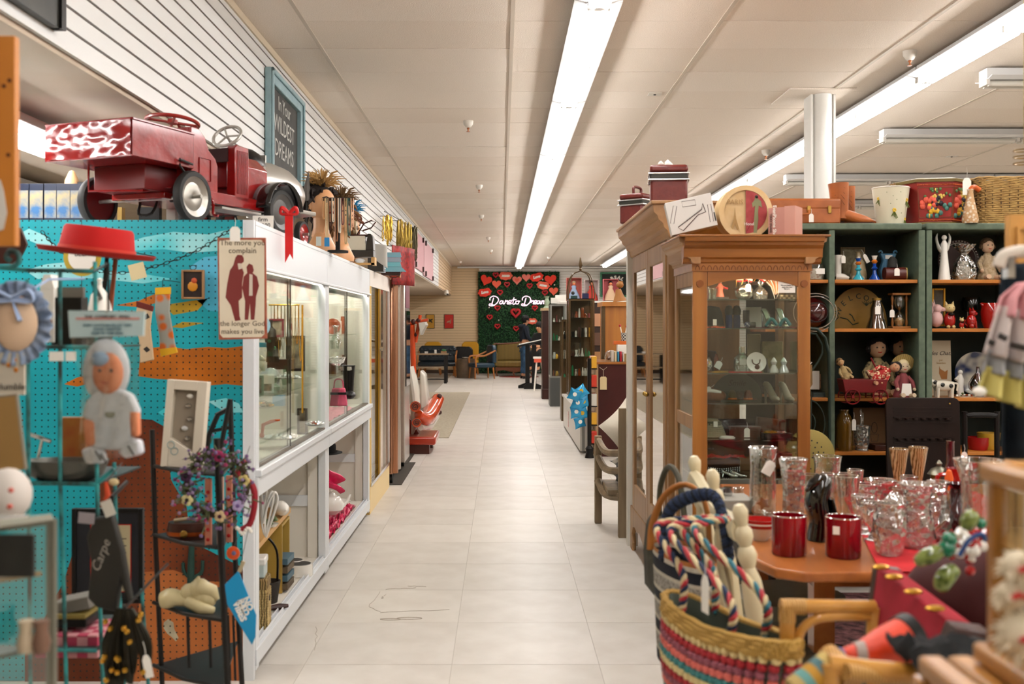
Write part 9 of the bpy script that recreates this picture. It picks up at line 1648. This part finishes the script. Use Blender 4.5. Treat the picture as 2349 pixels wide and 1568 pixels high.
def showcase(name,lab,px0,px1,Y,z0,z1,m,d=.4,shelves=4,items=6,seed=0,back=None,grp=None,bz=0):
 t=Th(name,lab,'display case',(Xp(px0,Y),Y,0),grp);w_=Xp(px1,Y)-Xp(px0,Y);e=.028
 for x in (0,w_-e):
  for y in (0,d-e):Pa('post',MB().box(x,x+e,y,y+e,z0,z1),m,t)
 for z in (z0,z1-e):
  Pa('rail',MB().box(e,w_-e,0,e,z,z+e),m,t);Pa('rail',MB().box(0,e,e,d-e,z,z+e),m,t)
 Pa('base',MB().box(0,w_,0,d,bz,z0),back or m,t);Pa('top',MB().box(0,w_,0,d,z1-.01,z1),m,t)
 Pa('back',MB().box(e,w_-e,d-.012,d-.006,z0,z1),mat('sc_back','#4c3a28',.7),t);Pa('front_glass',MB().box(e,w_-e,.008,.012,z0+e,z1-e),pane,t,smooth=0);Pa('side_glass',MB().box(.008,.012,e,d-e,z0+e,z1-e),pane,t,smooth=0)
 rd=random.Random(seed);nms=('figurine','cup','vase','trinket');cs=['pearl','amber','gold','chrome','jade','rose_wax','velvet_black','white_china','brown_hide']
 for k in range(shelves):
  z=z0+(z1-z0)*(k+.02+(k>0)*.0)/shelves;
  if k:Pa('shelf',MB().box(e,w_-e,.02,d-.02,z-.005,z),gsh,t,smooth=0)
  for i in range(items):
   nm=nms[rd.randrange(4)];c_=cs[rd.randrange(len(cs))];r=rd.uniform(.012,.028);h=rd.uniform(.05,.14);x=e+r+(w_-2*e-2*r)*(i+.5)/items
   one(nm,MB().la([(r,0),(r*rd.uniform(.5,1.2),h*.4),(r*rd.uniform(.4,1),h*.7),(r*rd.uniform(.2,.9),h)],10),MATS[c_],'%s %s, %s from the aisle on glass shelf %s of the %s'%({'pearl':'pearly','amber':'brown','gold':'gold','chrome':'silver','jade':'green','rose_wax':'rose','velvet_black':'black','white_china':'white','brown_hide':'brown leather'}[c_],nm,('first','second','third','fourth','fifth','sixth')[i],('one','two','three','four','five')[k],name.replace('_',' ')),nm,(t.location.x+x,Y+.06+rd.random()*.12,z+.001),'curios in the '+name.replace('_',' '))
 return t
mat('jade','#2a7a50')
brs=mat('bronze_frame','#54422a',.35,.6);BC=showcase('brass_cabinet','tall bronze framed glass cabinet crowned by wire arches and a finial',1304,1364,14.1,.46,1.775,brs,.38,5,6,1,bz=.458)
bw_=Xp(1364,14.1)-Xp(1304,14.1);ap=Ve((bw_/2,.19,2.16))
for x,y in ((0,0),(bw_,0),(0,.38),(bw_,.38)):Pa('arch',MB().tu(bez([(x,y,1.775),(x+(ap.x-x)*.05,y+(ap.y-y)*.05,1.93),(x+(ap.x-x)*.35,y+(ap.y-y)*.35,2.10),ap]),.008,6),brs,BC)
Pa('finial',MB().la([(.012,0),(.02,.02),(.012,.04),(.028,.075),(.012,.15),(.012,.17),(.004,.19)],12,tuple(ap)),brs,BC)
showcase('grey_showcase','grey metal framed upright showcase farther along the aisle',1262,1300,18.2,.5,1.79,mat('grey_alu','#8c8c86',.35,.4),.6,4,4,2,mat('grey_base','#4c4e4c',.5));showcase('thin_bronze_case','narrow bronze framed case squeezed between the two larger showcases',1288,1303,15.4,.62,1.5,brs,.4,3,2,3)
t=Th('fluted_cabinet','slim dark brown carved cabinet edge topped with a vase','cabinet',(Xp(1250,20.0),20.0,0));Pa('body',MB().box(-.05,.25,0,.5,.12,1.70),M.dark_wood,t,bev=.01);Pa('plinth',MB().box(-.06,.26,-.02,.5,0,.2),M.dark_wood,t,bev=.01);Pa('cap',MB().box(-.07,.27,-.03,.5,1.70,1.75),M.edge_tan,t)
t=Th('china_vase','pale green china vase with dark top on the slim dark cabinet','vase',(Xp(1255,20.0),20.1,1.75));Pa('vase',MB().la([(.07,0),(.04,.04),(.06,.12),(.03,.18),(.05,.23)],16),mat('celadon','#8c9c84',.3),t)
t=Th('white_counter','low white laminate counter carrying the bronze framed cabinet','counter',(Xp(1298,14.0),11.45,0));Pa('body',MB().pr_([(0,0),(.14,0),(.14,1.8),(.37,1.8),(.37,3.1),(0,3.1)],.03,.43,'z'),mat('laminate','#ccc8c0',.3),t);Pa('top',MB().pr_([(-.02,-.02),(.145,-.02),(.145,1.79),(.38,1.79),(.38,3.12),(-.02,3.12)],.43,.458,'z'),M.laminate,t);Pa('grey_edge',MB().box(.02,.05,-.004,0,.03,.43),M.grey_alu,t);Pa('price_strip',MB().box(-.004,0,2.0,2.15,.1,.3),M.red_gloss,t)
t=Th('snack_rack','black pole rack with shelves of coloured snacks','rack',(Xp(1352,11.1),11.1,0));Pa('pole',MB().tu([(0,0,0),(0,0,1.06)],.022,10),M.black_leather,t);Pa('foot',MB().la([(.05,0),(.035,.06),(.045,.10),(.02,.13)],12),M.black_leather,t)
for z in (.15,.35,.55,.75,.95):
 Pa('shelf',MB().box(.015,.085,0,.3,z-.01,z),M.black_leather,t)
 for k in range(3):one('snack_packet',MB().box(-.03,.03,-.03,.03,0,.13),mat('snack%d'%((k+int(z*5))%3),['#b83420','#c89428','#c8c4b8'][(k+int(z*5))%3],.4),['red','yellow','white'][(k+int(z*5))%3]+' snack packet on the rack shelf %s from the floor'%{.15:'lowest',.35:'second',.55:'third',.75:'fourth',.95:'fifth'}[z],'snack',(t.location.x+.05,11.14+.09*k,z),'snacks on the black rack',bev=.006)
cyb=mat('foil_blue','#0c7cac',.25,.3,col2='#148cbc',scale=9,coat=.5,bump=.4);rd=random.Random(6)
for k,(px,py) in enumerate(((1318,905),(1334,898),(1325,925),(1338,922),(1322,945),(1336,948),(1330,968))):
 t=Th('snack_bag',['upper pale topped blue foil snack bag','topmost blue foil snack bag by the black pole','blue foil snack bag jutting into the aisle','blue foil snack bag behind the jutting one','blue foil snack bag fourth down toward the aisle','blue foil snack bag fourth down by the pole','lowest blue foil snack bag'][k],'snack bag',at(px,py,11.0+.02*k),'blue snack bags',rot=(rd.uniform(-.3,.3),rd.uniform(-.6,.6),rd.uniform(-.5,.5)))
 b=cushion(MB(),.13,.035,8);b.v=[(x,z,y) for x,y,z in b.v];Pa('bag',b,cyb,t);Pa('logo',MB().tu([(0,-.017,.01),(0,-.02,.01)],.022,14),[M.paper,M.toy_yellow][k%2],t)
for k in range(7):pass
DR2=Th('orange_dresser','orange oak dresser side panel behind the oxblood cabinet','dresser',(0,0,0));Pa('side',MB().box(Xp(1388,12.5),2.2,12.5,13.1,0,Zp(702,12.5)),wood('dresser_oak','#98602a','#ac7030',.4,'z'),DR2);Pa('top',MB().box(Xp(1381,12.5),2.25,12.45,13.12,Zp(702,12.5),Zp(692,12.5)),M.dresser_oak,DR2);Pa('front_edge',MB().box(Xp(1380,12.5),Xp(1388,12.5),12.48,12.56,0,Zp(702,12.5)),brs,DR2)
t=Th('carved_figure','carved brown wooden bust on the orange dresser','figurine',(Xp(1423,12.6),12.65,Zp(690,12.5)));Pa('torso',MB().tu([(0,0,0),(-.01,0,.08),(-.02,0,.15)],[.085,.05,.03],12),mat('carved_oak','#8c5c28',.6),t);Pa('head',MB().ball((.0,0,.2),.042,12,sx=1.1),M.carved_oak,t);Pa('hair_roll',MB().tu([(-.02,0,.235),(.035,0,.22)],.018,8),M.carved_oak,t)
CB2=Th('dark_curio_cabinet','long dark brown curio cabinet standing behind the bronze framed one','cabinet',(0,0,0));Pa('body',MB().box(1.12,2.4,16.4,16.9,0,1.77),mat('curio_dark','#2c1a12',.5),CB2)
for k in range(4):Pa('shelf_panel',MB().box(1.3,1.75,16.38,16.4,.5+.3*k,.7+.3*k),mat('panel_tan%d'%k,['#7c5030','#9c7048','#5c4030','#b08060'][k],.6),CB2)  # flat tan panels of differing tones on the dark front
for k,(px,w_,h_,c1_,c2_,lab) in enumerate(((1316,.24,.36,'#b05a50','#90a4c0','boxed doll in a pale blue gown'),(1356,.22,.33,'#c0b0ac','#a83428','boxed doll in a red costume'),(1400,.24,.34,'#b85c60','#d0b090','boxed doll in a cream gown with dark hair'))):
 t=Th('boxed_doll',lab+' on the far cabinet','doll box',(Xp(px,16.6),16.55,1.80),'boxed dolls');Pa('box_back',MB().box(-w_/2,w_/2,.04,.05,0,h_),mat('dbx%d'%k,c1_,.6),t);Pa('box_side',MB().box(-w_/2,-w_/2+.008,-.05,.04,0,h_),MATS['dbx%d'%k],t);Pa('box_side',MB().box(w_/2-.008,w_/2,-.05,.04,0,h_),MATS['dbx%d'%k],t);Pa('box_top',MB().box(-w_/2,w_/2,-.05,.05,h_,h_+.008),MATS['dbx%d'%k],t)
 Pa('gown',MB().la([(.11,.01),(.08,.1),(.03,.2),(.04,.23),(.02,.25)],16,sy=.4),mat('gown%d'%k,c2_,.8),t);Pa('head',MB().ball((0,0,.275),.028,12),sk,t);Pa('hair',MB().ball((0,.012,.29),.034,10),[M.bone,M.hair_dark,M.hair_dark][k],t)
boxy('white_storage_box','white storage box beside the boxed dolls','box',(Xp(1287,18.5),18.5,1.791),.2,.2,.16,M.paper);t=boxy('photo_box','small white box with a grey portrait on the grey showcase','box',(Xp(1271,18.3),18.35,1.80),.11,.1,.10,M.paper);boxy('cabinet_riser','white board ledge under the boxed dolls','ledge',(Xp(1370,16.6),16.62,1.771),1.2,.3,.028,M.paper)
boxy('blue_picture_book','blue picture book standing before the doll in red','book',(Xp(1343,14.3),14.3,1.777),.09,.02,.075,mat('bk_blue','#141c44',.5));t=Th('green_seat_toy','small dark green toy chair on the bronze framed cabinet','toy',(Xp(1316,14.2),14.2,1.777));Pa('seat',MB().box(-.04,.05,-.03,.03,.0,.04),mat('toy_teal','#1c3c38',.5),t);Pa('figure',MB().ball((-.01,0,.075),.025,10),M.ink,t)
t=Th('arched_sign','green framed dark sign with white letters on an arch on the far wall','sign',at(1408,650,BY-.12));Pa('board',MB().box(-.35,.5,0,.05,-.35,.28),mat('sign_dark','#1c2420',.6),t);Pa('frame',MB().frame(-.40,.55,-.4,.34,.05,-.01,.06),mat('sign_green','#3c7c5c',.5),t)
for k,ch_ in enumerate('ABSAL'):a=PI*(.80-.13*k);text(ch_,.13,M.paper,t,(.08+.26*cos(a),-.006,-.04+.22*sin(a)),(PI/2,-(a-PI/2),0),bold=.01)
# goods on the oxblood cabinet
oz=Zp(830,11.2);OY=11.4;O_=1.34
def ob(px):return (Xp(px,OY),OY,oz)
for k,(px,w_,h_,c_,lab) in enumerate(((1404,.022,.09,'#b8b0a4','white spined book nearest the glass cloche'),(1411,.018,.085,'#c8b894','cream spined book next to the white one'),(1417,.014,.08,'#2c7ca0','turquoise spined book in the small row'),(1423,.014,.082,'#a81c2c','crimson spined book in the small row'),(1429,.012,.08,'#c0bcb4','pale spined book at the row end'))):boxy('small_book',lab,'book',ob(px),w_*O_,.12,h_*O_,mat('sb%d'%k,c_,.6),group='small books on the oxblood cabinet')
boxy('white_box_stack','white box standing on end behind the small books','box',(Xp(1430,11.6),11.62,oz),.14,.12,.18,M.paper);o=boxy('orange_card_box','orange printed box lying on the white box','box',(Xp(1425,11.6),11.62,oz+.181),.17,.1,.04,mat('or_box','#c05c1c',.5));boxy('woven_caddy','tan woven caddy at the post end of the oxblood cabinet','basket',ob(1438),.07,.08,.085,sg)
t=Th('glass_cloche','glass cloche tipped over a small brown figure','cloche',ob(1396));Pa('dome',MB().la([(.04,0),(.045,.05),(.03,.1),(.012,.12)],18),cg,t);Pa('figure',MB().ball((0,0,.035),.022,10),M.brown_suede,t)
t=Th('striped_straw_cup','patterned cup holding candy sticks with red tops','cup',(Xp(1432,11.6),11.62,oz+.222));Pa('cup',MB().la([(.03,0),(.035,.09)],14),mat('cup_check','#c8c4bc',.4,col2='#2c2c2c',kind='checker',scale=60),t)
for x,h in ((-.03,.17),(.02,.16),(.03,.19)):Pa('candy_stick',MB().tu([(x*.4,0,.02),(x*1.5,0,h)],.006,6),M.pearl,t);Pa('candy_top',MB().ball((x*1.5,0,h),.016,8),M.red_gloss,t)
# more curios inside the two white cases
rd=random.Random(12);WD={'pearl':'pearly','white_china':'white','chrome':'silver','gold':'gold','amber':'brown','clear_crystal':'glassy','rose_wax':'rose','celadon':'pale green','brown_hide':'brown leather','sky_blue':'light blue'}
ORD=('first','second','third','fourth','fifth','sixth','seventh')
for cn,y0,y1 in (('nearest',4.45,5.68),('second',6.15,7.5)):
 for sn,z in (('lower',1.087),('upper',1.347)):
  for i in range(7):
   k_=rd.choice(list(WD));kd=rd.choice(('cup','figurine','vase','plate','frame'));loc=(-1.09-.09*rd.random(),y0+(y1-y0)*(i+.5)/7,z);lab='%s %s, %s from the near end, %s shelf, %s white case'%(WD[k_],kd,ORD[i],sn,cn);m=MATS[k_]
   if kd=='plate':b=MB();b.M=TR(0,0,.052,PI/2-.15);b.la([(.001,0),(.03,0),(.052,.008),(.05,.01),(.001,.003)],20,cap=False);one('plate',b,m,lab,'plate',loc,'curios in the white cases')
   elif kd=='frame':t=Th('framed_photo',lab,'photo frame',loc,'curios in the white cases',rz=.2);Pa('frame',MB().frame(-.035,.035,0,.09,.01,-.005,.005),m,t);Pa('picture',MB().box(-.025,.025,-.002,.003,.01,.08),photo_m,t)
   else:
    r=rd.uniform(.014,.026);h=rd.uniform(.06,.13);one(kd,MB().la([(r,0),(r*rd.uniform(.6,1.3),h*.3),(r*rd.uniform(.4,1),h*.6),(r*rd.uniform(.3,1.1),h)],12),m,lab,kd,loc,'curios in the white cases')
for i in range(6):
 z=(.607,1.007,1.357)[i%3];one('bottle',MB().la([(.025,0),(.03,.05),(.012,.09),(.012,.12)],12),MATS[('amber','pearl','gold','celadon','chrome','rose_wax')[i]],'%s bottle on the %s shelf of the pale yellow framed cabinet'%(('brown','pearly','gold','pale green','silver','rose')[i],('lowest','middle','top')[i%3]),'bottle',(-1.12,7.95+.2*(i//3),z),'bottles in the yellow framed cabinet')
